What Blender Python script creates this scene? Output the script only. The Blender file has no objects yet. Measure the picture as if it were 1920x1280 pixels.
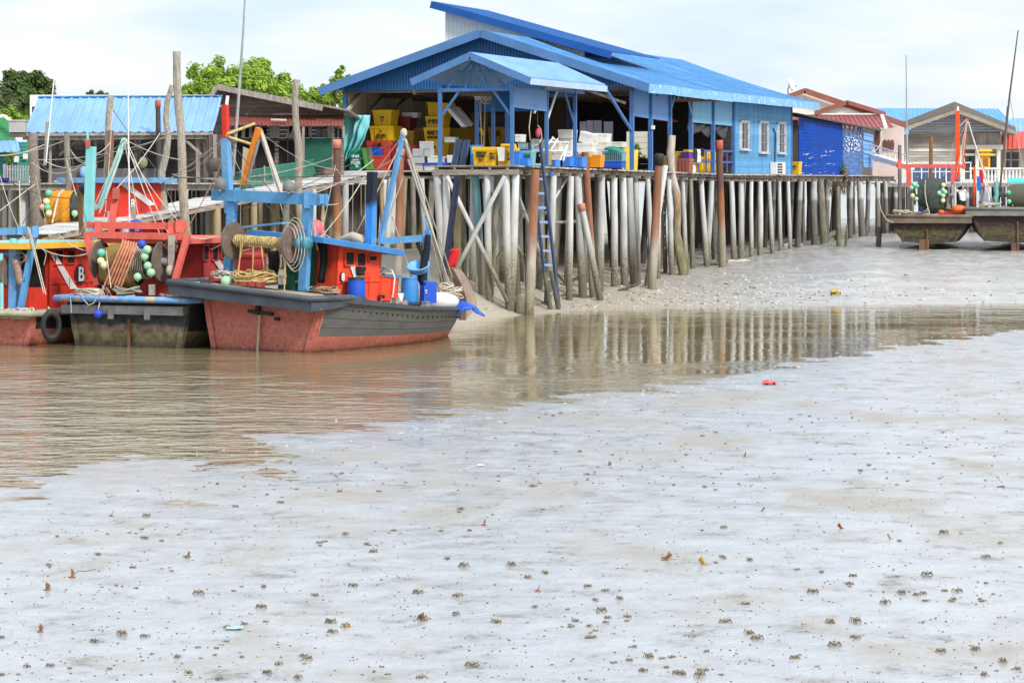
import bpy, bmesh, math, random
from mathutils import Vector, Matrix, noise
V = Vector
S = bpy.context.scene
COL = S.collection
rnd = random.Random(11)
# ------------------------------------------------------------------ camera
CZ, F, HX, HY = 4.95, 5333.3, 960.0, 340.0
cd = bpy.data.cameras.new('camera'); cam = bpy.data.objects.new('camera', cd); COL.objects.link(cam)
cd.sensor_width = 36; cd.lens = 100; cd.shift_y = -(640 - HY) / 1920.0
cd.clip_start = 1; cd.clip_end = 6000
cam.location = (0, 0, CZ); cam.rotation_euler = (math.radians(90), 0, 0)
S.camera = cam
# ------------------------------------------------------------------ sky and sun
SUN_EL, SUN_AZ = math.radians(38), math.radians(38)      # azimuth: to the right of straight behind the camera
w = bpy.data.worlds.new('World'); S.world = w; w.use_nodes = True
nt = w.node_tree; nt.nodes.clear()
def N(t, kind, **kw):
    n = t.nodes.new(kind)
    for k, v in kw.items():
        if k.startswith('i_'): n.inputs[k[2:].replace('_', ' ')].default_value = v
        else: setattr(n, k, v)
    return n
def L(t, a, b): t.links.new(a, b)
sky = N(nt, 'ShaderNodeTexSky'); sky.sky_type = 'NISHITA'; sky.sun_disc = False
sky.sun_elevation = SUN_EL; sky.sun_rotation = math.pi - SUN_AZ; sky.air_density = 1.0; sky.dust_density = 2.0
bg_sky = N(nt, 'ShaderNodeBackground'); bg_sky.inputs['Strength'].default_value = 0.09
L(nt, sky.outputs[0], bg_sky.inputs['Color'])
tc = N(nt, 'ShaderNodeTexCoord')
mp = N(nt, 'ShaderNodeMapping'); mp.inputs['Scale'].default_value = (5.0, 5.0, 22.0)
L(nt, tc.outputs['Generated'], mp.inputs['Vector'])
ns = N(nt, 'ShaderNodeTexNoise', i_Scale=1.6, i_Detail=6.0, i_Roughness=0.55)
L(nt, mp.outputs[0], ns.inputs['Vector'])
rp = N(nt, 'ShaderNodeValToRGB'); e = rp.color_ramp.elements
e[0].position = 0.38; e[0].color = (0.68, 0.82, 0.96, 1); e[1].position = 0.60; e[1].color = (0.93, 0.955, 0.975, 1)
L(nt, ns.outputs['Fac'], rp.inputs['Fac'])
# overcast: brighter overhead than at the horizon
sx = N(nt, 'ShaderNodeSeparateXYZ'); L(nt, tc.outputs['Generated'], sx.inputs[0])
mr = N(nt, 'ShaderNodeMapRange'); mr.inputs['From Min'].default_value = 0.06; mr.inputs['From Max'].default_value = 0.9
mr.inputs['To Min'].default_value = 0.93; mr.inputs['To Max'].default_value = 1.45
L(nt, sx.outputs['Z'], mr.inputs['Value'])
bg_cl = N(nt, 'ShaderNodeBackground'); L(nt, rp.outputs[0], bg_cl.inputs['Color']); L(nt, mr.outputs[0], bg_cl.inputs['Strength'])
mx = N(nt, 'ShaderNodeMixShader'); mx.inputs[0].default_value = 0.86
L(nt, bg_sky.outputs[0], mx.inputs[1]); L(nt, bg_cl.outputs[0], mx.inputs[2])
wo = N(nt, 'ShaderNodeOutputWorld'); L(nt, mx.outputs[0], wo.inputs[0])
sl = bpy.data.lights.new('sun', 'SUN'); so = bpy.data.objects.new('sun', sl); COL.objects.link(so)
sl.energy = 2.6; sl.angle = math.radians(10); sl.color = (1.0, 0.96, 0.9)
sd = V((math.sin(SUN_AZ) * math.cos(SUN_EL), -math.cos(SUN_AZ) * math.cos(SUN_EL), math.sin(SUN_EL)))
so.rotation_euler = sd.to_track_quat('Z', 'Y').to_euler(); so.location = (20, -20, 60)
S.view_settings.view_transform = 'Standard'; S.view_settings.look = 'None'
S.view_settings.exposure = 0.36; S.view_settings.gamma = 1.0
S.cycles.max_bounces = 6; S.cycles.diffuse_bounces = 3; S.cycles.glossy_bounces = 3
S.cycles.use_denoising = True
# ------------------------------------------------------------------ placing: real points on real planes
def P(px, py, Y): return V(((px - HX) / F * Y, Y, CZ + (HY - py) / F * Y))
def RP(px, py, pt, n):
    d = V(((px - HX) / F, 1.0, (HY - py) / F)); o = V((0, 0, CZ))
    return o + d * ((V(pt) - o).dot(V(n)) / d.dot(V(n)))
U2 = V((0.3329, 0.9430, 0)); V2 = V((-0.9430, 0.3329, 0)); O2 = V((0, 105.7, 0))
ZO = 0.35
def D(t, v, z): return O2 + U2 * t + V2 * v + V((0, 0, z - ZO))      # shed coordinates: along the side wall, leftwards, up
def PT(px, py, t): return RP(px, py, D(t, 0, 0), U2)
def PV(px, py, v): return RP(px, py, D(0, v, 0), V2)
# ------------------------------------------------------------------ mesh builder
class MB:
    def __init__(s, xf=None): s.v = []; s.f = []; s.m = []; s.s = []; s.xf = xf
    def add(s, vs, fs, mi=0, sm=False):
        b = len(s.v); s.v += [V(p) for p in vs]
        for f in fs: s.f.append([i + b for i in f]); s.m.append(mi); s.s.append(sm)
        return s
    def box(s, c, size, R=None, mi=0):
        hx, hy, hz = size[0] / 2, size[1] / 2, size[2] / 2
        if R is None: R = Matrix.Identity(3)
        elif isinstance(R, (int, float)): R = Matrix.Rotation(R, 3, 'Z')
        vs = [V(c) + R @ V((x * hx, y * hy, z * hz)) for x in (-1, 1) for y in (-1, 1) for z in (-1, 1)]
        return s.add(vs, [(0, 1, 3, 2), (4, 6, 7, 5), (0, 4, 5, 1), (2, 3, 7, 6), (0, 2, 6, 4), (1, 5, 7, 3)], mi)
    def bar(s, p0, p1, w, h=None, up=(0, 0, 1), mi=0, w1=None, h1=None):
        p0, p1 = V(p0), V(p1); h = h or w; d = (p1 - p0).normalized(); up = V(up)
        if abs(d.dot(up)) > 0.98: up = V((0, 1, 0))
        x = d.cross(up).normalized(); z = x.cross(d)
        w1 = w1 or w; h1 = h1 or h
        vs = [p0 + x * a * w / 2 + z * b * h / 2 for a, b in ((-1, -1), (1, -1), (1, 1), (-1, 1))]
        vs += [p1 + x * a * w1 / 2 + z * b * h1 / 2 for a, b in ((-1, -1), (1, -1), (1, 1), (-1, 1))]
        return s.add(vs, [(3, 2, 1, 0), (4, 5, 6, 7), (0, 1, 5, 4), (1, 2, 6, 5), (2, 3, 7, 6), (3, 0, 4, 7)], mi)
    def tube(s, pts, r, n=8, mi=0, cap=True, jit=0.0, sm=True):
        pts = [V(p) for p in pts]; k = len(pts)
        rs = r if isinstance(r, (list, tuple)) else [r] * k
        d = (pts[1] - pts[0]).normalized(); a = V((0, 0, 1)) if abs(d.z) < 0.9 else V((1, 0, 0))
        x = d.cross(a).normalized(); vs = []
        for i, p in enumerate(pts):
            dd = (pts[min(i + 1, k - 1)] - pts[max(i - 1, 0)]).normalized()
            x = (x - dd * x.dot(dd)).normalized(); y = dd.cross(x)
            for j in range(n):
                an = 2 * math.pi * j / n; q = rs[i] * (1 + (rnd.uniform(-jit, jit) if jit else 0))
                vs.append(p + (x * math.cos(an) + y * math.sin(an)) * q)
        fs = [(i * n + j, i * n + (j + 1) % n, (i + 1) * n + (j + 1) % n, (i + 1) * n + j) for i in range(k - 1) for j in range(n)]
        s.add(vs, fs, mi, sm)
        if cap: s.add(vs[:n], [tuple(range(n))[::-1]], mi); s.add(vs[-n:], [tuple(range(n))], mi)
        return s
    def rope(s, p0, p1, r=0.015, sag=0.0, n=5, k=10, mi=0):
        p0, p1 = V(p0), V(p1)
        pts = [p0.lerp(p1, i / k) - V((0, 0, sag * 4 * (i / k) * (1 - i / k))) for i in range(k + 1)] if sag else [p0, p1]
        return s.tube(pts, r, n, mi)
    def ball(s, c, r, n=10, sc=(1, 1, 1), mi=0, m=None):
        m = m or max(5, n * 2 // 3); vs = []
        for i in range(m + 1):
            th = math.pi * i / m
            for j in range(n):
                ph = 2 * math.pi * j / n
                vs.append(V(c) + V((r * sc[0] * math.sin(th) * math.cos(ph), r * sc[1] * math.sin(th) * math.sin(ph), r * sc[2] * math.cos(th))))
        return s.add(vs, [(i * n + j, (i + 1) * n + j, (i + 1) * n + (j + 1) % n, i * n + (j + 1) % n) for i in range(m) for j in range(n)], mi, True)
    def lathe(s, c, prof, n=16, axis=(0, 0, 1), mi=0, sm=True):
        ax = V(axis).normalized(); a = V((1, 0, 0)) if abs(ax.x) < 0.9 else V((0, 1, 0))
        x = ax.cross(a).normalized(); y = ax.cross(x); vs = []
        for r, h in prof:
            for j in range(n):
                an = 2 * math.pi * j / n
                vs.append(V(c) + ax * h + (x * math.cos(an) + y * math.sin(an)) * r)
        return s.add(vs, [(i * n + j, i * n + (j + 1) % n, (i + 1) * n + (j + 1) % n, (i + 1) * n + j) for i in range(len(prof) - 1) for j in range(n)], mi, sm)
    def slab(s, poly, th, mi=0):
        poly = [V(p) for p in poly]; th = V(th); k = len(poly)
        fs = [tuple(range(k)), tuple(range(2 * k - 1, k - 1, -1))] + [(i, i + k, (i + 1) % k + k, (i + 1) % k) for i in range(k)]
        return s.add(poly + [p + th for p in poly], fs, mi)
    def corr(s, a, b, c, d, pitch=0.2, depth=0.03, mi=0, thick=0.02, sag=0.0, seg=1):
        # ridged sheet, ridges run from edge a-b up to edge d-c
        a, b, c, d = V(a), V(b), V(c), V(d); n = max(2, int((b - a).length / pitch)); nn = (b - a).cross(d - a).normalized()
        prof = []
        for i in range(n):
            for q, h in ((0, 0), (0.55, 0), (0.65, 1), (0.9, 1)): prof.append(((i + q) / n, h * depth))
        prof.append((1.0, 0)); vs = []; m = len(prof)
        for off in (0, -thick):
            for j in range(seg + 1):
                g = j / seg
                for q, h in prof: vs.append(a.lerp(b, q).lerp(d.lerp(c, q), g) + nn * (h + off) - V((0, 0, sag * 4 * g * (1 - g))))
        fs = []
        R = (seg + 1) * m
        for j in range(seg):
            for i in range(m - 1):
                o = j * m + i
                fs.append((o, o + 1, o + m + 1, o + m)); fs.append((R + o, R + o + m, R + o + m + 1, R + o + 1))
        for i in range(m - 1):
            fs.append((i, R + i, R + i + 1, i + 1)); o = seg * m + i; fs.append((o, o + 1, R + o + 1, R + o))
        for e_ in (0, m - 1):
            for j in range(seg):
                o = j * m + e_; fs.append((o, o + m, R + o + m, R + o))
        return s.add(vs, fs, mi)
    def boards(s, a, b, c, d, n, th=0.03, gap=0.006, lap=0.012, mi=0, jit=0.0):
        # n boards running parallel to edge a-b, stacked from a-b up to d-c
        a, b, c, d = V(a), V(b), V(c), V(d); nn = (b - a).cross(d - a).normalized()
        hgt = (d - a).length
        for i in range(n):
            g0, g1 = i / n + gap / hgt / 2, (i + 1) / n - gap / hgt / 2
            j0, j1 = rnd.uniform(-jit, jit), rnd.uniform(-jit, jit)
            o0, o1 = nn * (lap + j0), nn * j1
            q = [a.lerp(d, g0) + o0, b.lerp(c, g0) + o0, b.lerp(c, g1) + o1, a.lerp(d, g1) + o1]
            s.slab([p - nn * th for p in q][::-1], nn * th, mi)
        return s
    def quad(s, a, b, c, d, mi=0): return s.add([a, b, c, d], [(0, 1, 2, 3)], mi)
    def build(s, name, mats, parent=None, loc=None):
        vs = [s.xf @ p for p in s.v] if s.xf is not None else s.v
        if not isinstance(mats, (list, tuple)): mats = [mats]
        if parent is not None: o0 = ORG[parent.name]
        elif loc is not None: o0 = V(loc)
        else:
            o0 = V(((min(p.x for p in vs) + max(p.x for p in vs)) / 2, (min(p.y for p in vs) + max(p.y for p in vs)) / 2, min(p.z for p in vs)))
        me = bpy.data.meshes.new(name); me.from_pydata([tuple(p - o0) for p in vs], [], s.f)
        for m in mats: me.materials.append(m)
        me.polygons.foreach_set('material_index', s.m); me.polygons.foreach_set('use_smooth', s.s); me.update()
        bm_ = bmesh.new(); bm_.from_mesh(me); bmesh.ops.recalc_face_normals(bm_, faces=bm_.faces); bm_.to_mesh(me); bm_.free()
        o = bpy.data.objects.new(name, me); COL.objects.link(o)
        if parent is None: o.location = o0
        else: o.parent = parent
        ORG[o.name] = o0
        return o
ORG = {}
def tag(o, label, cat, group=None):
    o['label'] = label; o['category'] = cat
    if group: o['group'] = group
    return o
def thing(name, label, cat, loc, group=None):
    o = bpy.data.objects.new(name, None); COL.objects.link(o); o.location = loc; o.empty_display_size = 0.2
    ORG[o.name] = V(loc); return tag(o, label, cat, group)
def kind(o, k): o['kind'] = k; return o
def dup(src, loc, rz=0.0, label=None, group=None, sc=None):
    r = src.copy(); COL.objects.link(r); r.location = loc; r.rotation_euler = (0, 0, rz)
    if sc: r.scale = sc
    if label: r['label'] = label
    if group: r['group'] = group
    for ch in list(src.children):
        c = ch.copy(); COL.objects.link(c); c.parent = r
        for g in ch.children:
            q = g.copy(); COL.objects.link(q); q.parent = c
    return r
def text(st, size, at, right, up, m, parent, name='lettering', bold=0.0, ext=0.006, align='CENTER'):
    cu = bpy.data.curves.new('t', 'FONT'); cu.body = st; cu.size = size; cu.extrude = ext; cu.offset = bold
    cu.align_x = align; cu.align_y = 'CENTER'
    t = bpy.data.objects.new('t', cu); COL.objects.link(t)
    me = bpy.data.meshes.new_from_object(t.evaluated_get(bpy.context.evaluated_depsgraph_get()))
    bpy.data.objects.remove(t); bpy.data.curves.remove(cu)
    right, up = V(right).normalized(), V(up).normalized(); nn = right.cross(up).normalized(); up = nn.cross(right)
    b = MB(); b.add([V(at) + right * p.co.x + up * p.co.y + nn * (p.co.z + ext) for p in me.vertices], [tuple(f.vertices) for f in me.polygons])
    bpy.data.meshes.remove(me)
    return b.build(name, m, parent)
# ------------------------------------------------------------------ materials
MATS = {}
def c4(c): return (c[0], c[1], c[2], 1)
def srgb(r, g, b):
    f = lambda x: (x / 255 / 12.92) if x / 255 <= 0.04045 else ((x / 255 + 0.055) / 1.055) ** 2.4
    return (f(r), f(g), f(b))
def mat(name, col, rough=0.6, var=0.2, scale=2.0, wear=None, wamt=0.4, wscale=5.0, bump=0.15, bscale=20.0, stretch=(1, 1, 1), metal=0.0, spec=0.4, coat=0.0, island=0.0, rot=None):
    if name in MATS: return MATS[name]
    m = bpy.data.materials.new(name); m.use_nodes = True; t = m.node_tree; b = t.nodes['Principled BSDF']
    g = N(t, 'ShaderNodeTexCoord'); oi = N(t, 'ShaderNodeObjectInfo'); ad = N(t, 'ShaderNodeVectorMath', operation='ADD')
    ml = N(t, 'ShaderNodeMath', operation='MULTIPLY'); ml.inputs[1].default_value = 57.0
    L(t, oi.outputs['Random'], ml.inputs[0]); L(t, g.outputs['Object'], ad.inputs[0]); L(t, ml.outputs[0], ad.inputs[1])
    mp = N(t, 'ShaderNodeMapping'); mp.inputs['Scale'].default_value = stretch
    if rot is not None:
        m0 = N(t, 'ShaderNodeMapping'); m0.inputs['Rotation'].default_value = (0, 0, rot); L(t, ad.outputs[0], m0.inputs[0]); L(t, m0.outputs[0], mp.inputs[0])
    else: L(t, ad.outputs[0], mp.inputs[0])
    n1 = N(t, 'ShaderNodeTexNoise', i_Scale=scale, i_Detail=7.0, i_Roughness=0.62); L(t, mp.outputs[0], n1.inputs['Vector'])
    r1 = N(t, 'ShaderNodeValToRGB'); e = r1.color_ramp.elements
    e[0].position = 0.3; e[1].position = 0.7
    e[0].color = c4([max(0, x * (1 - var)) for x in col]); e[1].color = c4([min(1, x * (1 + var)) for x in col])
    L(t, n1.outputs['Fac'], r1.inputs[0]); out = r1.outputs[0]
    if island:
        gi = N(t, 'ShaderNodeNewGeometry'); hv = N(t, 'ShaderNodeMapRange')
        hv.inputs['To Min'].default_value = 1 - island; hv.inputs['To Max'].default_value = 1 + island
        L(t, gi.outputs['Random Per Island'], hv.inputs['Value'])
        mm = N(t, 'ShaderNodeVectorMath', operation='SCALE'); L(t, out, mm.inputs[0]); L(t, hv.outputs[0], mm.inputs['Scale']); out = mm.outputs[0]
    if wear is not None:
        n2 = N(t, 'ShaderNodeTexNoise', i_Scale=wscale, i_Detail=9.0, i_Roughness=0.7); L(t, mp.outputs[0], n2.inputs['Vector'])
        r2 = N(t, 'ShaderNodeMapRange'); r2.inputs['From Min'].default_value = 0.72 - 0.4 * wamt; r2.inputs['From Max'].default_value = 0.80 - 0.4 * wamt
        L(t, n2.outputs['Fac'], r2.inputs['Value'])
        mx = N(t, 'ShaderNodeMix', data_type='RGBA'); L(t, r2.outputs[0], mx.inputs[0]); L(t, out, mx.inputs[6]); mx.inputs[7].default_value = c4(wear); out = mx.outputs[2]
    L(t, out, b.inputs['Base Color'])
    b.inputs['Roughness'].default_value = rough; b.inputs['Metallic'].default_value = metal
    b.inputs['Specular IOR Level'].default_value = spec; b.inputs['Coat Weight'].default_value = coat
    if bump:
        n3 = N(t, 'ShaderNodeTexNoise', i_Scale=bscale, i_Detail=5.0); L(t, mp.outputs[0], n3.inputs['Vector'])
        bp = N(t, 'ShaderNodeBump'); bp.inputs['Strength'].default_value = bump; bp.inputs['Distance'].default_value = 0.05
        L(t, n3.outputs['Fac'], bp.inputs['Height']); L(t, bp.outputs[0], b.inputs['Normal'])
    MATS[name] = m; return m
def matz(name, stops, rough=0.7, fuzz=0.5, scale=3.0, var=0.25, bump=0.3, bscale=14.0, z0=0.0, z1=10.0, spots=None, stretch=(1, 1, 0.3)):
    # paint and tide stains in bands of height, ragged edges
    if name in MATS: return MATS[name]
    m = bpy.data.materials.new(name); m.use_nodes = True; t = m.node_tree; b = t.nodes['Principled BSDF']
    g = N(t, 'ShaderNodeNewGeometry'); sx = N(t, 'ShaderNodeSeparateXYZ'); L(t, g.outputs['Position'], sx.inputs[0])
    mp = N(t, 'ShaderNodeMapping'); mp.inputs['Scale'].default_value = stretch; L(t, g.outputs['Position'], mp.inputs[0])
    n1 = N(t, 'ShaderNodeTexNoise', i_Scale=scale, i_Detail=8.0, i_Roughness=0.65); L(t, mp.outputs[0], n1.inputs['Vector'])
    a = N(t, 'ShaderNodeMath', operation='MULTIPLY_ADD'); a.inputs[1].default_value = fuzz * 2; a.inputs[2].default_value = -fuzz
    L(t, n1.outputs['Fac'], a.inputs[0]); ad = N(t, 'ShaderNodeMath', operation='ADD'); L(t, sx.outputs['Z'], ad.inputs[0]); L(t, a.outputs[0], ad.inputs[1])
    mr = N(t, 'ShaderNodeMapRange'); mr.inputs['From Min'].default_value = z0; mr.inputs['From Max'].default_value = z1; L(t, ad.outputs[0], mr.inputs['Value'])
    rp = N(t, 'ShaderNodeValToRGB'); rp.color_ramp.elements.remove(rp.color_ramp.elements[1])
    for i, (z, c) in enumerate(stops):
        el = rp.color_ramp.elements[0] if i == 0 else rp.color_ramp.elements.new((z - z0) / (z1 - z0))
        el.position = (z - z0) / (z1 - z0); el.color = c4(c)
    L(t, mr.outputs[0], rp.inputs[0])
    n2 = N(t, 'ShaderNodeTexNoise', i_Scale=scale * 3, i_Detail=6.0); L(t, mp.outputs[0], n2.inputs['Vector'])
    h = N(t, 'ShaderNodeMapRange'); h.inputs['From Min'].default_value = 0.3; h.inputs['From Max'].default_value = 0.7
    h.inputs['To Min'].default_value = 1 - var; h.inputs['To Max'].default_value = 1 + var; L(t, n2.outputs['Fac'], h.inputs['Value'])
    sc = N(t, 'ShaderNodeVectorMath', operation='SCALE'); L(t, rp.outputs[0], sc.inputs[0]); L(t, h.outputs[0], sc.inputs['Scale']); out = sc.outputs[0]
    oi = N(t, 'ShaderNodeObjectInfo'); hv = N(t, 'ShaderNodeMapRange'); hv.inputs['To Min'].default_value = 0.85; hv.inputs['To Max'].default_value = 1.12
    L(t, oi.outputs['Random'], hv.inputs['Value']); s2 = N(t, 'ShaderNodeVectorMath', operation='SCALE'); L(t, out, s2.inputs[0]); L(t, hv.outputs[0], s2.inputs['Scale']); out = s2.outputs[0]
    if spots:
        vo = N(t, 'ShaderNodeTexNoise', i_Scale=16.0, i_Detail=4.0, i_Roughness=0.7); L(t, g.outputs['Position'], vo.inputs['Vector'])
        zr = N(t, 'ShaderNodeMapRange'); zr.inputs['From Min'].default_value = spots[0]; zr.inputs['From Max'].default_value = spots[1]
        zr.inputs['To Min'].default_value = 0.16; zr.inputs['To Max'].default_value = -0.15; L(t, sx.outputs['Z'], zr.inputs['Value'])
        q = N(t, 'ShaderNodeMath', operation='ADD'); L(t, vo.outputs['Fac'], q.inputs[0]); L(t, zr.outputs[0], q.inputs[1])
        qr = N(t, 'ShaderNodeMapRange'); qr.inputs['From Min'].default_value = 0.62; qr.inputs['From Max'].default_value = 0.72; L(t, q.outputs[0], qr.inputs['Value'])
        mx = N(t, 'ShaderNodeMix', data_type='RGBA'); L(t, qr.outputs[0], mx.inputs[0]); L(t, out, mx.inputs[6]); mx.inputs[7].default_value = c4(spots[2]); out = mx.outputs[2]
    L(t, out, b.inputs['Base Color']); b.inputs['Roughness'].default_value = rough; b.inputs['Specular IOR Level'].default_value = 0.35
    n3 = N(t, 'ShaderNodeTexNoise', i_Scale=bscale, i_Detail=5.0); L(t, mp.outputs[0], n3.inputs['Vector'])
    bp = N(t, 'ShaderNodeBump'); bp.inputs['Strength'].default_value = bump; bp.inputs['Distance'].default_value = 0.05
    L(t, n3.outputs['Fac'], bp.inputs['Height']); L(t, bp.outputs[0], b.inputs['Normal'])
    MATS[name] = m; return m
GREYWOOD = (0.30, 0.27, 0.235)
M_wood = mat('weathered_grey_wood', GREYWOOD, 0.85, 0.45, 1.5, (0.12, 0.10, 0.08), 0.35, 3.0, 0.5, 12, (6, 6, 0.8), island=0.25)
M_woodx = mat('weathered_board_wood', (0.29, 0.25, 0.215), 0.85, 0.4, 1.5, (0.11, 0.09, 0.075), 0.35, 2.0, 0.5, 10, (0.8, 0.8, 7), island=0.3)
M_wooddk = mat('dark_wood', (0.10, 0.08, 0.065), 0.85, 0.4, 1.5, (0.2, 0.17, 0.14), 0.2, 3.0, 0.4, 10, (5, 5, 0.8), island=0.25)
M_deckw = mat('bleached_deck_wood', (0.42, 0.38, 0.34), 0.85, 0.3, 2.0, (0.16, 0.13, 0.11), 0.35, 3.0, 0.4, 14, island=0.25)
M_blue = mat('blue_painted_timber', srgb(66, 112, 168), 0.5, 0.18, 1.2, srgb(40, 60, 110), 0.22, 4.0, 0.12)
M_roof = mat('blue_roof_sheet', srgb(72, 128, 178), 0.6, 0.26, 1.1, srgb(124, 164, 196), 0.42, 1.6, 0.1, 6, (1.6, .22, .22), spec=.2, rot=-1.2315)
M_roofl = mat('light_blue_roof_sheet', srgb(124, 162, 206), 0.6, 0.16, 0.9, srgb(98, 138, 188), 0.3, 2.5, 0.08, 6, (1.5, .3, .3), spec=.2)
M_roofd = mat('deep_blue_roof_sheet', srgb(34, 84, 146), 0.6, 0.16, 0.6, srgb(60,112,170), .2, 2.0, bump=0.08, bscale=6, spec=.2)
M_fascia = mat('blue_fascia_board', srgb(76, 118, 168), 0.5, 0.16, 1.0, srgb(130, 156, 186), 0.25, 3.5, 0.1)
M_corrb = mat('blue_gable_sheet', srgb(30, 92, 150), 0.5, 0.12, 0.8, bump=0.06)
M_panel = mat('pale_blue_panel', srgb(100, 142, 196), 0.6, 0.14, 1.4, srgb(70, 110, 185), 0.2, 2.0, 0.05, 10, (4, 4, 0.5))
M_panelg = mat('light_blue_panel', srgb(116, 176, 208), 0.6, 0.14, 1.4, srgb(80, 150, 205), 0.2, 2.0, 0.05, 10, (4, 4, 0.5))
M_siding = mat('sky_blue_siding', srgb(86, 150, 194), 0.6, 0.24, 1.0, srgb(46, 92, 134), 0.34, 3.0, 0.15, 10, (3, 3, .5), island=0.14)
M_white = mat('white_paint', (0.75, 0.74, 0.72), 0.6, 0.1, 2.0, (0.4, 0.37, 0.33), 0.18, 4.0, 0.1)
M_black = mat('black_paint', (0.02, 0.02, 0.022), 0.55, 0.3, 2.0, (0.09, 0.085, 0.08), 0.25, 4.0, 0.1)
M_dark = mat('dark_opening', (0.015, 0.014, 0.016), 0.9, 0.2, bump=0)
M_glass = mat('dim_glass', (0.03, 0.04, 0.05), 0.12, 0.2, bump=0, spec=0.5)
M_rope = mat('pale_rope', (0.55, 0.49, 0.39), 0.9, 0.25, 6.0, bump=0.4, bscale=60)
M_ropey = mat('yellow_rope', (0.58, 0.42, 0.17), 0.9, 0.3, 6.0, (0.35, 0.24, 0.1), 0.3, 8.0, 0.5, 50)
M_ropeb = mat('dark_rope', (0.10, 0.09, 0.085), 0.9, 0.2, 6.0)
M_rust = mat('rusty_steel', (0.17, 0.075, 0.045), 0.85, 0.4, 2.5, (0.08, 0.04, 0.03), 0.3, 4.0, 0.3)
M_steel = mat('grey_steel', (0.35, 0.35, 0.35), 0.5, 0.2, 2.0, (0.16, 0.1, 0.07), 0.2, 5.0, 0.1, metal=0.3)
M_skin = mat('tanned_skin', (0.36, 0.19, 0.11), 0.55, 0.1, 3.0, bump=0.02)
M_hair = mat('black_hair', (0.012, 0.010, 0.010), 0.7, 0.2, 9.0, bump=0.5, bscale=60)
# ================================================================== ground and water
def G(px, py, z=0.0): return P(px, py, (CZ - z) * F / (py - HY))
_ns = [G(*q) for q in ((2600, 560), (1920, 620), (1500, 680), (1200, 735), (950, 770), (700, 805), (560, 830), (400, 856), (250, 880), (100, 912), (0, 935), (-300, 990))]
NS = sorted((p.y, p.x) for p in _ns); NS = [(20, NS[0][1] - 2.0)] + NS + [(150, 60)]
FS = [(-200, 108), (-30, 105), (-12, 104), (-5, 102), (-1.8, 100.0), (-0.4, 104.0), (0.9, 106.4), (3.1, 109.6), (8.8, 112.3), (14.7, 114.3), (22.3, 116), (60, 121), (300, 150)]
def interp(tab, x):
    if x <= tab[0][0]: return tab[0][1]
    for (a, b), (c, d) in zip(tab, tab[1:]):
        if x <= c: return b + (d - b) * (x - a) / (c - a)
    return tab[-1][1]
def zfar(x, y):
    d = y - interp(FS, x)
    if d < 0: return d * 0.12
    z = 2.2 * (1 - math.exp(-d / (9.0 + 19.0 * min(1, max(0, (x + 3) / 9)))))
    if d < 90:
        z += (0.10 * noise.noise((x * 0.35, y * 0.35, 1)) + 0.05 * noise.noise((x * 1.3, y * 1.0, 5)) + 0.025 * noise.noise((x * 4, y * 3, 9))) * min(1, d / 3)
    return z
def znear(x, y):
    d = (x - interp(NS, y)) * 0.85
    k = 0.005 if y < 58 else (0.005 + 0.006 * min(1, (y - 58) / 10))
    z = k * d if d < 6 else k * 6 + 0.011 * min(d - 6, 8) + 0.004 * max(0, d - 14)
    z = max(z, -0.5)
    z += 0.008 * abs(noise.noise((x * 2.2 + y * .4, y * 1.7, 12))) + 0.020 * noise.noise((x * 0.35 + y * 0.2, y * 0.22, 3)) + 0.010 * noise.noise((x * 1.1 + y * 0.5, y * 1.0, 7)) + 0.005 * noise.noise((x * 4, y * 4, 2)) + 0.004 * noise.noise((x * 9, y * 9, 4))
    return z
def grid(xs, ys, zf):
    b = MB(); n = len(xs)
    vs = [(x, y, zf(x, y)) for y in ys for x in xs]
    fs = [(j * n + i, j * n + i + 1, (j + 1) * n + i + 1, (j + 1) * n + i) for j in range(len(ys) - 1) for i in range(n - 1)]
    return b.add(vs, fs, 0, True)
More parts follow.
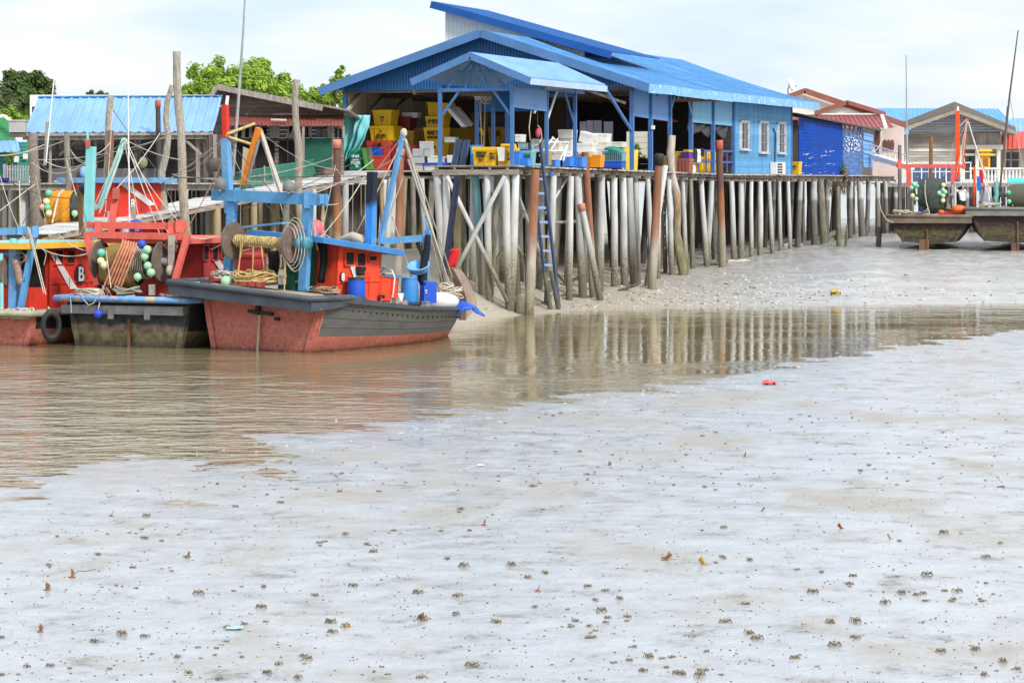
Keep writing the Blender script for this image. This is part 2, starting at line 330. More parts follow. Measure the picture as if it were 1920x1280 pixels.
def mud_mat(name, c1, c2, c3, r0, r1, coat, bumps, dryz=None, tan=None, wetz=False):
    m = bpy.data.materials.new(name); m.use_nodes = True; t = m.node_tree; b = t.nodes['Principled BSDF']
    g = N(t, 'ShaderNodeNewGeometry')
    def nz(sc, stretch=(1, 1, 1), det=6, ro=0.6, rot=0.0):
        mp = N(t, 'ShaderNodeMapping'); mp.inputs['Scale'].default_value = stretch; mp.inputs['Rotation'].default_value = (0, 0, rot); L(t, g.outputs['Position'], mp.inputs[0])
        n = N(t, 'ShaderNodeTexNoise', i_Scale=sc, i_Detail=float(det), i_Roughness=ro); L(t, mp.outputs[0], n.inputs['Vector']); return n.outputs['Fac']
    n1 = nz(1.3, (1, 0.8, 1), 12, 0.74, 0.35); n2 = nz(1.6, (1, 0.9, 1), 12, 0.72, 0.2); n4 = nz(9, (1, 0.5, 1), 5, 0.7)
    rp = N(t, 'ShaderNodeValToRGB'); e = rp.color_ramp.elements; e[0].position = 0.34; e[0].color = c4(c3); e[1].position = 0.60; e[1].color = c4(c1)
    q = e.new(0.45); q.color = c4(c2); L(t, n1, rp.inputs[0])
    sp = N(t, 'ShaderNodeMapRange'); sp.inputs['From Min'].default_value = 0.66; sp.inputs['From Max'].default_value = 0.74; sp.inputs['To Max'].default_value = 0.75; L(t, n4, sp.inputs['Value'])
    mx = N(t, 'ShaderNodeMix', data_type='RGBA'); L(t, sp.outputs[0], mx.inputs[0]); L(t, rp.outputs[0], mx.inputs[6]); mx.inputs[7].default_value = (0.13, 0.11, 0.085, 1); col = mx.outputs[2]
    wet = N(t, 'ShaderNodeMapRange'); wet.inputs['From Min'].default_value = 0.38; wet.inputs['From Max'].default_value = 0.52; L(t, n2, wet.inputs['Value']); wv = wet.outputs[0]
    if tan:
        nb = nz(0.28, (1, 0.55, 1), 9, 0.66, 0.3); tr = N(t, 'ShaderNodeMapRange'); tr.inputs['From Min'].default_value = 0.50; tr.inputs['From Max'].default_value = 0.62; tr.inputs['To Max'].default_value = 0.85; L(t, nb, tr.inputs['Value'])
        mt = N(t, 'ShaderNodeMix', data_type='RGBA'); L(t, tr.outputs[0], mt.inputs[0]); L(t, col, mt.inputs[6]); mt.inputs[7].default_value = c4(tan); col = mt.outputs[2]
        iv = N(t, 'ShaderNodeMath', operation='MULTIPLY_ADD'); iv.inputs[1].default_value = -0.8; iv.inputs[2].default_value = 1.0; L(t, tr.outputs[0], iv.inputs[0])
        mw = N(t, 'ShaderNodeMath', operation='MULTIPLY'); L(t, wv, mw.inputs[0]); L(t, iv.outputs[0], mw.inputs[1]); wv = mw.outputs[0]
    if wetz:
        sz = N(t, 'ShaderNodeSeparateXYZ'); L(t, g.outputs['Position'], sz.inputs[0]); zr = N(t, 'ShaderNodeMapRange'); zr.inputs['From Min'].default_value = 0.004; zr.inputs['From Max'].default_value = 0.03; zr.inputs['To Min'].default_value = 1; zr.inputs['To Max'].default_value = 0
        L(t, sz.outputs['Z'], zr.inputs['Value']); mxw = N(t, 'ShaderNodeMath', operation='MAXIMUM'); L(t, wv, mxw.inputs[0]); L(t, zr.outputs[0], mxw.inputs[1]); wv = mxw.outputs[0]
    if dryz:
        sx = N(t, 'ShaderNodeSeparateXYZ'); L(t, g.outputs['Position'], sx.inputs[0])
        dz = N(t, 'ShaderNodeMapRange'); dz.inputs['From Min'].default_value = dryz[0]; dz.inputs['From Max'].default_value = dryz[1]; dz.inputs['To Min'].default_value = 1; dz.inputs['To Max'].default_value = 0
        L(t, sx.outputs['X'], dz.inputs['Value']); 
        inv = N(t, 'ShaderNodeMath', operation='SUBTRACT'); inv.inputs[0].default_value = 1; L(t, dz.outputs[0], inv.inputs[1])
        mm = N(t, 'ShaderNodeMath', operation='MULTIPLY'); L(t, wv, mm.inputs[0]); L(t, inv.outputs[0], mm.inputs[1]); wv = mm.outputs[0]
        m3 = N(t, 'ShaderNodeMix', data_type='RGBA'); L(t, dz.outputs[0], m3.inputs[0]); L(t, col, m3.inputs[6]); m3.inputs[7].default_value = c4(dryz[2])
        m4 = N(t, 'ShaderNodeMix', data_type='RGBA'); m4.blend_type = 'MULTIPLY'; m4.inputs[0].default_value = 0.5; L(t, m3.outputs[2], m4.inputs[6]); L(t, rp.outputs[0], m4.inputs[7]); col = m3.outputs[2]
    L(t, col, b.inputs['Base Color'])
    rr = N(t, 'ShaderNodeMapRange'); rr.inputs['To Min'].default_value = r1; rr.inputs['To Max'].default_value = r0; L(t, wv, rr.inputs['Value']); L(t, rr.outputs[0], b.inputs['Roughness'])
    cw = N(t, 'ShaderNodeMapRange'); cw.inputs['To Min'].default_value = coat[0]; cw.inputs['To Max'].default_value = coat[1]; L(t, wv, cw.inputs['Value']); L(t, cw.outputs[0], b.inputs['Coat Weight'])
    b.inputs['Coat Roughness'].default_value = 0.2; b.inputs['Coat IOR'].default_value = 1.34; b.inputs['IOR'].default_value = 1.4
    prev = None
    for sc, st, stren, dist in bumps:
        bp = N(t, 'ShaderNodeBump'); bp.inputs['Strength'].default_value = stren; bp.inputs['Distance'].default_value = dist
        L(t, nz(sc, st, 6, 0.65, 0.25), bp.inputs['Height'])
        if prev is not None: L(t, prev, bp.inputs['Normal'])
        prev = bp.outputs[0]
    L(t, prev, b.inputs['Normal']); return m
M_mudn = mud_mat('wet_grey_mud', (0.41, 0.418, 0.436), (0.335, 0.335, 0.337), (0.12, 0.10, 0.07), 0.26, 0.7, (0.0, 0.75), ((2.2, (1, 0.6, 1), 0.9, 0.07), (8, (1, 0.7, 1), 0.7, 0.02), (30, (1, 1, 1), 0.5, 0.007)), tan=(0.315, 0.28, 0.235), wetz=True)
M_mudf = mud_mat('bank_mud', (0.42, 0.41, 0.40), (0.36, 0.34, 0.31), (0.26, 0.23, 0.19), 0.35, 0.75, (0.0, 0.55), ((0.9, (1, 0.7, 1), 0.5, 0.15), (5, (1, 1, 1), 0.5, 0.04), (22, (1, 1, 1), 0.5, 0.012)), dryz=(4.0, 11.0, (0.36, 0.315, 0.25)))
xs = [-16 + 0.22 * i for i in range(250)]
ys = []; y = 26.0
while y < 125: ys.append(y); y += 0.10 + 0.0022 * (y - 26)
kind(grid(xs, ys, znear).build('mud_flat', M_mudn), 'structure')
xs = [-600, -300, -150, -90, -60] + [-45 + 0.4 * i for i in range(230)] + [50, 60, 80, 110, 160, 300, 600]
ys = []; y = 95.0
while y < 175: ys.append(y); y += 0.3
ys += [180, 190, 205, 230, 270, 340, 500, 800, 1600, 4000]
kind(grid(xs, ys, zfar).build('mud_bank', M_mudf), 'structure')
def water_mat():
    m = bpy.data.materials.new('muddy_river_water'); m.use_nodes = True; t = m.node_tree; b = t.nodes['Principled BSDF']
    g = N(t, 'ShaderNodeNewGeometry')
    b.inputs['Base Color'].default_value = (0.265, 0.215, 0.115, 1); b.inputs['Roughness'].default_value = 0.03; b.inputs['IOR'].default_value = 1.42
    n0 = N(t, 'ShaderNodeTexNoise', i_Scale=0.22, i_Detail=4.0); L(t, g.outputs['Position'], n0.inputs['Vector'])
    sx = N(t, 'ShaderNodeSeparateXYZ'); L(t, g.outputs['Position'], sx.inputs[0])
    mr = N(t, 'ShaderNodeMapRange'); mr.inputs['From Min'].default_value = 2.0; mr.inputs['From Max'].default_value = -7.0; mr.inputs['To Min'].default_value = 0.75; mr.inputs['To Max'].default_value = 1.9
    L(t, sx.outputs['X'], mr.inputs['Value'])
    my = N(t, 'ShaderNodeMapRange'); my.inputs['From Min'].default_value = 82.0; my.inputs['From Max'].default_value = 68.0; my.inputs['To Min'].default_value = 0.2; my.inputs['To Max'].default_value = 1.0
    L(t, sx.outputs['Y'], my.inputs['Value'])
    mm = N(t, 'ShaderNodeMath', operation='MULTIPLY'); L(t, mr.outputs[0], mm.inputs[0]); L(t, my.outputs[0], mm.inputs[1])
    nr = N(t, 'ShaderNodeMapRange'); nr.inputs['From Min'].default_value = 0.36; nr.inputs['From Max'].default_value = 0.62; nr.inputs['To Min'].default_value = 0.3; nr.inputs['To Max'].default_value = 1.5; L(t, n0.outputs['Fac'], nr.inputs['Value'])
    m2 = N(t, 'ShaderNodeMath', operation='MULTIPLY'); L(t, mm.outputs[0], m2.inputs[0]); L(t, nr.outputs[0], m2.inputs[1]); mm = m2
    prev = None
    for sc, st, dist, rot in ((0.5, (0.8, 1.0, 1), 0.11, 0.3), (1.9, (0.7, 1.0, 1), 0.06, -0.3), (5.0, (0.8, 1, 1), 0.016, 0.3)):
        mp = N(t, 'ShaderNodeMapping'); mp.inputs['Scale'].default_value = st; mp.inputs['Rotation'].default_value = (0, 0, rot); L(t, g.outputs['Position'], mp.inputs[0])
        n = N(t, 'ShaderNodeTexNoise', i_Scale=sc, i_Detail=3.0, i_Roughness=0.5); L(t, mp.outputs[0], n.inputs['Vector'])
        bp = N(t, 'ShaderNodeBump'); bp.inputs['Distance'].default_value = dist; L(t, mm.outputs[0], bp.inputs['Strength']); L(t, n.outputs['Fac'], bp.inputs['Height'])
        if prev is not None: L(t, prev, bp.inputs['Normal'])
        prev = bp.outputs[0]
    L(t, prev, b.inputs['Normal']); return m
b = MB(); b.quad((-300, 20, 0), (300, 20, 0), (300, 175, 0), (-300, 175, 0)); kind(b.build('river_water', water_mat()), 'structure')
def ground_hit(px, py):
    # where the sight line meets the far bank
    Y = 92.0
    while Y < 200:
        p = P(px, py, Y)
        if p.z <= max(zfar(p.x, p.y), 0): return p
        Y += 0.05
    return P(px, py, 150)
# ================================================================== jetties on piles
def dz(t): return max(5.64, 5.89 - 0.0082 * t)
STOPS = [(0, (0.11, 0.095, 0.06)), (1.1, (0.20, 0.175, 0.12)), (1.9, (0.30, 0.275, 0.215)), (2.5, (0.43, 0.42, 0.39)), (2.9, (0.47, 0.465, 0.445)), (4.6, (0.55, 0.56, 0.56)), (9.9, (0.60, 0.61, 0.61))]
M_pile = matz('white_concrete_pile', STOPS, 0.75, 0.7, 1.2, 0.16, 0.25, spots=(1.2, 4.2, (0.10, 0.09, 0.075)))
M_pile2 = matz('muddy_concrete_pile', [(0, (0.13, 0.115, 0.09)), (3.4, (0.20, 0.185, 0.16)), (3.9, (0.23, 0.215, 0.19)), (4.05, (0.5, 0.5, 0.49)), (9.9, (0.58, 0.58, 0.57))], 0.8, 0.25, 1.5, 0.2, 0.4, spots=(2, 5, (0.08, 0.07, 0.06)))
M_pilew = matz('wooden_pile', [(0, (0.10, 0.09, 0.06)), (2.0, (0.17, 0.16, 0.10)), (3.2, (0.2, 0.18, 0.15)), (9.9, (0.27, 0.235, 0.2))], 0.9, 0.8, 2.0, 0.35, 0.7, 8)
M_pileshade = matz('shade_dark_pile', [(0, (0.07, 0.06, 0.045)), (9.9, (0.05, 0.043, 0.038))], 0.9, 0.6, 2.0, 0.3, 0.5)  # near-black colour stands in for under-deck shade on the back rows
M_pilet = matz('teal_pile', [(0, (0.13, 0.11, 0.075)), (2.6, (0.28, 0.26, 0.2)), (3.4, (0.16, 0.36, 0.38)), (9.9, (0.2, 0.45, 0.5))], 0.7, 0.5, 1.5, 0.15)
M_piley = matz('ochre_pile', [(0, (0.13, 0.11, 0.075)), (2.4, (0.34, 0.27, 0.16)), (9.9, (0.42, 0.34, 0.21))], 0.8, 0.5, 1.5, 0.2)
def pile(parent, t, v, r=0.16, m=None, top=None, lean=0.13, n=10):
    r *= rnd.uniform(.78, 1.06)
    p1 = D(t, v, (top if top else dz(t) - 0.34)); p0 = D(t + rnd.uniform(-lean, lean) * 2, v + rnd.uniform(-lean, lean) * 2, 0)
    p0.z = zfar(p0.x, p0.y) - 0.35
    b = MB(); k = 5
    b.tube([p0.lerp(p1, i / k) + (V((rnd.uniform(-1, 1), rnd.uniform(-1, 1), 0)) * 0.012) for i in range(k + 1)], [r * (1.06 - 0.12 * i / k) for i in range(k + 1)], n)
    return b.build('pile', m or M_pile, parent)
def deck(parent, t0, t1, v0, v1, fronts=True):
    b = MB()
    k = max(1, int((t1 - t0) / 0.28))
    for i in range(k):
        a, c = t0 + (t1 - t0) * i / k + 0.008, t0 + (t1 - t0) * (i + 1) / k - 0.008
        o = rnd.uniform(-0.06, 0.03); h = rnd.uniform(-0.008, 0.008)
        q = [D(a, v0 + o, dz(a) - 0.06 + h), D(c, v0 + o, dz(c) - 0.06 + h), D(c, v1 + rnd.uniform(-0.05, 0.05), dz(c) - 0.06 + h), D(a, v1, dz(a) - 0.06 + h)]
        b.slab(q, V((0, 0, 0.06)))
    b.build('deck_planks', M_deckw, parent)
    b = MB(); vv = v0 + 0.12
    while vv < v1:
        b.bar(D(t0, vv, dz(t0) - 0.15), D(t1, vv, dz(t1) - 0.15), 0.12, 0.17); vv += 1.5
    b.build('joists', M_wooddk, parent)
    b = MB(); tt = t0 + 0.25
    while tt < t1:
        b.bar(D(tt, v0 - 0.1, dz(tt) - 0.29), D(tt, v1 + 0.1, dz(tt) - 0.29), 0.16, 0.11); tt += 1.45
    b.build('crossbeams', M_woodx, parent)
def px2t(px, v=0.0): return (PV(px, 330, v) - O2 - V2 * v).dot(U2)
JP = thing('jetty', 'narrow timber landing stage on tall white piles at the water end of the blue shed', 'jetty', D(7, 1.4, 3))
deck(JP, -0.15, 15.0, -0.25, 3.1)
b = MB(); b.bar(D(-0.2, -0.35, dz(0) - 0.02), D(-0.2, 3.2, dz(0) - 0.02), 0.12, 0.05); b.bar(D(-0.16, -0.3, dz(0) - 0.25), D(-0.16, 3.1, dz(0) - 0.25), 0.1, 0.2)
for i in range(5): b.box(D(-0.19, 0.1 + 0.7 * i, dz(0) - 0.11), (0.09, 0.07, 0.13), math.atan2(V2.y, V2.x))
b.build('front_beam', M_woodx, JP)
for v, m, r in ((2.98, M_pile, 0.2), (2.62, M_pile, 0.15), (1.55, M_pilet, 0.16), (1.0, M_pile, 0.14), (0.25, M_pile, 0.17)): pile(JP, 0.0 + 0.3 * (m is M_pilet), v, r, m)
for px in (968, 1038, 1070, 1083, 1128, 1151, 1168, 1180): pile(JP, px2t(px, -0.15), -0.15, 0.16)
for v, ts in ((1.3, (1.9, 3.7, 5.6, 7.2, 9.0, 10.8, 12.6, 14.3)), (2.7, (1.5, 2.2, 3.0, 4.4, 5.5, 6.2, 7.6, 8.5, 9.6, 11.3, 12.2, 13.4))):
    for t in ts: pile(JP, t + rnd.uniform(-.2, .2), v, rnd.uniform(0.12, 0.17), rnd.choice((M_pile, M_pile, M_piley, M_pilew)))
b = MB()
def brace(pa, pb, r=0.085, m=M_pile, par=JP):
    q = MB(); q.tube([pa, pa.lerp(pb, 0.33), pa.lerp(pb, 0.66), pb], r, 8); return q.build('brace', m, par)
brace(PT(838, 331, -0.25), RP(952, 566, D(-0.35, 0, 0), U2)); brace(PT(946, 331, -0.45), RP(856, 505, D(-0.45, 0, 0), U2))
brace(PT(905, 335, 2.6), RP(980, 480, D(2.6, 0, 0), U2), 0.07, M_pilew); brace(PT(985, 395, 2.4), RP(904, 535, D(2.4, 0, 0), U2), 0.08, M_pilew)
brace(PV(960, 335, 0.9), PV(1010, 470, 0.9), 0.07); brace(PV(1062, 335, 0.4), PV(1024, 400, 0.4), 0.06)
brace(PV(1005, 470, 1.0), PV(1060, 530, 1.0), 0.05, M_pilew); brace(PV(1020, 418, 0.2), PV(1096, 415, 0.2), 0.06, M_wood)
# ---- under the shed
JS = thing('jetty', 'long pile-built deck that carries the big blue fish shed', 'jetty', D(29, 6, 3))
deck(JS, 15.0, 44.2, -0.25, 13.4)
for px in (1192, 1214, 1236, 1252, 1281, 1296, 1314, 1334, 1352, 1371, 1389, 1407, 1426, 1443, 1461, 1478): pile(JS, px2t(px, -0.1) + rnd.uniform(-.15, .15), -0.1, rnd.uniform(0.12, 0.15), M_pilew if px == 1296 else M_pile)
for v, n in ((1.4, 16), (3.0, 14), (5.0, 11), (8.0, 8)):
    for i in range(n): pile(JS, 15.6 + 28.2 * (i + rnd.uniform(0.1, 0.9)) / n, v + rnd.uniform(-.3, .3), rnd.uniform(0.09, 0.14), rnd.choice((M_pile2, M_pileshade, M_pileshade)) if v < 2 else M_pileshade, n=8)
for px, m in ((646, M_pilew), (668, M_pile), (690, M_pilew), (715, M_piley), (732, M_pile), (760, M_piley), (775, M_pilew), (792, M_pile), (806, M_pilew)):
    p = PT(px, 330, 15.1); pile(JS, 15.1 + rnd.uniform(-.1, .3), (p - O2).dot(V2), rnd.uniform(0.13, 0.18), m)
for i in range(9): pile(JS, 17.5 + rnd.uniform(-.6, .6), 4 + i * 1.05, rnd.uniform(0.12, 0.17), rnd.choice((M_pile2, M_pilew, M_pilew, M_piley)), n=8)
b = MB()
for i in range(120):
    t = 15.6 + 28.4 * i / 120; p = D(t, 10.4, dz(t) - .3); w_ = U2 * .21; b.slab([p, p + w_, V((p.x + w_.x, p.y + w_.y, .8)), V((p.x, p.y, .8))], V2 * .03)
b.build('added_shade_boards', M_wooddk, JS)  # added dark backing, keeps the space under the deck dark behind the piles
# ---- under the small shacks
JK = thing('jetty', 'older rickety deck on muddy two-tone piles under the small dark blue shack', 'jetty', D(55, 3, 3))
deck(JK, 44.3, 68, -0.25, 7)
for px in (1501, 1524, 1536, 1553, 1571, 1594, 1612, 1630, 1645, 1658, 1668, 1680): pile(JK, px2t(px, -0.05) + rnd.uniform(-.2, .2), -0.05, rnd.uniform(0.14, 0.2), M_pilew if px in (1571, 1536) else M_pile2)
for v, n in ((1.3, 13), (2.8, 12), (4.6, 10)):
    for i in range(n): pile(JK, 44.6 + 23 * (i + rnd.uniform(0.1, 0.9)) / n, v + rnd.uniform(-.3, .3), rnd.uniform(0.09, 0.15), rnd.choice((M_pile2, M_pileshade)) if v < 2 else M_pileshade, n=8)
b = MB()
for i in range(96):
    t = 44.4 + 23 * i / 96; p = D(t, 6.2, dz(t) - .3); w_ = U2 * .21; b.slab([p, p + w_, V((p.x + w_.x, p.y + w_.y, .8)), V((p.x, p.y, .8))], V2 * .03)
b.build('added_shade_boards', M_wooddk, JK)  # same added backing, darkens the gaps between the shack piles
b = MB()
for i in range(260):   # dry roots and grass hanging below the deck edge
    t = rnd.gauss(53.5, 2.6); p = D(t, -0.3 + rnd.uniform(0, .5), dz(t) - 0.1)
    b.rope(p, p + V((rnd.uniform(-.25, .25), rnd.uniform(-.2, .2), -rnd.uniform(0.2, 1.1))), 0.012, 0, 3)
kind(b.build('hanging_roots', mat('dry_roots', (0.13, 0.11, 0.06), 0.95, 0.4)), 'stuff'); 
# ================================================================== the big blue shed
def TZ(px, py, v=0.0): return PV(px, py, v).z
EZ = 9.33; RZ = 11.72; RV = 6.5
SH = thing('fish_shed', 'big open-fronted blue fish shed with a wide gabled blue sheet roof, on the long deck', 'building', D(29, 6.5, 5.7))
def roof_pt(t, v, up=0.0): return D(t, v, RZ - (RZ - EZ) * abs(v - RV) / 7.4 + up)
b = MB()
b.corr(roof_pt(14.4, -0.9), roof_pt(45.3, -0.9), roof_pt(45.3, RV), roof_pt(14.4, RV), 0.21, 0.028, seg=6, sag=0.10)
b.corr(roof_pt(45.3, 13.9), roof_pt(14.4, 13.9), roof_pt(14.4, RV), roof_pt(45.3, RV), 0.25, 0.028)
R_ = b.build('roof', M_roof, SH)
b = MB()
for k in (1, 2, 3, 4, 5):   # overlaps of the sheet courses
    v = -0.9 + 7.4 * k / 6
    for i in range(16):
        t0 = 14.45 + 30.8 * i / 16; b.bar(roof_pt(t0, v, 0.012 - 0.10 * 4 * (k / 6) * (1 - k / 6)), roof_pt(t0 + 30.8 / 16, v + rnd.uniform(-.05, .05), 0.012 - 0.10 * 4 * (k / 6) * (1 - k / 6)), 0.05, 0.035)
b.build('sheet_seam', mat('roof_seam', srgb(62, 116, 186), 0.5, 0.3, 3.0, srgb(40, 70, 110), 0.4, 6.0), R_)
b = MB()
for v0, v1 in ((RV, -0.98), (RV, 13.98)):
    b.bar(roof_pt(14.36, v0, -0.1), roof_pt(14.36, v1, -0.1), 0.05, 0.36)
b.build('gable_fascia', M_fascia, SH)
b = MB()
ts = [14.4, 18.5, 23.5, 28, 34, 40, 45.3]
for a, c in zip(ts, ts[1:]): b.bar(roof_pt(a, -0.98, -0.12), roof_pt(c - 0.01, -0.98, -0.12 + rnd.uniform(-.03, .03)), 0.045, rnd.uniform(0.34, 0.40))
b.build('eave_fascia', mat('worn_blue_fascia', srgb(120, 172, 222), 0.6, 0.14, 1.0, srgb(196, 210, 220), 0.42, 4.0, 0.1), SH)
b = MB()   # gable panel between fascia and tie line
n = 96
for i in range(n):
    v0, v1 = -0.1 + 13.2 * i / n, -0.1 + 13.2 * (i + 1) / n; vm = (v0 + v1) / 2
    zt = RZ - (RZ - EZ) * abs(vm - RV) / 7.4 - 0.12
    if zt < 9.2: continue
    b.slab([D(15.05, v0, 9.24), D(15.05, vm, 9.24), D(15.05, vm, zt), D(15.05, v0, zt)], U2 * 0.03); b.slab([D(15.09, vm, 9.24), D(15.09, v1, 9.24), D(15.09, v1, zt), D(15.09, vm, zt)], U2 * 0.03)
b.build('gable_panel', M_corrb, SH)
b = MB(); b.bar(D(15.15, -0.1, 9.2), D(15.15, 13.2, 9.2), 0.1, 0.12); b.bar(D(31.6, -0.1, 9.2), D(31.6, 13.2, 9.2), 0.1, 0.12)
for v in (3.2, 6.5, 9.8): b.bar(D(15, v, 9.15), D(44, v, 9.15), 0.12, 0.2)
for t in (19, 23, 27): b.bar(D(t, 0, 9.1), D(t, 13.1, 9.1), 0.1, 0.18)
b.build('tie_beam', M_wooddk, SH)
PTS = [15.2, 17.95, 20.9, 24.3, 28.05, 31.7]
for t in PTS:
    b = MB(); b.box(D(t, 0, (9.2 + dz(t)) / 2), (0.17, 0.17, 9.2 - dz(t)), math.atan2(U2.y, U2.x)); b.build('post', M_blue, SH)
for v in (13.1, 6.4):
    b = MB(); b.box(D(15.2 if v > 7 else 26, v, 7.5), (0.17, 0.17, 3.5), math.atan2(U2.y, U2.x)); b.build('post', M_blue, SH)
for (t0, t1, z0, z1, m) in ((15.3, 17.86, 8.07, 8.0, M_panel), (18.04, 20.82, 8.0, 7.95, M_panel), (24.4, 27.96, 7.98, 7.95, M_panelg), (28.14, 31.6, 7.95, 7.93, M_panelg)):
    b = MB(); b.slab([D(t0, 0.03, z0), D(t1, 0.03, z1), D(t1, 0.03, 9.3), D(t0, 0.03, 9.3)], V2 * 0.03); b.build('upper_panel', m, SH)
b = MB(); b.bar(PV(1130, 158, 0.2), D(15.2, 0, 7.4), 0.1, 0.1); b.build('brace', M_blue, SH)
b = MB(); b.bar(D(15.3, 0.3, 8.6), D(15.3, 2.4, 9.3), 0.08, 0.12); b.build('brace', M_wood, SH)
# siding wall with three barred windows
WT0, WT1 = 31.78, 43.1
b = MB(); b.boards(D(WT0, 0, dz(32) - 0.12), D(WT1, 0, dz(40) - 0.12), D(WT1, 0, 9.25), D(WT0, 0, 9.25), 34, 0.035, 0.004, 0.012)
b.build('siding_wall', M_siding, SH)
b = MB(); b.bar(D(43.16, 0, 5.5), D(43.16, 0, 9.25), 0.14, 0.14); b.build('corner_board', M_blue, SH)
b = MB(); b.boards(D(43.2, 0.1, 5.6), D(43.2, 6, 5.6), D(43.2, 6, 9.25), D(43.2, 0.1, 9.25), 12); b.build('end_wall', M_woodx, SH)
for a, c, y0, y1 in ((1388, 1402.5, 229, 280), (1424, 1438.5, 229.5, 286), (1458.5, 1471, 231.5, 287)):
    pa, pb = PV(a, y0, -0.03), PV(c, y1, -0.03); ta, tb = (pa - O2).dot(U2), (pb - O2).dot(U2); z1, z0 = pa.z + ZO, pb.z + ZO
    b = MB()
    for q0, q1, ww in (((ta, z0), (tb, z0), .1), ((ta, z1), (tb, z1), .1), ((ta, z0), (ta, z1), .1), ((tb, z0), (tb, z1), .1)):
        b.bar(D(q0[0], -0.05, q0[1]), D(q1[0], -0.05, q1[1]), 0.07 if q0[1]==q1[1] else .14, .07 if q0[1]==q1[1] else .05)
    b.bar(D(ta - .12, -.09, z0 - .05), D(tb + .12, -.09, z0 - .05), .16, .06); b.bar(D(ta - .1, -.07, z1 + .05), D(tb + .1, -.07, z1 + .05), .12, .05)
    wn = b.build('window', mat('window_frame_white', (0.5, 0.5, 0.52), 0.6, 0.2, 3.0, (0.25, 0.21, 0.18), 0.4, 5.0), SH)
    b = MB(); b.quad(D(ta, -0.028, z0), D(tb, -0.028, z0), D(tb, -0.028, z1), D(ta, -0.028, z1)); b.build('pane', M_glass, wn)
    b = MB()
    for g in (0.5,): b.bar(D(ta + (tb - ta) * g, -0.05, z0), D(ta + (tb - ta) * g, -0.05, z1), 0.03, 0.07)
    for g in (0.32, 0.62): b.bar(D(ta, -0.065, z0 + (z1 - z0) * g), D(tb, -0.065, z0 + (z1 - z0) * g), 0.03, 0.025)
    b.build('window_bars', M_steel, wn)
# inner walls
M_inn = mat('beige_inner_sheet', (0.5, 0.42, 0.3), 0.8, 0.15, 1.0, (0.2, 0.16, 0.11), 0.3, 2.0)
b = MB()
for i in range(7):
    t0, t1 = 15.3 + i * 1.9, 15.3 + (i + 1) * 1.9 - 0.03
    b.slab([D(t0, 13.0, 5.7), D(t1, 13.0, 5.7), D(t1, 13.0, 9.3), D(t0, 13.0, 9.3)], V2 * 0.03)
b.slab([D(28.7, 13.0, 5.7), D(44, 13.0, 5.7), D(44, 13.0, 9.3), D(28.7, 13.0, 9.3)], V2 * 0.03)
b.build('side_wall', M_inn, SH)
for a, c in (((644, 216), (692, 160)), ((694, 212), (742, 160)), ((744, 205), (790, 164))):
    b = MB(); b.bar(PV(a[0], a[1], 12.85), PV(c[0], c[1], 12.85), 0.09, 0.15); b.build('brace', mat('pale_timber', (0.5, 0.45, 0.38), 0.8, 0.2, 2.0), SH)
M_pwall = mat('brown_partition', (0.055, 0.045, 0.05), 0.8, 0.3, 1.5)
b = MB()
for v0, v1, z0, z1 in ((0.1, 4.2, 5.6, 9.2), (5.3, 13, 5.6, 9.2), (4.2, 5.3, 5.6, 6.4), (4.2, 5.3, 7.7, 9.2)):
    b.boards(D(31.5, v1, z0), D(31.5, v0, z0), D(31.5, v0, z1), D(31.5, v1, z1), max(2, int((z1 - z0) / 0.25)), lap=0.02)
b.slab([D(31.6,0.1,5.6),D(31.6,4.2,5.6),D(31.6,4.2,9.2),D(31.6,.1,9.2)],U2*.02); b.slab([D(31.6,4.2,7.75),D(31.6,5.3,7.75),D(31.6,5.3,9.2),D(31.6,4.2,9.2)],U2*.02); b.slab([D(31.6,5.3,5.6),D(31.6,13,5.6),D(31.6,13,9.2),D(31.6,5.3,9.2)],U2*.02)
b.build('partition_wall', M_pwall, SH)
b = MB(); b.slab([D(15.2, 0.1, 9.26), D(43, 0.1, 9.26), D(43, 13, 9.26), D(15.2, 13, 9.26)], V((0, 0, 0.03))); b.build('ceiling', M_wooddk, SH)
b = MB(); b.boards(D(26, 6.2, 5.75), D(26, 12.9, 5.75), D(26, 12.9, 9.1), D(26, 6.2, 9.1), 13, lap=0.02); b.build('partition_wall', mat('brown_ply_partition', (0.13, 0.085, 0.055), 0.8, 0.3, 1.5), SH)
b = MB()
b.bar(D(24.4, 0, 6.7), D(31.6, 0, 6.72), 0.06, 0.09); b.bar(D(24.4, 0, 6.2), D(31.6, 0, 6.2), 0.06, 0.09)
for t in (25.6, 26.9, 29.4, 30.6): b.bar(D(t, 0.01, 5.7), D(t, 0.01, 6.7), 0.06, 0.08)
b.build('railing', mat('purple_blue_rail', srgb(70, 84, 160), 0.6, 0.2, 2.0), SH)
b = MB(); b.corr(D(21, 0.6, 8.0), D(24.3, 0.6, 8.0), D(24.3, 3.2, 9.0), D(21, 3.2, 9.0), 0.2, 0.03); b.build('inner_awning', mat('red_sheet', (0.33, 0.035, 0.04), 0.5, 0.2), SH)
b = MB()   # hoist arm sticking out above the railing bay
b.bar(PV(1262, 188, 0.3), PV(1348, 187, -0.8), 0.1, 0.16); b.build('hoist_arm', M_rust, SH)
b = MB()
for a, c in (((1257, 210), (1267, 172)), ((1271, 186), (1276, 166)), ((1285, 186), (1284, 166)), ((1297, 215), (1288, 172))): b.bar(PV(*a, -0.05), PV(*c, -0.05), 0.06, 0.07)
b.build('hoist_bracket', M_panelg, SH)
b = MB(); b.box(D(17.9, -0.12, 7.62), (0.2, 0.12, 0.16), math.atan2(U2.y, U2.x)); b.build('lamp', M_white, SH)
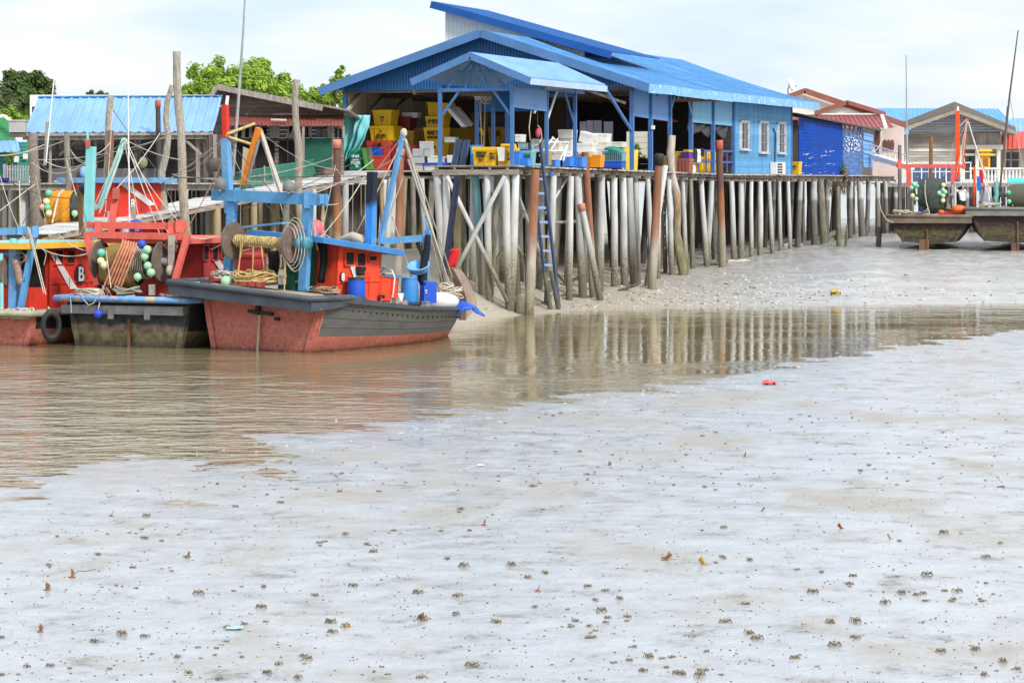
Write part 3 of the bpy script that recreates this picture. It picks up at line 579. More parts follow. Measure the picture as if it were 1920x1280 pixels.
# air conditioner
AC = thing('air_conditioner', 'white outdoor air-conditioner unit low on the sky blue wall', 'air conditioner', D(39.7, -0.2, 5.7))
pa, pb = PV(1446, 304, -0.1), PV(1463.5, 327, -0.1); tm = ((pa + pb) / 2 - O2).dot(U2); tw = (pb - pa).dot(U2) * 0.95; zc = (pa.z + pb.z) / 2 + ZO; zh = pa.z - pb.z
RU = math.atan2(U2.y, U2.x)
b = MB(); b.box(D(tm, -0.2, zc), (tw, 0.32, zh), RU); b.build('casing', M_white, AC)
b = MB()
for i in range(2):
    for j in range(4): b.box(D(tm - tw * 0.28 + i * tw * .3, -0.37, zc - zh * .34 + j * zh * .22), (tw * .24, 0.02, zh * .14), RU)
b.build('grille', M_black, AC)
b = MB(); b.tube([PV(1453, 304, -0.06), PV(1454, 250, -0.06), PV(1450, 241, -0.05)], 0.035, 6); b.build('pipe', M_black, AC)
# ================================================================== upper mono-pitch hall behind
WH = thing('upper_hall', 'taller hall with a deep blue single-slope roof and white corrugated wall behind the blue gable', 'building', D(24, 7, 9))
ta = 20.5
A_ = PT(808, 3, ta); B_ = PT(1112, 88, ta); dirs = (B_ - A_).normalized(); B_ = A_ + dirs * 8.9
C_ = A_ + U2 * 7.5; E_ = B_ + U2 * 7.5
b = MB(); b.corr(B_, E_, C_, A_, 0.3, 0.025); b.build('roof', M_roofd, WH)
b = MB(); b.bar(A_ - V((0, 0, .14)) - U2 * .04, B_ - V((0, 0, .14)) - U2 * .04, 0.05, 0.32); b.build('fascia', M_roofd, WH)
b = MB()
pl = PT(835, 60, ta + .5); pr = PT(1095, 60, ta + .5); n = 34
for i in range(n):
    g0, g1 = i / n, (i + 0.86) / n; a = pl.lerp(pr, g0); c = pl.lerp(pr, g1)
    def top(p): 
        g = (V((p.x, p.y, 0)) - V((A_.x, A_.y, 0))).dot(V2) / (V((B_.x, B_.y, 0)) - V((A_.x, A_.y, 0))).dot(V2); return A_.z + (B_.z - A_.z) * g - 0.06
    q = lambda p, z: V((p.x, p.y, z))
    b.slab([q(a, 9.5), q(c, 9.5), q(c, top(c)), q(a, top(a))], U2 * 0.04)
    d_ = pl.lerp(pr, (i + 1) / n); b.slab([q(c, 9.5) + U2 * .05, q(d_, 9.5) + U2 * .05, q(d_, top(d_)) + U2 * .05, q(c, top(c)) + U2 * .05], U2 * 0.03)
b.build('wall', mat('white_corrugated_wall', (0.62, 0.62, 0.6), 0.6, 0.08, 1.0), WH)
# ================================================================== landing porch in front
PO = thing('landing_porch', 'small blue gabled porch roof on slim blue posts over the landing stage', 'porch', D(4.5, 1.4, 5.9))
PEZ, PRZ, PC, PW = 9.13, 10.08, 1.44, 2.33
def pr_(t, v, up=0): return D(t, v, PRZ - (PRZ - PEZ) * abs(v - PC) / PW + up)
b = MB(); b.corr(pr_(-0.55, PC - PW), pr_(8.75, PC - PW), pr_(9.6, PC), pr_(-0.55, PC), 0.24, 0.025); b.corr(pr_(8.75, PC + PW), pr_(-0.55, PC + PW), pr_(-0.55, PC), pr_(9.2, PC), 0.24, 0.025)
b.build('roof', M_roofl, PO)
b = MB()
for s_ in (-1, 1): b.bar(pr_(-0.6, PC, -0.12), pr_(-0.6, PC + s_ * (PW + .03), -0.12), 0.045, 0.26)
b.build('gable_fascia', M_fascia, PO)
b = MB(); b.bar(pr_(-0.58, PC - PW - .03, -0.13), pr_(8.8, PC - PW - .03, -0.13), 0.04, 0.24); b.build('eave_fascia', mat('pale_fascia', srgb(165, 190, 222), 0.6, 0.1, 1.0, srgb(120, 150, 200), 0.3, 3.0), PO)
for t, v in ((0, 0), (0, 2.86), (4.0, 0), (4.0, 2.86), (7.5, 0), (7.5, 2.86), (3.2, 1.9)):
    b = MB(); b.box(D(t, v, (8.95 + dz(t) - .35) / 2), (0.13, 0.13, 8.95 - dz(t) + .35), RU)
    if v == 0: b.box(D(t, v - .1, dz(t) - .28), (0.3, 0.3, 0.16), RU)
    if t != 3.2: b.build('post', M_blue, PO)
    else: b = MB(); b.box(D(t, v, 7.2), (0.13, 0.13, 2.7), RU); b.build('post', M_blue, PO)
b = MB(); b.bar(D(0, -0.1, 8.72), D(0, 2.96, 8.72), 0.09, 0.13); b.bar(D(7.5, 0, 8.72), D(7.5, 2.86, 8.72), 0.09, 0.13)
for v in (0, 2.86): b.bar(D(0, v, 8.85), D(8.6, v, 8.85), 0.09, 0.12)
b.build('tie_beam', M_blue, PO)
b = MB()
for v0, v1, z0, z1 in ((1.44, 1.0, 9.9, 8.75), (1.44, 1.85, 9.9, 8.75), (1.44, 1.44, 9.9, 9.35), (1.3, .25, 9.8, 8.75), (1.55, 2.6, 9.8, 8.75), (.7, 2.2, 9.4, 9.4)): b.bar(D(0.02, v0, z0), D(0.02, v1, z1), 0.06, 0.08)
b.build('truss', M_blue, PO)
for v0, v1 in ((0.05, 0.75), (2.8, 2.1)):
    b = MB(); b.bar(D(0.03, v0, 7.75), D(0.03, v1, 8.68), 0.07, 0.09); b.build('brace', M_blue, PO)
for t0, t1, z in ((4.1, 5.3, 7.6), (7.4, 6.3, 7.6), (2.6, 3.9, 7.9)):
    b = MB(); b.bar(D(t0, 0.02, z), D(t1, 0.02, 8.8), 0.06, 0.07); b.build('brace', M_white if t0 != 7.4 else M_blue, PO)
b = MB(); b.slab([D(0.1, -0.04, 8.05), D(4.1, -0.04, 7.98), D(4.1, -0.04, 8.9), D(0.1, -0.04, 8.9)], V2 * 0.03); b.build('side_panel', M_panel, PO)
b = MB(); b.slab([D(4.2, 0.4, 8.0), D(4.2, 2.8, 8.0), D(4.2, 2.8, 8.8), D(4.2, 0.4, 8.8)], U2 * 0.03); b.build('inner_panel', M_corrb, PO)
b = MB(); b.bar(D(0.4, 2.2, 8.62), D(0.4, 0.6, 8.55), 0.16, 0.2); b.build('hoist_beam', M_wooddk, PO)
b = MB(); b.bar(PV(1020, 165, -.1), PV(1124, 164, -.1), 0.12, 0.14); b.build('boom_pipe', M_steel, PO)
# ================================================================== mooring posts
M_rustpile = matz('rusty_pile', [(0, (0.15, 0.13, 0.08)), (0.9, (0.28, 0.25, 0.17)), (2.0, (0.42, 0.37, 0.33)), (3.0, (0.30, 0.15, 0.10)), (4.2, (0.26, 0.11, 0.06)), (9.9, (0.27, 0.13, 0.085))], 0.8, 0.8, 1.5, 0.2, 0.25, spots=(0, 2, (0.1, 0.09, 0.06)))
M_rustpile2 = matz('dark_rusty_pile', [(0, (0.15, 0.13, 0.09)), (1.4, (0.22, 0.19, 0.14)), (2.6, (0.30, 0.26, 0.2)), (3.3, (0.28, 0.12, 0.06)), (4.1, (0.30, 0.12, 0.05)), (4.7, (0.12, 0.065, 0.05)), (9.9, (0.14, 0.075, 0.06))], 0.8, 0.7, 1.5, 0.2, 0.25)
M_trunk = matz('bleached_trunk', [(0, (0.09, 0.085, 0.05)), (1.8, (0.16, 0.16, 0.08)), (3.0, (0.24, 0.22, 0.13)), (4.0, (0.34, 0.29, 0.23)), (9.9, (0.36, 0.32, 0.27))], 0.9, 1.2, 2.5, 0.35, 1.0, 9, stretch=(3, 3, 0.6))
M_trunk2 = matz('grey_bark', [(0, (0.10, 0.085, 0.06)), (2.0, (0.16, 0.13, 0.10)), (4.0, (0.24, 0.205, 0.17)), (9.9, (0.27, 0.235, 0.2))], 0.95, 1.0, 3.0, 0.4, 1.0, 12, stretch=(4, 4, 0.8))
M_drift = matz('split_driftwood', [(0, (0.13, 0.12, 0.07)), (1.6, (0.19, 0.18, 0.09)), (3.0, (0.25, 0.22, 0.13)), (4.0, (0.30, 0.17, 0.11)), (4.8, (0.42, 0.38, 0.32)), (9.9, (0.5, 0.46, 0.4))], 0.9, 0.9, 2.0, 0.35, 0.8, 8)
M_redcap = mat('red_cap_paint', (0.42, 0.10, 0.07), 0.6, 0.15, 3.0, (0.5, 0.3, 0.25), 0.25, 6.0)
M_pinkcap = mat('salmon_cap_paint', (0.55, 0.22, 0.16), 0.6, 0.15, 3.0)
def mpost(name, label, cat, top, bot, w, m, Y=None, cap=None, wob=0.0, n=14, taper=0.9, group='mooring posts', k=8, jit=0.0):
    p0 = ground_hit(*bot) if Y is None else P(bot[0], bot[1], Y)
    Y0 = p0.y; p1 = P(top[0], top[1], Y0); r = w / 2 / F * Y0
    o = thing(name, label, cat, p0, group)
    q0 = p0 - (p1 - p0).normalized() * 0.7 if Y is None else p0
    pts = [q0.lerp(p1, i / k) + V((math.sin(i * 1.7) * wob, math.cos(i * 2.1) * wob, 0)) for i in range(k + 1)]
    b = MB(); b.tube(pts, [r * (1.05 - (1.05 - taper) * i / k) * (1 + rnd.uniform(-jit, jit)) for i in range(k + 1)], n, jit=jit * 0.6)
    b.build('shaft', m, o)
    if cap:
        b = MB(); d = (p1 - p0).normalized(); b.lathe(p1 - d * cap[1], [(0.01, 0), (r * 1.12, 0), (r * 1.12, cap[1] + 0.02), (r * 0.9, cap[1] + .05), (0.0, cap[1] + 0.05)], n, d); b.build('cap', cap[0], o)
    return o
mpost('mooring_post', 'rust brown pipe pile with pale foot, beside the blue ladder at the water edge', 'mooring post', (1004, 318), (992, 590), 18, M_rustpile)
mpost('mooring_post', 'rust brown pipe pile with a second pale pile leaning on its foot', 'mooring post', (1097, 285), (1113, 558), 15, M_rustpile)
mpost('mooring_post', 'short pale pile leaning against the foot of a rust brown pipe pile', 'mooring post', (1090, 384), (1126, 563), 13, M_pile, cap=(M_pinkcap, 0.25))
mpost('mooring_post', 'rust brown pile with a black cap leaning beside the split driftwood trunk', 'mooring post', (1236, 290), (1222, 542), 16, M_rustpile, cap=(M_black, 0.45))
mpost('mooring_post', 'pale concrete pile leaning behind the black-capped rusty pile', 'mooring post', (1247, 310), (1214, 536), 13, M_pile)
mpost('mooring_post', 'crooked split driftwood trunk standing on the mud before the deck', 'mooring post', (1256, 254), (1278, 515), 17, M_drift, wob=0.09, jit=0.14, n=11, taper=0.75)
mpost('mooring_post', 'dark rusty pile with a faded red cap in front of the yellow bins', 'mooring post', (1348, 265), (1355, 501), 14, M_rustpile2, cap=(M_redcap, 0.4))
mpost('mooring_post', 'square dark rust post with salmon cap before the green panel', 'mooring post', (632, 264), (632, 470), 15, M_rustpile2, Y=107.5, cap=(M_pinkcap, 0.3))
mpost('mooring_post', 'tall rust pile with pink top behind the blue sheer pole', 'mooring post', (751, 281), (746, 530), 15, M_rustpile, cap=(M_pinkcap, 0.25))
mpost('mooring_post', 'tallest grey weathered tree trunk pole, flat sawn top', 'mooring post', (330, 97), (352, 500), 17, M_trunk, Y=101.5, wob=0.035, jit=0.06, taper=0.86)
mpost('mooring_post', 'bent bleached trunk leaning close to the tallest pole', 'mooring post', (319, 160), (300, 420), 16, M_trunk, Y=105, wob=0.10, jit=0.08, taper=0.55)
mpost('mooring_post', 'knobbly pale trunk pole in front of the weathered plank house', 'mooring post', (553, 150), (566, 470), 15, M_trunk, Y=103, wob=0.05, jit=0.09, taper=0.8)
mpost('mooring_post', 'grey log post with a brown square timber strapped to it', 'mooring post', (207, 181), (196, 440), 15, M_trunk, Y=106, wob=0.03, jit=0.06, taper=0.85)
mpost('mooring_post', 'thick barky trunk at the left with a white rope loop', 'mooring post', (61, 250), (70, 430), 21, M_trunk2, Y=108, wob=0.02, jit=0.06, taper=0.82)
mpost('mooring_post', 'slim dark brown pile with pale blue rope tied round its top', 'mooring post', (125, 250), (132, 450), 11, M_pilew, Y=101, wob=0.01, taper=0.98)
mpost('mooring_post', 'dark square pole with a small red box on top', 'mooring post', (296, 190), (298, 335), 10, mat('brown_black_pole', (0.06, 0.05, 0.045), 0.8, 0.3), Y=111, cap=(M_redcap, 0.25))
mpost('mooring_post', 'broken jagged stump behind the rust post with salmon cap', 'mooring post', (606, 385), (603, 470), 12, mat('pale_rotten_wood', (0.40, 0.30, 0.19), 0.9, 0.4, 3, (0.15, 0.1, 0.07), 0.4, 5, 0.8, 12, (5, 5, 1)), Y=106, jit=0.25, taper=0.35)
mpost('mooring_post', 'low rusty-topped stump at the water edge by the crossed braces', 'mooring post', (977, 553), (975, 588), 21, M_rustpile, taper=0.85)
mpost('mooring_post', 'dark green barked stake by the ladder foot, left one of a pair', 'mooring post', (1021, 511), (1032, 580), 9, M_pilew, jit=0.05)
mpost('mooring_post', 'dark green barked stake by the ladder foot, right one of a pair', 'mooring post', (1033, 508), (1047, 580), 9, M_pilew, jit=0.05)
mpost('mooring_post', 'mossy weathered post before the right end of the deck', 'mooring post', (1571, 350), (1573, 462), 10, M_pilew, jit=0.1, taper=0.8)
mpost('mooring_post', 'splintered pale stump on the mud under the small blue shack', 'mooring post', (1588, 420), (1586, 462), 8, M_drift, jit=0.25, taper=0.4)
mpost('mooring_post', 'slim dark brown pile between the shack and the stranded boat', 'mooring post', (1687, 272), (1687, 400), 7, M_pilew, Y=150, taper=0.95)
mpost('mooring_post', 'ochre turned post standing before the grey plank house', 'mooring post', (1746, 257), (1745, 345), 7, mat('ochre_post', (0.24, 0.12, 0.04), 0.7, 0.2), Y=150, taper=1.0)
mpost('mooring_post', 'short pale pile stump beside the stranded boat', 'mooring post', (1649, 425), (1647, 462), 11, M_pilew, jit=0.1)
b = MB(); p = P(207, 245, 105.7); q = P(205, 410, 105.7); b.bar(p, q, 0.24, 0.2)
o = b.build('square_timber', mat('brown_timber', (0.22, 0.10, 0.055), 0.8, 0.2), None); tag(o, 'brown square timber strapped to the grey log post at left', 'timber')
# ladders
def ladder(a0, a1, wd, n, right, m, mr, label, rr=0.055):
    o = thing('ladder', label, 'ladder', a1); r = V(right).normalized() * wd / 2
    for s_ in (-1, 1):
        b = MB(); b.bar(a0 + r * s_, a1 + r * s_, rr * 1.6, rr * 2.4); b.build('rail', m, o)
    for i in range(n):
        g = (i + 0.5) / n; p = V(a0).lerp(V(a1), g); b = MB(); b.bar(p - r * 1.1, p + r * 1.1, 0.05, 0.09); b.build('rung', mr, o)
    return o
M_slate = mat('slate_blue_steel', srgb(62, 78, 108), 0.5, 0.2, 2.0, srgb(120, 135, 160), 0.2, 5.0)
M_rung = mat('pale_blue_rung', srgb(140, 165, 215), 0.6, 0.1, 2.0)
g1 = ground_hit(1040, 575)
ladder(P(1003, 268, g1.y - 1.4), g1 - V((0, 0, .3)), 0.42, 12, (1, 0.2, 0), M_slate, M_rung, 'slate blue steel ladder with pale rungs hanging from the landing stage')
ladder(PV(1243, 365, -0.5), ground_hit(1248, 510) - V((0, 0, .2)), 0.34, 7, U2, M_wooddk, M_pilew, 'short wet wooden ladder behind the crooked driftwood trunk')
o = ladder(PV(858, 330, 1.7), PV(833, 520, 1.7), 0.34, 8, U2, mat('blue_black_ladder', srgb(28, 34, 58), 0.6, 0.2), mat('blue_black_ladder', srgb(28, 34, 58)), 'dark navy ladder under the landing stage behind the red bow cloth')
# ================================================================== bins, boxes and gear on the deck
CZN = 0
def cm(name, c, **k): return mat(name, c, **({'rough': 0.5, 'var': 0.12, 'scale': 2.0, 'bump': 0.05} | k))
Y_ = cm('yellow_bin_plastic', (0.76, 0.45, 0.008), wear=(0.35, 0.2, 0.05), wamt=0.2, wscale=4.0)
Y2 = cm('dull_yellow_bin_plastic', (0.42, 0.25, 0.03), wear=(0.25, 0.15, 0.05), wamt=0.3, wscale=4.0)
OR = cm('orange_bin_plastic', (0.74, 0.28, 0.008)); RD = cm('red_bin_plastic', (0.52, 0.055, 0.035)); MR = cm('maroon_bin_plastic', (0.20, 0.02, 0.03))
BR = cm('reddish_brown_bin', (0.30, 0.10, 0.08)); BL = cm('blue_crate_plastic', srgb(60, 130, 215)); BD = cm('deep_blue_plastic', srgb(30, 80, 190)); GR = cm('green_box_plastic', srgb(20, 130, 110))
GT = cm('teal_basket_plastic', srgb(110, 165, 170)); FO = cm('white_foam', (0.66, 0.65, 0.62), rough=0.8, bump=0.2, bscale=60, wear=(0.42, 0.4, 0.36), wamt=0.2); FG = cm('grey_foam', (0.45, 0.45, 0.46), rough=0.8)
PU = cm('purple_plastic', srgb(80, 50, 140)); INK = cm('black_lettering', (0.03, 0.02, 0.015)); WINK = cm('white_lettering', (0.7, 0.72, 0.7)); GN = cm('green_board', srgb(70, 140, 60)); BIW = cm('brown_wood_bin', (0.26, 0.14, 0.04))
UP = V((0, 0, 1))
def crate(px0, py0, px1, py1, t, dep, m, label, style='tub', let=None, grp=None, cat=None, plane='t', tilt=0.0, lid=None, name=None):
    if plane == 't': a, c = PT(px0, py1, t), PT(px1, py0, t); R = -V2; B = U2
    else: a, c = PV(px0, py1, t), PV(px1, py0, t); R = U2; B = V2
    wd = (c - a).dot(R); h = c.z - a.z; o0 = a + R * wd / 2
    nm = name or {'tub': 'fish_bin', 'foam': 'foam_box', 'basket': 'plastic_basket', 'box': 'plastic_crate'}[style]
    ob = thing(nm, label, cat or {'tub': 'fish bin', 'foam': 'foam box', 'basket': 'basket', 'box': 'crate'}[style], o0, grp)
    RT = Matrix.Rotation(tilt, 3, B)
    def q(x, y, z): return o0 + RT @ (R * (x * wd / 2) + B * (dep / 2 + y * dep / 2)) + RT @ (UP * (z * h))
    b = MB()
    def ring(s, z): return [q(-s, -s, z), q(s, -s, z), q(s, s, z), q(-s, s, z)]
    if style == 'tub' or style == 'basket': rings = [(0.86, 0), (0.96, 0.8), (0.96, 0.82), (1.0, 0.82), (1.0, 1.0), (0.93, 1.0), (0.86, 0.12)]
    elif style == 'foam': rings = [(0.94, 0), (0.97, 0.68), (0.955, 0.69), (0.955, 0.715), (1.0, 0.72), (1.0, 0.97), (0.97, 1.0)]
    else: rings = [(0.97, 0), (0.97, .08), (0.94, .1), (0.94, 0.86), (1.0, 0.87), (1.0, 1.0), (0.93, 1.0), (0.93, 0.08)]
    vs = []
    for s_, z in rings: vs += ring(s_, z)
    k = len(rings); fs = [(i * 4 + j, i * 4 + (j + 1) % 4, (i + 1) * 4 + (j + 1) % 4, (i + 1) * 4 + j) for i in range(k - 1) for j in range(4)]
    fs += [(3, 2, 1, 0), tuple(range(4 * k - 4, 4 * k))]; b.add(vs, fs)
    b.build('body', m, ob)
    if style == 'tub' and wd > 0.5:
        b = MB()
        for x in (-0.5, 0.0, 0.5): b.slab([q(x - .03, -0.9, 0.06), q(x + .03, -0.9, 0.06), q(x + .03, -0.985, 0.8), q(x - .03, -0.985, 0.8)], -B * 0.02)
        b.build('ribs', m, ob)
    if style == 'basket':
        b = MB()
        for i in range(9): b.slab([q(-.8 + .2 * i - .03, -0.91, .12), q(-.8 + .2 * i + .03, -0.91, .12), q(-.8 + .2 * i + .03, -0.985, .76), q(-.8 + .2 * i - .03, -0.985, .76)], -B * 0.01)
        b.build('slots', M_black, ob)
    if style == 'box':
        b = MB()
        for x in (-0.62, 0, 0.62): b.slab([q(x - .24, -0.96, .2), q(x + .24, -0.96, .2), q(x + .24, -0.96, .75), q(x - .24, -0.96, .75)], -B * 0.012)
        b.build('side_ribs', m, ob)
    if lid:
        b = MB(); b.slab([q(-1.04, -1.04, 1.0), q(1.04, -1.04, 1.0), q(1.04, 1.04, 1.0), q(-1.04, 1.04, 1.0)], RT @ (UP * 0.09)); b.build('lid', lid, ob)
    for s_, x, z, fr in (let or ()):
        text(s_, h * fr, q(x, -0.975 if z < .8 else -1.0, z) - B * 0.035, RT @ R, RT @ UP, WINK if m is GR else INK, ob, bold=0.012)
    return ob
def dzt(t): return dz(t)
# left bay of the shed
crate(699, 210, 734, 236, 16.4, 0.9, Y_, 'bright yellow fish bin topmost on the pile by the turquoise sheet', let=(('天', 0, .5, .35),), lid=Y_)
crate(692, 236, 737, 264, 16.2, 1.1, Y_, 'wide yellow fish bin under the topmost yellow bin', let=(('高 升', 0, .3, .3), ('一', 0, .62, .2)), tilt=0.0)
crate(687, 264, 729, 318, 16.0, 0.9, RD, 'tall red fish bin at the bottom of the left pile', let=(('大 吉', 0, .86, .13),))
crate(694, 276, 711, 292, 15.5, 0.4, BD, 'small deep blue crate on the red bin front', 'box')
crate(693, 292, 716, 319, 15.4, 0.6, RD, 'small bright red crate below the deep blue crate', 'box')
crate(738, 222, 769, 245, 17.6, 0.9, MR, 'dark red fish bin under the white foam box at the back', lid=MR)
crate(753, 211, 783, 221, 17.8, 0.5, FO, 'flat white foam box on the dark red bin', 'foam')
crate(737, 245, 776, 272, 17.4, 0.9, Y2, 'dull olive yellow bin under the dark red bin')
crate(733, 272, 775, 319, 16.3, 0.9, MR, 'deep maroon bin behind the rust pile with pink top')
crate(776, 240, 798, 268, 18.2, 0.9, BIW, 'brown bin at the left of the yellow bin tower')
crate(800, 196, 838, 218, 17.6, 0.9, Y_, 'yellow bin on top of the yellow tower, lettered sideways', tilt=0.06, lid=Y_)
crate(797, 218, 832, 239, 17.4, 0.9, Y_, 'yellow bin second from the top of the tower', let=(('永興行', 0.0, .5, .42),))
crate(794, 239, 831, 267, 17.2, 0.9, Y_, 'yellow bin third from the top of the tower', let=(('永興行', 0, .62, .3), ('HASIL LAUT', 0, .34, .16)))
crate(797, 267, 829, 292, 17.0, 0.9, Y_, 'yellow bin at the foot of the tower', let=(('吉', -.1, .5, .5),))
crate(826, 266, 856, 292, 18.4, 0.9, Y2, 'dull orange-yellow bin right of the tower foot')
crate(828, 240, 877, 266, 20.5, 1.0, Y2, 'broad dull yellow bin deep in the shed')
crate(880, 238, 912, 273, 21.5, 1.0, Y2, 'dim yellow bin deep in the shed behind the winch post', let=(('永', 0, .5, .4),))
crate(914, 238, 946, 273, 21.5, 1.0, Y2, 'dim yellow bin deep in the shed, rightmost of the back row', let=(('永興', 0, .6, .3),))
crate(882, 212, 916, 238, 21.7, 1.0, BIW, 'brown bin stacked on the dim yellow back row')
crate(916, 214, 944, 238, 21.8, 1.0, cm('very_dark_bin', (0.07, 0.055, 0.06)), 'nearly black bin stacked on the dim yellow back row')
for i in range(3):
    b = MB(); a = PT(838 + 6 * i, 207 - 1 * i, 17 + .3 * i); c = PT(866 + 5 * i, 239 - i, 17 + .3 * i); d_ = U2 * 0.5; b.slab([a, c, c + d_, a + d_], V((0.10, 0, 0.12))); o = b.build('foam_slab', FG if i % 2 else FO)
    tag(o, ('lowest', 'middle', 'uppermost')[i] + ' of three pale slabs leaning in the shed beside the yellow tower', 'foam slab', 'leaning foam slabs')
crate(833, 257, 853, 267, 16.6, 0.5, FO, 'small white foam box on the dull orange-yellow bin', 'foam')
for i, (a, b_, c, d_, l, m) in enumerate(((786, 265, 806, 279, 'grey foam box topmost of the stack left of the porch', FG), (773, 279, 794, 293, 'grey-white foam box in the second layer behind the sheer pole ropes', FG), (795, 279, 807, 293, 'narrow grey foam box in the second layer beside the yellow tower', FG), (774, 293, 795, 306, 'grey foam box in the third layer behind the ropes', FG), (801, 292, 821, 305, 'white foam box left of the porch post', FO), (838, 291, 853, 305, 'white foam box right of the porch post', FO), (822, 293, 833, 305, 'small foam box behind the porch post', FG), (778, 307, 793, 319.5, 'grey foam box lowest in the stack left of the porch', FG), (794, 310, 815, 319.5, 'low white foam box beneath the blue bench', FO))):
    crate(a, b_, c, d_, 15.6 + .02 * i, 0.5, m, l, 'foam', grp='foam boxes left of the porch')
b = MB(); b.slab([PT(792, 309, 15.7), PT(838, 309, 15.7), PT(838, 305, 15.7), PT(792, 305, 15.7)], U2 * 0.5); b.bar(PT(796, 309, 15.8), PT(796, 320, 15.8), .06); b.bar(PT(834, 309, 15.8), PT(834, 320, 15.8), .06)
tag(b.build('bench', BD), 'low deep blue bench carrying white foam boxes', 'bench')
ob = crate(655, 281, 679, 318.5, 14.7, 0.6, GR, 'teal green box with white hand lettering under the turquoise sheet', 'box', let=(('alami', -.05, .68, .2), ('segar', 0, .5, .14), ('POYE', 0, .34, .19), ('72', .2, .18, .16)), name='lettered_box')
b = MB(); b.slab([PT(677, 277, 14.6), PT(681, 277, 14.6), PT(689, 318, 14.6), PT(684.5, 318, 14.6)], U2 * 0.9); tag(b.build('board', GN), 'bright green board leaning beside the teal lettered box', 'board')
b = MB(); b.slab([PT(682, 277, 14.8), PT(693, 278, 14.8), PT(693, 318, 14.8), PT(690, 318, 14.8)], U2 * 0.1); tag(b.build('board', cm('olive_sheet', (0.13, 0.14, 0.08))), 'olive sheet leaning behind the bright green board', 'board')
# hanging turquoise sheet
b = MB(); nx, ny = 30, 16; vs = []
for j in range(ny + 1):
    for i in range(nx + 1):
        gx, gy = i / nx, j / ny
        xr = 692 - 4 * gy * gy - (8 * max(0, gy - .75) / .25) - 18 * max(0, gy - .55) / .45 * 1.2; xl = 643 + 5 * math.sin(gy * 3) * -0.6 + 4 * (1 - gy) - 4
        p = PT(xl + (xr - xl) * gx, 216 + (80 if gx > .5 else 84) * gy + (8 * (1 - gx) if gy > .9 else 0), 14.9)
        vs.append(p + U2 * (0.16 * math.sin(gx * 20 + 2.2 * gy * gx * 3 + noise.noise((gx * 3, gy * 2, 0)) * 2.5) + 0.10 * noise.noise((gx * 9, gy * 2.5, 3)) - 0.25 * math.sin(gy * 3.1) * gx))
fs = [(j * (nx + 1) + i, j * (nx + 1) + i + 1, (j + 1) * (nx + 1) + i + 1, (j + 1) * (nx + 1) + i) for j in range(ny) for i in range(nx)]
b.add(vs, fs, 0, True); o = b.build('draped_sheet', mat('turquoise_sheet', srgb(120, 205, 205), 0.8, 0.1, 0.8, srgb(165, 205, 235), 0.5, 0.5, 0.1, 8)); tag(o, 'turquoise and pale blue sheet draped over the left corner of the shed', 'sheet')
sm = o.modifiers.new('solid', 'SOLIDIFY'); sm.thickness = 0.02
# landing stage
crate(881, 272, 906, 312, 0.9, 0.1, cm('sky_tray', srgb(90, 170, 235)), 'sky blue tray standing on edge behind the lettered yellow bin', 'box', name='plastic_tray', cat='tray')
crate(885, 275.5, 931, 310.5, 0.15, 1.0, Y_, 'yellow fish bin lettered HGFB 716 at the front of the landing stage', let=(('THEW UN', -.25, .68, .13), ('HGFB', -.25, .5, .21), ('716', -.25, .24, .2), ('海产', .68, .6, .16), ('永興', .68, .4, .16)))
crate(931, 277, 958, 310.5, 0.25, 1.0, Y_, 'yellow fish bin with a white cloth over its rim at the front', let=(('海', .75, .6, .2), ('永', .75, .35, .2)))
b = MB(); b.slab([PT(932.5, 276, 0.12), PT(947, 276, 0.12), PT(946, 302, 0.12), PT(935, 302, 0.12)], -U2 * 0.02); tag(b.build('cloth', FO), 'white cloth hanging over the rim of the second yellow bin', 'cloth')
b = MB(); b.tube([PT(940, 273, 0.8), PT(967, 273, 0.8)], 0.07, 10); b.tube([PT(941, 273, .8), PT(941, 279, .8)], .06, 8); b.tube([PT(966, 273, .8), PT(966, 280, .8)], .06, 8); tag(b.build('pipe_rack', Y_), 'yellow pipe lying across the bins under the porch', 'pipe')
crate(963, 283, 974, 311, 0.4, 0.6, BL, 'narrow blue crate beside the right porch post', 'box')
crate(973, 282, 996, 310, 0.9, 0.6, GT, 'teal slatted basket between the porch post and the ladder', 'basket')
crate(975, 297, 990, 311, 0.5, 0.5, BL, 'low blue crate in front of the teal slatted basket', 'box')
crate(970, 268, 992, 280, 2.5, 0.6, cm('pale_teal_lid', srgb(150, 180, 185)), 'pale teal rounded box behind the teal slatted basket', 'box')
for a, c, l in (((861, 262), (852, 311), 'left of two dark steel channels leaning under the porch'), ((876, 263), (867, 311), 'right of two dark steel channels leaning under the porch')):
    b = MB(); p, q = PT(*a, 0.8), PT(*c, 0.5); b.bar(p, q, 0.2, 0.05); b.bar(p + V((.09, -.05, 0)), q + V((.09, -.05, 0)), 0.03, 0.1); b.bar(p + V((-.09, -.05, 0)), q + V((-.09, -.05, 0)), 0.03, 0.1)
    tag(b.build('steel_channel', M_slate), l, 'steel channel', 'leaning steel channels')
b = MB(); b.lathe(PT(862, 287, 0.9), [(0, 0), (.08, .02), (.1, .1), (.06, .2), (0, .22)], 10, (0, 0, 1)); tag(b.build('float', OR), 'small orange float between the two dark steel channels', 'float')
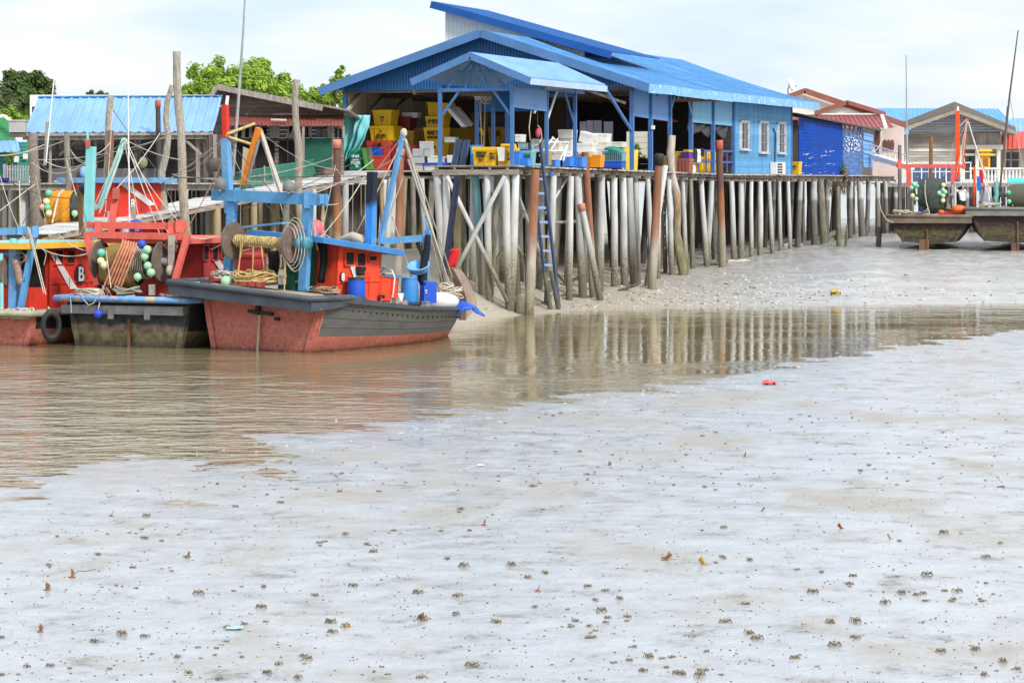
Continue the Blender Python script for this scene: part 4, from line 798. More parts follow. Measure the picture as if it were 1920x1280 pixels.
# hoist bundle, ropes, hook
W_ = thing('hoist_winch', 'rope-wrapped hoist block hanging under the porch on a blue pole', 'winch', PT(905, 190, 3.0))
b = MB(); b.ball(PT(897, 181, 3.0), 0.17, 10, (1, 1, .9)); b.lathe(PT(892, 181, 2.9), [(.0, 0), (.15, 0), (.15, .5), (0, .5)], 12, -V2); b.build('motor', cm('dirty_white', (0.42, 0.38, 0.33), wear=(.1, .08, .06), wamt=.4), W_)
b = MB()
for i in range(7):
    c = PT(905 + i * 1.6, 180 + rnd.uniform(-3, 3), 2.8); b.tube([c + V((math.cos(a) * .13, 0, math.sin(a) * rnd.uniform(.2, .27))) for a in [k * math.pi / 6 for k in range(13)]], 0.016, 5)
b.build('rope_coil', M_rope, W_)
b = MB(); b.rope(PT(901, 186, 2.9), PT(904, 305, 1.2), 0.02); b.rope(PT(910, 190, 2.9), PT(907, 275, 1.2), 0.018); b.rope(PT(898, 186, 2.9), PT(902, 240, 2), 0.014); b.build('hoist_rope', M_rope, W_)
b = MB(); b.lathe(PT(901, 240, 2.0), [(0, 0), (.06, .02), (.05, .12), (.03, .28), (0, .3)], 8, (.3, 0, -1)); b.build('yellow_handle', Y_, W_)
HK = thing('hook_line', 'pink float and rope loop hanging from a hook beside the ladder', 'hook', PV(1008, 240, 0.1))
b = MB(); b.rope(PV(1008, 175, .1), PV(1008, 238, .1), 0.012); b.build('line', M_ropeb, HK)
b = MB(); b.ball(PV(1009, 249, .1), 0.1, 10, (1, 1, 1.9)); b.build('float', cm('pink_float', (0.6, 0.06, 0.14)), HK)
b = MB(); b.tube([PV(x, y, .05) for x, y in ((999, 185), (995, 215), (992, 240), (994, 262), (1002, 273), (1010, 270), (1016, 258), (1014, 243), (1009, 236))], 0.022, 6); b.build('rope_loop', M_rope, HK)
# white foam heap behind the ladder
wl = ((996, 261, 1040, 286, 8.6, 'long white foam box with open lid behind the ladder', .05), (1046, 243, 1073, 259.5, 9.3, 'square white foam box topmost of the heap behind the right porch posts', 0), (1050, 259.5, 1071, 293, 9.4, 'tall white foam box under the topmost box', 0), (1026, 269, 1048, 283, 8.8, 'white foam box behind the white tube frame', 0), (1026, 283, 1061, 300, 8.7, 'yellowed white foam box low in the heap behind the tube frame', 0),
      (1083, 248, 1106, 268, 12.4, 'white foam box tipped on its corner in the right heap', 0.28), (1103, 250, 1118, 274, 13.0, 'white foam box upright at the middle of the right heap', 0), (1118, 250, 1137, 266, 13.2, 'white foam box upper right of the right heap', .04), (1080, 268, 1111, 284, 12.2, 'wide white foam box at the left of the right heap', 0), (1116, 266, 1138, 276, 12.9, 'flat white foam box third layer of the right heap', 0), (1114, 276, 1137, 291, 12.8, 'white foam box lowest at the right of the right heap', 0), (1083, 284, 1112, 291, 12.0, 'flat white foam box under the wide one', 0), (1145, 266, 1166, 276, 13.6, 'separate white foam box on the slatted grey basket', 0), (965, 252, 976, 266, 12, 'greyish foam box alone in the dark behind the porch post', 0))
for i, (a, b_, c, d_, t, l, ti) in enumerate(wl): crate(a, b_, c, d_, t, 0.7, FO if i % 3 else cm('yellowed_foam', (0.6, 0.58, 0.5), rough=.8), l, 'foam', grp='white foam boxes under the porch', tilt=ti)
for i, (a, b_, c, d_) in enumerate(((1087, 228, 1099, 262), (1100, 226, 1112, 262), (1113, 226, 1127, 262), (1132, 228, 1148, 270))):
    p = PT(a, d_, 15.8); q = PT(c, b_, 15.8); b = MB(); b.slab([p, V((q.x, q.y, p.z)), q, V((p.x, p.y, q.z))], U2 * .1); tag(b.build('grey_slab', cm('dim_grey_board', (0.17, 0.17, 0.2))), ('leftmost', 'second', 'third', 'separate rightmost')[i] + ' dim grey board standing behind the white foam heap', 'board', 'grey boards in the shed')
TF = thing('tube_frame', 'folded white tube chair frame leaning beside the porch post', 'chair frame', PV(1045, 305, .2))
b = MB()
for a, c in (((1025, 267), (1066, 267)), ((1066, 267), (1048, 304)), ((1064, 272), (1056, 302)), ((1025, 283), (1056, 283)), ((1037, 258), (1012, 292)), ((1046, 260), (1033, 281)), ((1036, 257), (1041, 263))): b.tube([PV(*a, .25), PV(*c, .2)], 0.035, 6)
b.build('tubes', M_white, TF)
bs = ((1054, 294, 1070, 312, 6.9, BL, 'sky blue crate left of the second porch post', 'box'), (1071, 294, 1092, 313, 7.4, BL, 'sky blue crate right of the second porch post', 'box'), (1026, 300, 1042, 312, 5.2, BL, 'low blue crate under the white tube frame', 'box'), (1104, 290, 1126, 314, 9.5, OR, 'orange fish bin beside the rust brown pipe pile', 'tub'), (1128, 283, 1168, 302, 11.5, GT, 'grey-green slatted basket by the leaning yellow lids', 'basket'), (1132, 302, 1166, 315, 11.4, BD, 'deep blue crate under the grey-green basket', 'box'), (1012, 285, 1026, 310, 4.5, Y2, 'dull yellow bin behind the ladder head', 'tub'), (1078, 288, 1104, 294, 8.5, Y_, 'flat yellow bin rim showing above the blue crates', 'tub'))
for a, b_, c, d_, t, m, l, s_ in bs: crate(a, b_, c, d_, t, 0.6, m, l, s_)
b = MB(); c = PT(1152, 282, 11.8); b.lathe(c, [(0.42, -.05), (0.44, 0), (.40, .06), (.25, .13), (0, .16)], 18, (0.15, 0, 1)); tag(b.build('round_lid', cm('sea_green_lid', srgb(20, 125, 115))), 'sea green round lid on the grey-green slatted basket', 'lid')
for a, l in (((1168, 1184, 277, 318), 'larger yellow bin lid leaning left of the shed corner post'), ((1187, 1197, 281, 319), 'narrow yellow bin lid leaning right of the shed corner post')):
    p = [PV(a[0], a[3], .4), PV(a[1] - 2, a[3], .3), PV(a[1], a[2], .3), PV(a[0], a[2], .5)]; b = MB(); b.slab(p, V2 * .05); o = b.build('bin_lid', Y_); tag(o, l, 'bin lid', 'leaning yellow lids')
# right bays
for a, b_, c, d_, t, m, l, s_ in ((1266, 297, 1293, 325, 22.8, BR, 'reddish brown fish bin behind the driftwood trunk', 'tub'), (1263, 284, 1278, 297, 23.2, Y_, 'yellow bin on the reddish brown bin', 'tub'), (1276, 285, 1292, 297, 22.9, PU, 'purple crate on the reddish brown bin', 'box'), (1281, 280.5, 1292, 285, 23.0, Y_, 'flat yellow lid on the purple crate', 'box'), (1242, 292, 1262, 322, 21.7, BIW, 'dark brown bin left of the reddish brown bin', 'tub')): crate(a, b_, c, d_, t, 0.7, m, l, s_)
for a, b_, c, d_, l in ((1316, 282, 1334, 325, 'yellow fish bin behind the railing, leftmost'), (1338, 285, 1350, 325, 'yellow fish bin behind the railing, between its two posts'), (1353, 285, 1366, 326, 'orange-yellow fish bin behind the railing beside the dark rusty pile'), (1364, 294, 1374, 326, 'yellow fish bin behind the railing, nearest the siding wall')): crate(a, b_, c, d_, 0.45, 0.9, OR if 'orange' in l else Y_, l, plane='v', grp='yellow bins behind the railing')
for a, m, l in (((1299, 1305, 278, 300), M_black, 'black cloth hung over the purple-blue railing'), ((1306, 1312, 280, 306), M_white, 'white cloth hung over the purple-blue railing'), ((1312, 1318, 278, 294), M_black, 'striped dark cloth hung on the railing beside the yellow bin'), ((1298, 1302, 310, 325), M_white, 'white jug shape standing at the railing foot')):
    b = MB(); k = 6; vs = []
    for j in range(7):
        for i in range(k + 1): vs.append(PV(a[0] + (a[1] - a[0]) * i / k + math.sin(j) * .4, a[2] + (a[3] - a[2]) * j / 6, -0.1) + V2 * -(0.05 * math.sin(i * 2.1 + j * .4)))
    b.add(vs, [(j * (k + 1) + i, j * (k + 1) + i + 1, (j + 1) * (k + 1) + i + 1, (j + 1) * (k + 1) + i) for j in range(6) for i in range(k)], 0, True); o = b.build('cloth', m); tag(o, l, 'cloth', 'cloths on the railing'); o.modifiers.new('solid', 'SOLIDIFY').thickness = 0.03
b = MB(); k = 24; vs = []
for j in range(5):
    for i in range(k + 1): vs.append(D(24.5 + 7.1 * i / k, .2, 7.95 - j * (0.12 + .05 * math.sin(i * .7) + .06 * noise.noise((i * .4, 1, 0)))) + V2 * (.08 * math.sin(i * 1.3 + j)))
b.add(vs, [(j * (k + 1) + i, j * (k + 1) + i + 1, (j + 1) * (k + 1) + i + 1, (j + 1) * (k + 1) + i) for j in range(4) for i in range(k)], 0, True); o = b.build('netting', mat('dark_netting', (0.06, 0.06, 0.065), 0.9, 0.4, 6)); tag(o, 'dark netting gathered under the light blue upper panels', 'netting'); o.modifiers.new('solid', 'SOLIDIFY').thickness = 0.02
crate(1483, 303, 1498, 327, 44.2, 0.7, Y_, 'yellow bin in the gap before the shirtless person', let=(('永', 0, .5, .4),))
# ================================================================== fishing boats
M_boatred = matz('boat_bottom_red', [(0, (0.18, 0.055, 0.04)), (0.12, (0.46, 0.145, 0.105)), (0.6, (0.52, 0.165, 0.125)), (9.9, (0.46, 0.135, 0.105))], 0.6, 0.15, 2.5, 0.2, 0.12, spots=(-0.6, 2.2, (0.14, 0.05, 0.04)), stretch=(1, 1, 1))
M_hullgrey = mat('dark_grey_hull_paint', (0.115, 0.112, 0.11), 0.6, 0.2, 1.2, (0.2, 0.17, 0.15), 0.25, 5.0, 0.15, 8, (1, 1, 4))
M_guard = mat('dark_steel_blue_guard', (0.055, 0.066, 0.085), 0.5, 0.3, 2.0, (0.2, 0.2, 0.2), 0.25, 5.0, 0.1)
M_transB = matz('tarred_stained_transom', [(0, (0.05, 0.045, 0.03)), (0.28, (0.13, 0.11, 0.055)), (0.42, (0.22, 0.18, 0.10)), (0.62, (0.20, 0.14, 0.11)), (0.70, (0.05, 0.05, 0.055)), (9.9, (0.045, 0.048, 0.055))], 0.6, 0.18, 1.8, 0.45, 0.2, z1=2.0, stretch=(1, 1, 1))
M_mudhull = matz('muddy_brown_hull', [(0, (0.05, 0.04, 0.025)), (2.0, (0.06, 0.05, 0.026)), (2.35, (0.10, 0.078, 0.036)), (2.7, (0.05, 0.03, 0.025)), (9.9, (0.035, 0.026, 0.022))], 0.7, 0.5, 2.0, 0.5, 0.3, stretch=(1, 1, 1.5))
M_redcab = mat('red_wheelhouse_paint', srgb(205, 52, 36), 0.65, 0.2, 1.5, srgb(140, 56, 48), 0.32, 4.0, 0.1)
M_orcab = mat('orange_red_wheelhouse_paint', srgb(222, 72, 42), 0.65, 0.18, 1.5, srgb(165, 66, 50), 0.3, 4.0, 0.1)
M_crim = mat('faded_crimson_paint', srgb(180, 62, 58), 0.55, 0.14, 1.5, srgb(140, 50, 50), 0.25, 4.0, 0.1)
M_salm = mat('salmon_red_paint', srgb(214, 98, 86), 0.7, 0.18, 2.0, srgb(160, 82, 72), 0.36, 5.0, 0.12)
M_teal = mat('pale_teal_paint', srgb(132, 205, 205), 0.6, 0.12, 1.5, srgb(170, 190, 180), 0.25, 4.0, 0.1)
M_lblue = mat('light_blue_boat_paint', srgb(100, 156, 204), 0.7, 0.2, 2.0, srgb(150, 160, 165), 0.36, 5.0, 0.15)
M_bblue = mat('bright_blue_boat_paint', srgb(86, 146, 194), 0.7, 0.22, 2.0, srgb(52, 84, 118), 0.34, 4.0, 0.2)
M_oran = mat('orange_boom_paint', srgb(222, 130, 40), 0.5, 0.1, 2.0, srgb(180, 100, 50), 0.2, 4)
M_redor = mat('orange_red_mast_paint', srgb(232, 78, 30), 0.5, 0.1, 2.0)
M_yel = mat('ochre_yellow_edge', srgb(222, 172, 60), 0.6, 0.14, 2.0, srgb(150, 110, 50), 0.2, 5)
M_bdeck = mat('boat_deck_wood', (0.36, 0.29, 0.22), 0.85, 0.3, 2.0, (0.2, 0.12, 0.09), 0.35, 3.0, 0.3)
M_disc = mat('brown_drum_disc', (0.15, 0.11, 0.09), 0.75, 0.3, 2.0, (0.26, 0.19, 0.14), 0.3, 4.0, 0.15)
M_netbr = mat('brown_net', (0.34, 0.21, 0.07), 0.95, 0.35, 20.0, (0.2, 0.12, 0.05), 0.45, 40.0, 0.9, 90)
M_netor = mat('orange_net', srgb(226, 150, 40), 0.95, 0.2, 6.0, srgb(180, 110, 30), 0.3, 30.0, 0.8, 60)
M_netdk = mat('dark_olive_net', (0.075, 0.085, 0.075), 0.95, 0.3, 8.0, (0.13, 0.13, 0.11), 0.3, 14.0, 0.9, 60)
M_netpk = mat('salmon_cork_line', srgb(215, 140, 110), 0.9, 0.2, 8)
M_grn = mat('green_net_sheet', srgb(30, 88, 72), 0.8, 0.2, 2)
M_flg = mat('pale_green_float', srgb(160, 205, 165), 0.45, 0.06, 2.0); M_flc = mat('cream_float', srgb(215, 215, 165), 0.45, 0.06, 2.0); M_flt = mat('sea_green_float', srgb(100, 190, 160), 0.45, 0.06, 2.0)
M_flb = mat('blue_float', srgb(40, 75, 190), 0.4, 0.06, 2.0); M_flo = mat('peach_float', srgb(230, 170, 125), 0.5, 0.06, 2.0)
M_blkcl = mat('black_cloth', (0.015, 0.015, 0.018), 0.9, 0.3, 5.0); M_stem = mat('worn_stem_plank', (0.33, 0.25, 0.21), 0.8, 0.25, 2.0, (0.2, 0.15, 0.13), 0.3, 4.0, 0.2)
M_tarp = mat('blue_tarp', srgb(25, 80, 200), 0.45, 0.12, 3.0, bump=0.4, bscale=12)
class Boat:
    def __init__(s, label, O, a, L_, wb, wt, zs, over=0.9, heel=0.0, zk=-0.5, top=None, bot=None, trans=None, zb=(0.5, 0.3), name='fishing_boat', keelz=0.0, guard=None, guardz=0.22, plat=0.5, deckd=0.22, group=None, pleft=0.0):
        a = V((a[0], a[1], 0)).normalized(); r = V((a.y, -a.x, 0)); s.a, s.r, s.O, s.L = a, r, V(O), L_
        B = Matrix(((r.x, a.x, 0, O[0]), (r.y, a.y, 0, O[1]), (0, 0, 1, O[2]), (0, 0, 0, 1)))
        s.xf = B @ Matrix.Rotation(math.radians(heel), 4, 'Y')
        s.root = thing(name, label, 'fishing boat', O, group); s.zs = zs; s.wt = wt
        ft = lambda q: (1 + 0.07 * math.sin(min(q / .45, 1) * math.pi)) if q < .45 else max(0.03, 1 - ((q - .45) / .55) ** 2.3)
        fb = lambda q: 1.0 if q < .3 else max(0.02, 1 - ((q - .3) / .7) ** 1.7)
        s.zg = lambda q: zs[0] + (zs[1] - zs[0]) * q / .5 if q < .5 else zs[1] + (zs[2] - zs[1]) * ((q - .5) / .5) ** 1.5
        s.gx = lambda q: wt * ft(q); s.gy = lambda q: L_ * q + over * q ** 3
        n = 16; st = []
        for i in range(n + 1):
            q = i / n; z0 = zk + 0.45 * max(0, (q - .7) / .3) ** 2; zz = s.zg(q); zbd = zb[0] + (zb[1] - zb[0]) * q
            xb, xt = wb * fb(q), s.gx(q); g = (zbd - z0) / (zz - z0); f = lambda g: xb + (xt - xb) * (1 - (1 - g) ** 1.35)
            yb, yt = L_ * q, s.gy(q); st.append([(0, yb, z0 - .1), (xb * .96, yb, z0), (f(g), yb + (yt - yb) * g, zbd), (f((1 + g) / 2), yb + (yt - yb) * (1 + g) / 2, (zbd + zz) / 2), (xt, yt, zz)])
        for nm in ('hull',):
            b = MB(s.xf)
            for sg in (1, -1):
                k = 5; vs = [V((p[0] * sg, p[1], p[2])) for r_ in st for p in r_]
                for lo, hi, mi in ((0, 2, 1), (2, 4, 0)):
                    b.add(vs, [(i * k + j, i * k + j + 1, (i + 1) * k + j + 1, (i + 1) * k + j) for i in range(n) for j in range(lo, hi)], mi, True)
            s.hull = b.build(nm, [top, bot], s.root)
        b = MB(s.xf)
        for sg in (1, -1):
            for g in (.25, .5, .75):
                pp = []
                for r_ in st: a_, c_ = V(r_[2]), V(r_[4]); m_ = V(r_[3]); p_ = a_.lerp(m_, g * 2) if g < .5 else m_.lerp(c_, g * 2 - 1); pp.append(V((p_.x * sg * 1.004, p_.y, p_.z)))
                b.tube(pp, .012, 4)
        b.build('plank_seams', top, s.hull)
        s0 = st[0]; b = MB(s.xf)
        tr = [V((-p[0], p[1], p[2])) for p in s0[:0:-1]] + [V(p) for p in s0[0:]]
        b.slab(tr, V((0, -0.05, 0)))
        rows = 6; z0, z1 = s0[1][2], s0[4][2]
        for i in range(1, rows):    # proud plank edges
            z = z0 + (z1 - z0) * i / rows; xx = s0[1][0] + (s0[4][0] - s0[1][0]) * i / rows
            b.bar((-xx, -0.052, z), (xx, -0.052, z + rnd.uniform(-.02, .02)), 0.012, 0.012)
        for sg in (1, -1): b.bar((s0[1][0] * sg * .95, -0.085, z0), (s0[4][0] * sg * .965, -0.085, z1), 0.18, 0.06, up=(0, 1, 0))
        s.trans = b.build('transom', trans or bot, s.root)
        b = MB(s.xf); vs = []
        for i in range(n + 1): q = i / n; vs += [(-s.gx(q) + .04, s.gy(q) - .04, s.zg(q) - deckd), (s.gx(q) - .04, s.gy(q) - .04, s.zg(q) - deckd)]
        b.add(vs, [(2 * i, 2 * i + 1, 2 * i + 3, 2 * i + 2) for i in range(n)]); b.build('deck', M_bdeck, s.root)
        b = MB(s.xf)
        for sg in (1, -1):
            pts = [(s.gx(i / n) * sg, s.gy(i / n), s.zg(i / n)) for i in range(n + 1)]
            for i, (p, q) in enumerate(zip(pts, pts[1:])): g_ = max(0, 1 - i / 7) if plat else 0; b.bar(p, q, 0.16 + .1 * g_, 0.09 + .12 * g_, w1=.16 + .1 * max(0, g_ - 1 / 7), h1=.09 + .12 * max(0, g_ - 1 / 7))
        b.build('gunwale', guard, s.root)
        if plat:
            xx = wt + 0.12
            xl = xx + pleft; b = MB(s.xf); b.slab([(-xl, -plat, zs[0] - .1), (xx, -plat, zs[0] - .1), (xx, .9, zs[0] - .1), (-xl, .9, zs[0] - .1)], V((0, 0, .09))); b.build('aft_platform', M_bdeck, s.root)
            b = MB(s.xf); h = guardz
            b.tube([(-xl - .05, .9, zs[0]), (-xl - .05, -plat, zs[0]), (xx + .05, -plat, zs[0]), (xx + .03, .9, zs[0] - .02), (wt + .05, 2.4, s.zg(2.4 / L_) + .02)], [.1, .1, .1, .1, .05], 10); b.box(((xx - xl) / 2, -plat + .02, zs[0] - h), (xx + xl, .1, h * 1.2))
            for sg in (1, -1):
                e_ = xx if sg > 0 else -xl; b.slab([(e_ - .05, -plat, zs[0] - h * 1.6), (e_ - .05, .2, zs[0] - h * 1.4), (e_ - .05, 1.7, zs[0] - .12), (e_ - .05, 1.7, zs[0] - .02), (e_ - .05, -plat, zs[0] - .02)], V((.1, 0, 0)))
            b.build('stern_guard', guard, s.root)
    def p(s, x, y, z): return s.xf @ V((x, y, z))
    def at(s, px, py, y): return RP(px, py, s.O + s.a * y, s.a)
    def side(s, px, py, x): return RP(px, py, s.p(x, 0, 1), s.xf.to_3x3() @ V((1, 0, 0)))
    def bar(s, name, m, p0, p1, w, h=None, parent=None, **k):
        b = MB(); b.bar(p0, p1, w, h, **k); return b.build(name, m, parent or s.root)
    def line(s, p0, p1, r=0.016, sag=0.0, m=None): b = MB(); b.rope(p0, p1, r, sag); return b.build('rigging_line', m or M_rope, s.root)
    def cabin(s, x0, x1, y0, y1, z0, z1, m, wins=(), roofm=None, ro=(0.35, 0.5, 0.5), rth=0.1, zs=0.0, edge=None, open_aft=False, roof=True):
        # z1 at the aft end, dropping by zs to the fore end
        b = MB(); P_ = s.p
        for x in (x0, x1): b.slab([P_(x, y0, z0), P_(x, y1, z0), P_(x, y1, z1 - zs), P_(x, y0, z1)], s.r * (0.05 if x < 0 else -.05))
        b.slab([P_(x0, y1, z0), P_(x1, y1, z0), P_(x1, y1, z1 - zs), P_(x0, y1, z1 - zs)], s.a * -.05)
        if not open_aft: b.slab([P_(x0, y0, z0), P_(x1, y0, z0), P_(x1, y0, z1), P_(x0, y0, z1)], s.a * .05)
        k = int((y1 - y0) / .55)
        for i in range(k + 1):
            y = y0 + .03 + (y1 - y0 - .06) * i / k; b.bar(P_(x1 + .012, y, z0), P_(x1 + .012, y, z0 + (z1 - z0) * .5), .06, .04, up=s.a)
        for z in (z0 + .05, z0 + (z1 - z0) * .42): b.bar(P_(x1 + .015, y0, z), P_(x1 + .015, y1, z), .045, .06)
        wl = b.build('wheelhouse', m, s.root)
        for (a0, c0, a1, c1) in wins:
            b = MB(); pa, pb = s.side(a0, c0, x1 + .03), s.side(a1, c1, x1 + .03); pc, pd = V((pb.x, pb.y, pa.z)), V((pa.x, pa.y, pb.z))
            for p, q in ((pa, pc), (pc, pb), (pb, pd), (pd, pa)): b.bar(p, q, .04, .06, up=s.r)
            w_ = b.build('window', m, wl); b = MB(); b.quad(pa - s.r * .005, pc - s.r * .005, pb - s.r * .005, pd - s.r * .005); b.build('pane', M_dark, w_)
        if roof:
            ya, yb = y0 - ro[1], y1 + ro[2]; f = zs / (y1 - y0)
            q = [P_(x0 - ro[0], ya, z1 + f * ro[1]), P_(x1 + ro[0], ya, z1 + f * ro[1]), P_(x1 + ro[0], yb, z1 - zs - f * ro[2]), P_(x0 - ro[0], yb, z1 - zs - f * ro[2])]
            b = MB(); b.slab(q, V((0, 0, rth))); rf = b.build('wheelhouse_roof', roofm, s.root)
            if edge:
                b = MB()
                for i in range(4): p, q_ = q[i], q[(i + 1) % 4]; b.bar(p + V((0, 0, rth / 2 - .02)), q_ + V((0, 0, rth / 2 - .02)), .05, rth + .07)
                b.build('roof_edge', edge, rf)
            return wl, rf
        return wl, None
    def drum(s, pl, pr, rdisc, raxle, axm, net=None):
        ax = (V(pr) - V(pl)).normalized(); b = MB(); b.tube([V(pl) - ax * .12, V(pr) + ax * .25], raxle, 12); d = b.build('net_drum', axm, s.root)
        for p in (pl, pr):
            b = MB(); b.lathe(V(p) - ax * .03, [(0, 0), (rdisc, 0), (rdisc, .06), (0, .06)], 28, ax, sm=False); b.lathe(V(p) - ax * .1, [(0, 0), (.1, 0), (.1, .2), (0, .2)], 12, ax, sm=False); b.build('drum_disc', M_disc, d)
        return d
    def floats(s, par, lst, y, r=0.11):
        for px, py, m in lst:
            c = s.at(px, py, y); b = MB(); b.ball(c, r * rnd.uniform(.92, 1.08), 14); b.lathe(c, [(.03, -r * 1.12), (.035, -r * .9)], 8, (0, 0, 1)); b.build('float', m, par)
def shape(pts, n=1): return pts
def ropeheap(c, rad, n, r, m, label, cat='rope coil', grp=None, flat=0.35, u=V((1, 0, 0)), v=V((0, 1, 0)), name='rope_coil', ms=None):
    b = MB()
    for i in range(n):
        pts = []; ph = rnd.uniform(0, 6); r1 = rad * rnd.uniform(.4, 1); r2 = rad * rnd.uniform(.3, .8); o = u * rnd.uniform(-.4, .4) * rad + v * rnd.uniform(-.4, .4) * rad; h = rnd.uniform(0, flat) * rad
        for k in range(15):
            an = ph + k * 6.6 / 14; pts.append(V(c) + o + u * math.cos(an) * r1 + v * math.sin(an) * r2 + V((0, 0, max(.02, h + .12 * rad * math.sin(an * 2 + i)))))
        b.tube(pts, r * rnd.uniform(.8, 1.2), 6)
    return tag(b.build(name, m), label, cat, grp)
def emblem(bt, px, py, x, w, h, ch, parent):
    # letter in an oval badge on a wheelhouse side
    c = bt.side(px, py, x + .035); b = MB(); rr = bt.a
    vs = [c + rr * math.cos(k * math.pi / 14) * w / 2 + UP * math.sin(k * math.pi / 14) * h / 2 for k in range(28)]
    b.add(vs + [p + bt.r * .012 for p in vs], [tuple(range(28)), tuple(range(28, 56))] + [(k, (k + 1) % 28, (k + 1) % 28 + 28, k + 28) for k in range(28)]); b.build('letter_badge', M_black, parent)
    text(ch, h * .95, c + bt.r * .04, rr, UP, M_white, parent, bold=0.012)
def stripe(bt, x, pts, parent):
    b = MB(); b.slab([bt.side(*p, x + .03) for p in pts], bt.r * .008); b.build('white_stripe', mat('stripe_white', (0.66, 0.66, 0.66), .6, .1, 2, (.45, .35, .33), .2, 5), parent)
# ------------------------------------------------------------------ front boat
OC = G(489, 657); BC = Boat('red-bottomed grey fishing boat in front, orange wheelhouse, its broad red stern towards the viewer', OC, (0.546, 0.838), 9.6, 1.72, 2.28, (1.77, 1.28, 0.85), over=0.75, heel=4.2, top=M_hullgrey, bot=M_boatred, trans=M_boatred, zb=(0.62, 0.30), guard=M_guard, deckd=0.2, plat=0.95, pleft=0.4)
q = BC
b = MB(q.xf); L0 = q.gy(1.0)
st_ = [(881, 576), (880, 562), (872, 540), (858, 514), (850, 504), (836, 503), (848, 525), (858, 548), (862, 566), (860, 600), (868, 590)]
b.xf = None; b.slab([q.side(x, y, -.14) for x, y in st_], q.r * .28)
b.build('stem_post', M_stem, q.root)
b = MB(q.xf); n = 8
vs = []
for i in range(n + 1):
    g = .72 + .28 * i / n; vs += [(-q.gx(g), q.gy(g), q.zg(g)), (-q.gx(g) * .96, q.gy(g) - .1 * i / n, q.zg(g) + .12 + .75 * (i / n) ** 1.6)]
b.add(vs, [(2 * i, 2 * i + 1, 2 * i + 3, 2 * i + 2) for i in range(n)]); o = b.build('bow_bulwark', M_stem, q.root); o.modifiers.new('solid', 'SOLIDIFY').thickness = .06
b = MB(q.xf)   # row of scuppers on the starboard side
for i in range(26):
    g = .1 + .78 * i / 26; z = q.zg(g) - .28; b.box((q.gx(g) * (1 - .1 * .28) + .01, q.gy(g) - .03, z), (.03, .06, .05))
b.build('scuppers', M_black, q.root)
q.bar('rudder_stock', mat('bare_pole', (.5, .38, .26), .7, .2), q.p(0, -.16, 1.05), q.p(0, -.16, -.1), .07)
b = MB(q.xf); b.box((0, -.12, 1.12), (.9, .1, .09)); b.box((.62, -.12, 1.0), (.16, .1, .09)); b.box((-.1, -.12, 1.2), (.12, .12, .3)); b.build('rudder_bracket', M_black, q.root)
# gantry with masts
PL, PR = 1.0, 1.0
q.bar('gantry_post', M_bblue, q.at(428, 522, PL), q.at(436, 376, PL), .26, .2, up=q.a); q.bar('gantry_post', M_bblue, q.at(569, 545, PR), q.at(579, 360, PR), .27, .2, up=q.a)
q.bar('gantry_beam', M_bblue, q.at(399, 365, .9), q.at(613, 375, .9), .16, .34, up=(0, 0, 1))
b = MB(); b.bar(q.at(402, 352, .85), q.at(402, 372, .85), .1, .1); b.bar(q.at(445, 352, .9), q.at(445, 380, .9), .16, .1); b.bar(q.at(577, 358, .85), q.at(577, 390, .85), .22, .12); b.bar(q.at(606, 365, .85), q.at(606, 382, .85), .2, .12); b.build('gantry_cleats', M_bblue, q.root)
q.bar('mast', M_lblue, q.at(430, 400, 1.3), q.at(423, 260, 1.3), .24, .2, up=q.a); q.bar('mast_top', M_redcab, q.at(424, 262, 1.3), q.at(422, 196, 1.3), .17, .15, up=q.a); q.bar('mast_tip', M_white, q.at(425, 197, 1.3), q.at(427, 180, 1.3), .09)
q.bar('boom', M_oran, q.at(456, 345, 2.0), q.at(485, 240, 2.0), .15, .15); q.bar('strut', mat('wooden_strut', (.4, .36, .3), .8, .2), q.at(488, 245, 2.2), q.at(531, 372, 1.4), .11); q.bar('strut', M_steel, q.at(486, 262, 2.0), q.at(464, 340, 2.0), .06)
b = MB()
for a, c in (((424, 252), (478, 232)), ((428, 257), (470, 270)), ((424, 252), (436, 262))): b.rope(q.at(*a, 1.25), q.at(*c, 1.95), .045, 0, 7)
b.build('lashing', M_ropey, q.root)
for px, py in ((413, 345), (541, 350)):
    b = MB(); c = q.at(px, py + 9, .7); b.lathe(c, [(.17, 0), (.185, .01), (.165, .26), (.06, .30), (.03, .36), (0, .36)], 18, (0, 0, 1)); lp = b.build('lamp_shade', mat('grey_lamp_shade', (.16, .155, .16), .6, .2), q.root)
    b = MB(); b.ball(c - V((0, 0, .03)), .05, 8); b.build('bulb', M_white, lp)
d = q.drum(q.at(437, 451, .55), q.at(550, 457, .55), .56, .1, M_steel)
b = MB(); p0, p1 = q.at(440, 451, .55), q.at(546, 457, .55); ax = (p1 - p0)
pts = []
for i in range(420):
    g = i / 419; an = i * .72; rr = .15 + .035 * noise.noise((g * 9, 0, 2)) + .02 * math.sin(i * 3.1); e1 = UP; e2 = ax.normalized().cross(UP)
    gg = (g * 1.6 % 1) if g < .8 else .72 + g * .28
    pts.append(p0 + ax * (.03 + .94 * gg) + e1 * math.cos(an) * rr + e2 * math.sin(an) * rr)
b.tube(pts, .021, 5); b.build('wound_rope', M_ropey, d)
for i, (a, c, sg) in enumerate((((455, 455), (443, 525), .1), ((475, 462), (473, 530), 0), ((452, 456), (447, 512), .2), ((536, 462), (533, 545), 0), ((530, 462), (536, 520), .05), ((490, 462), (498, 528), 0))):
    b = MB(); b.rope(q.at(*a, .4), q.at(*c, .4), .02, 0); b.build('hanging_rope', M_ropey, d)
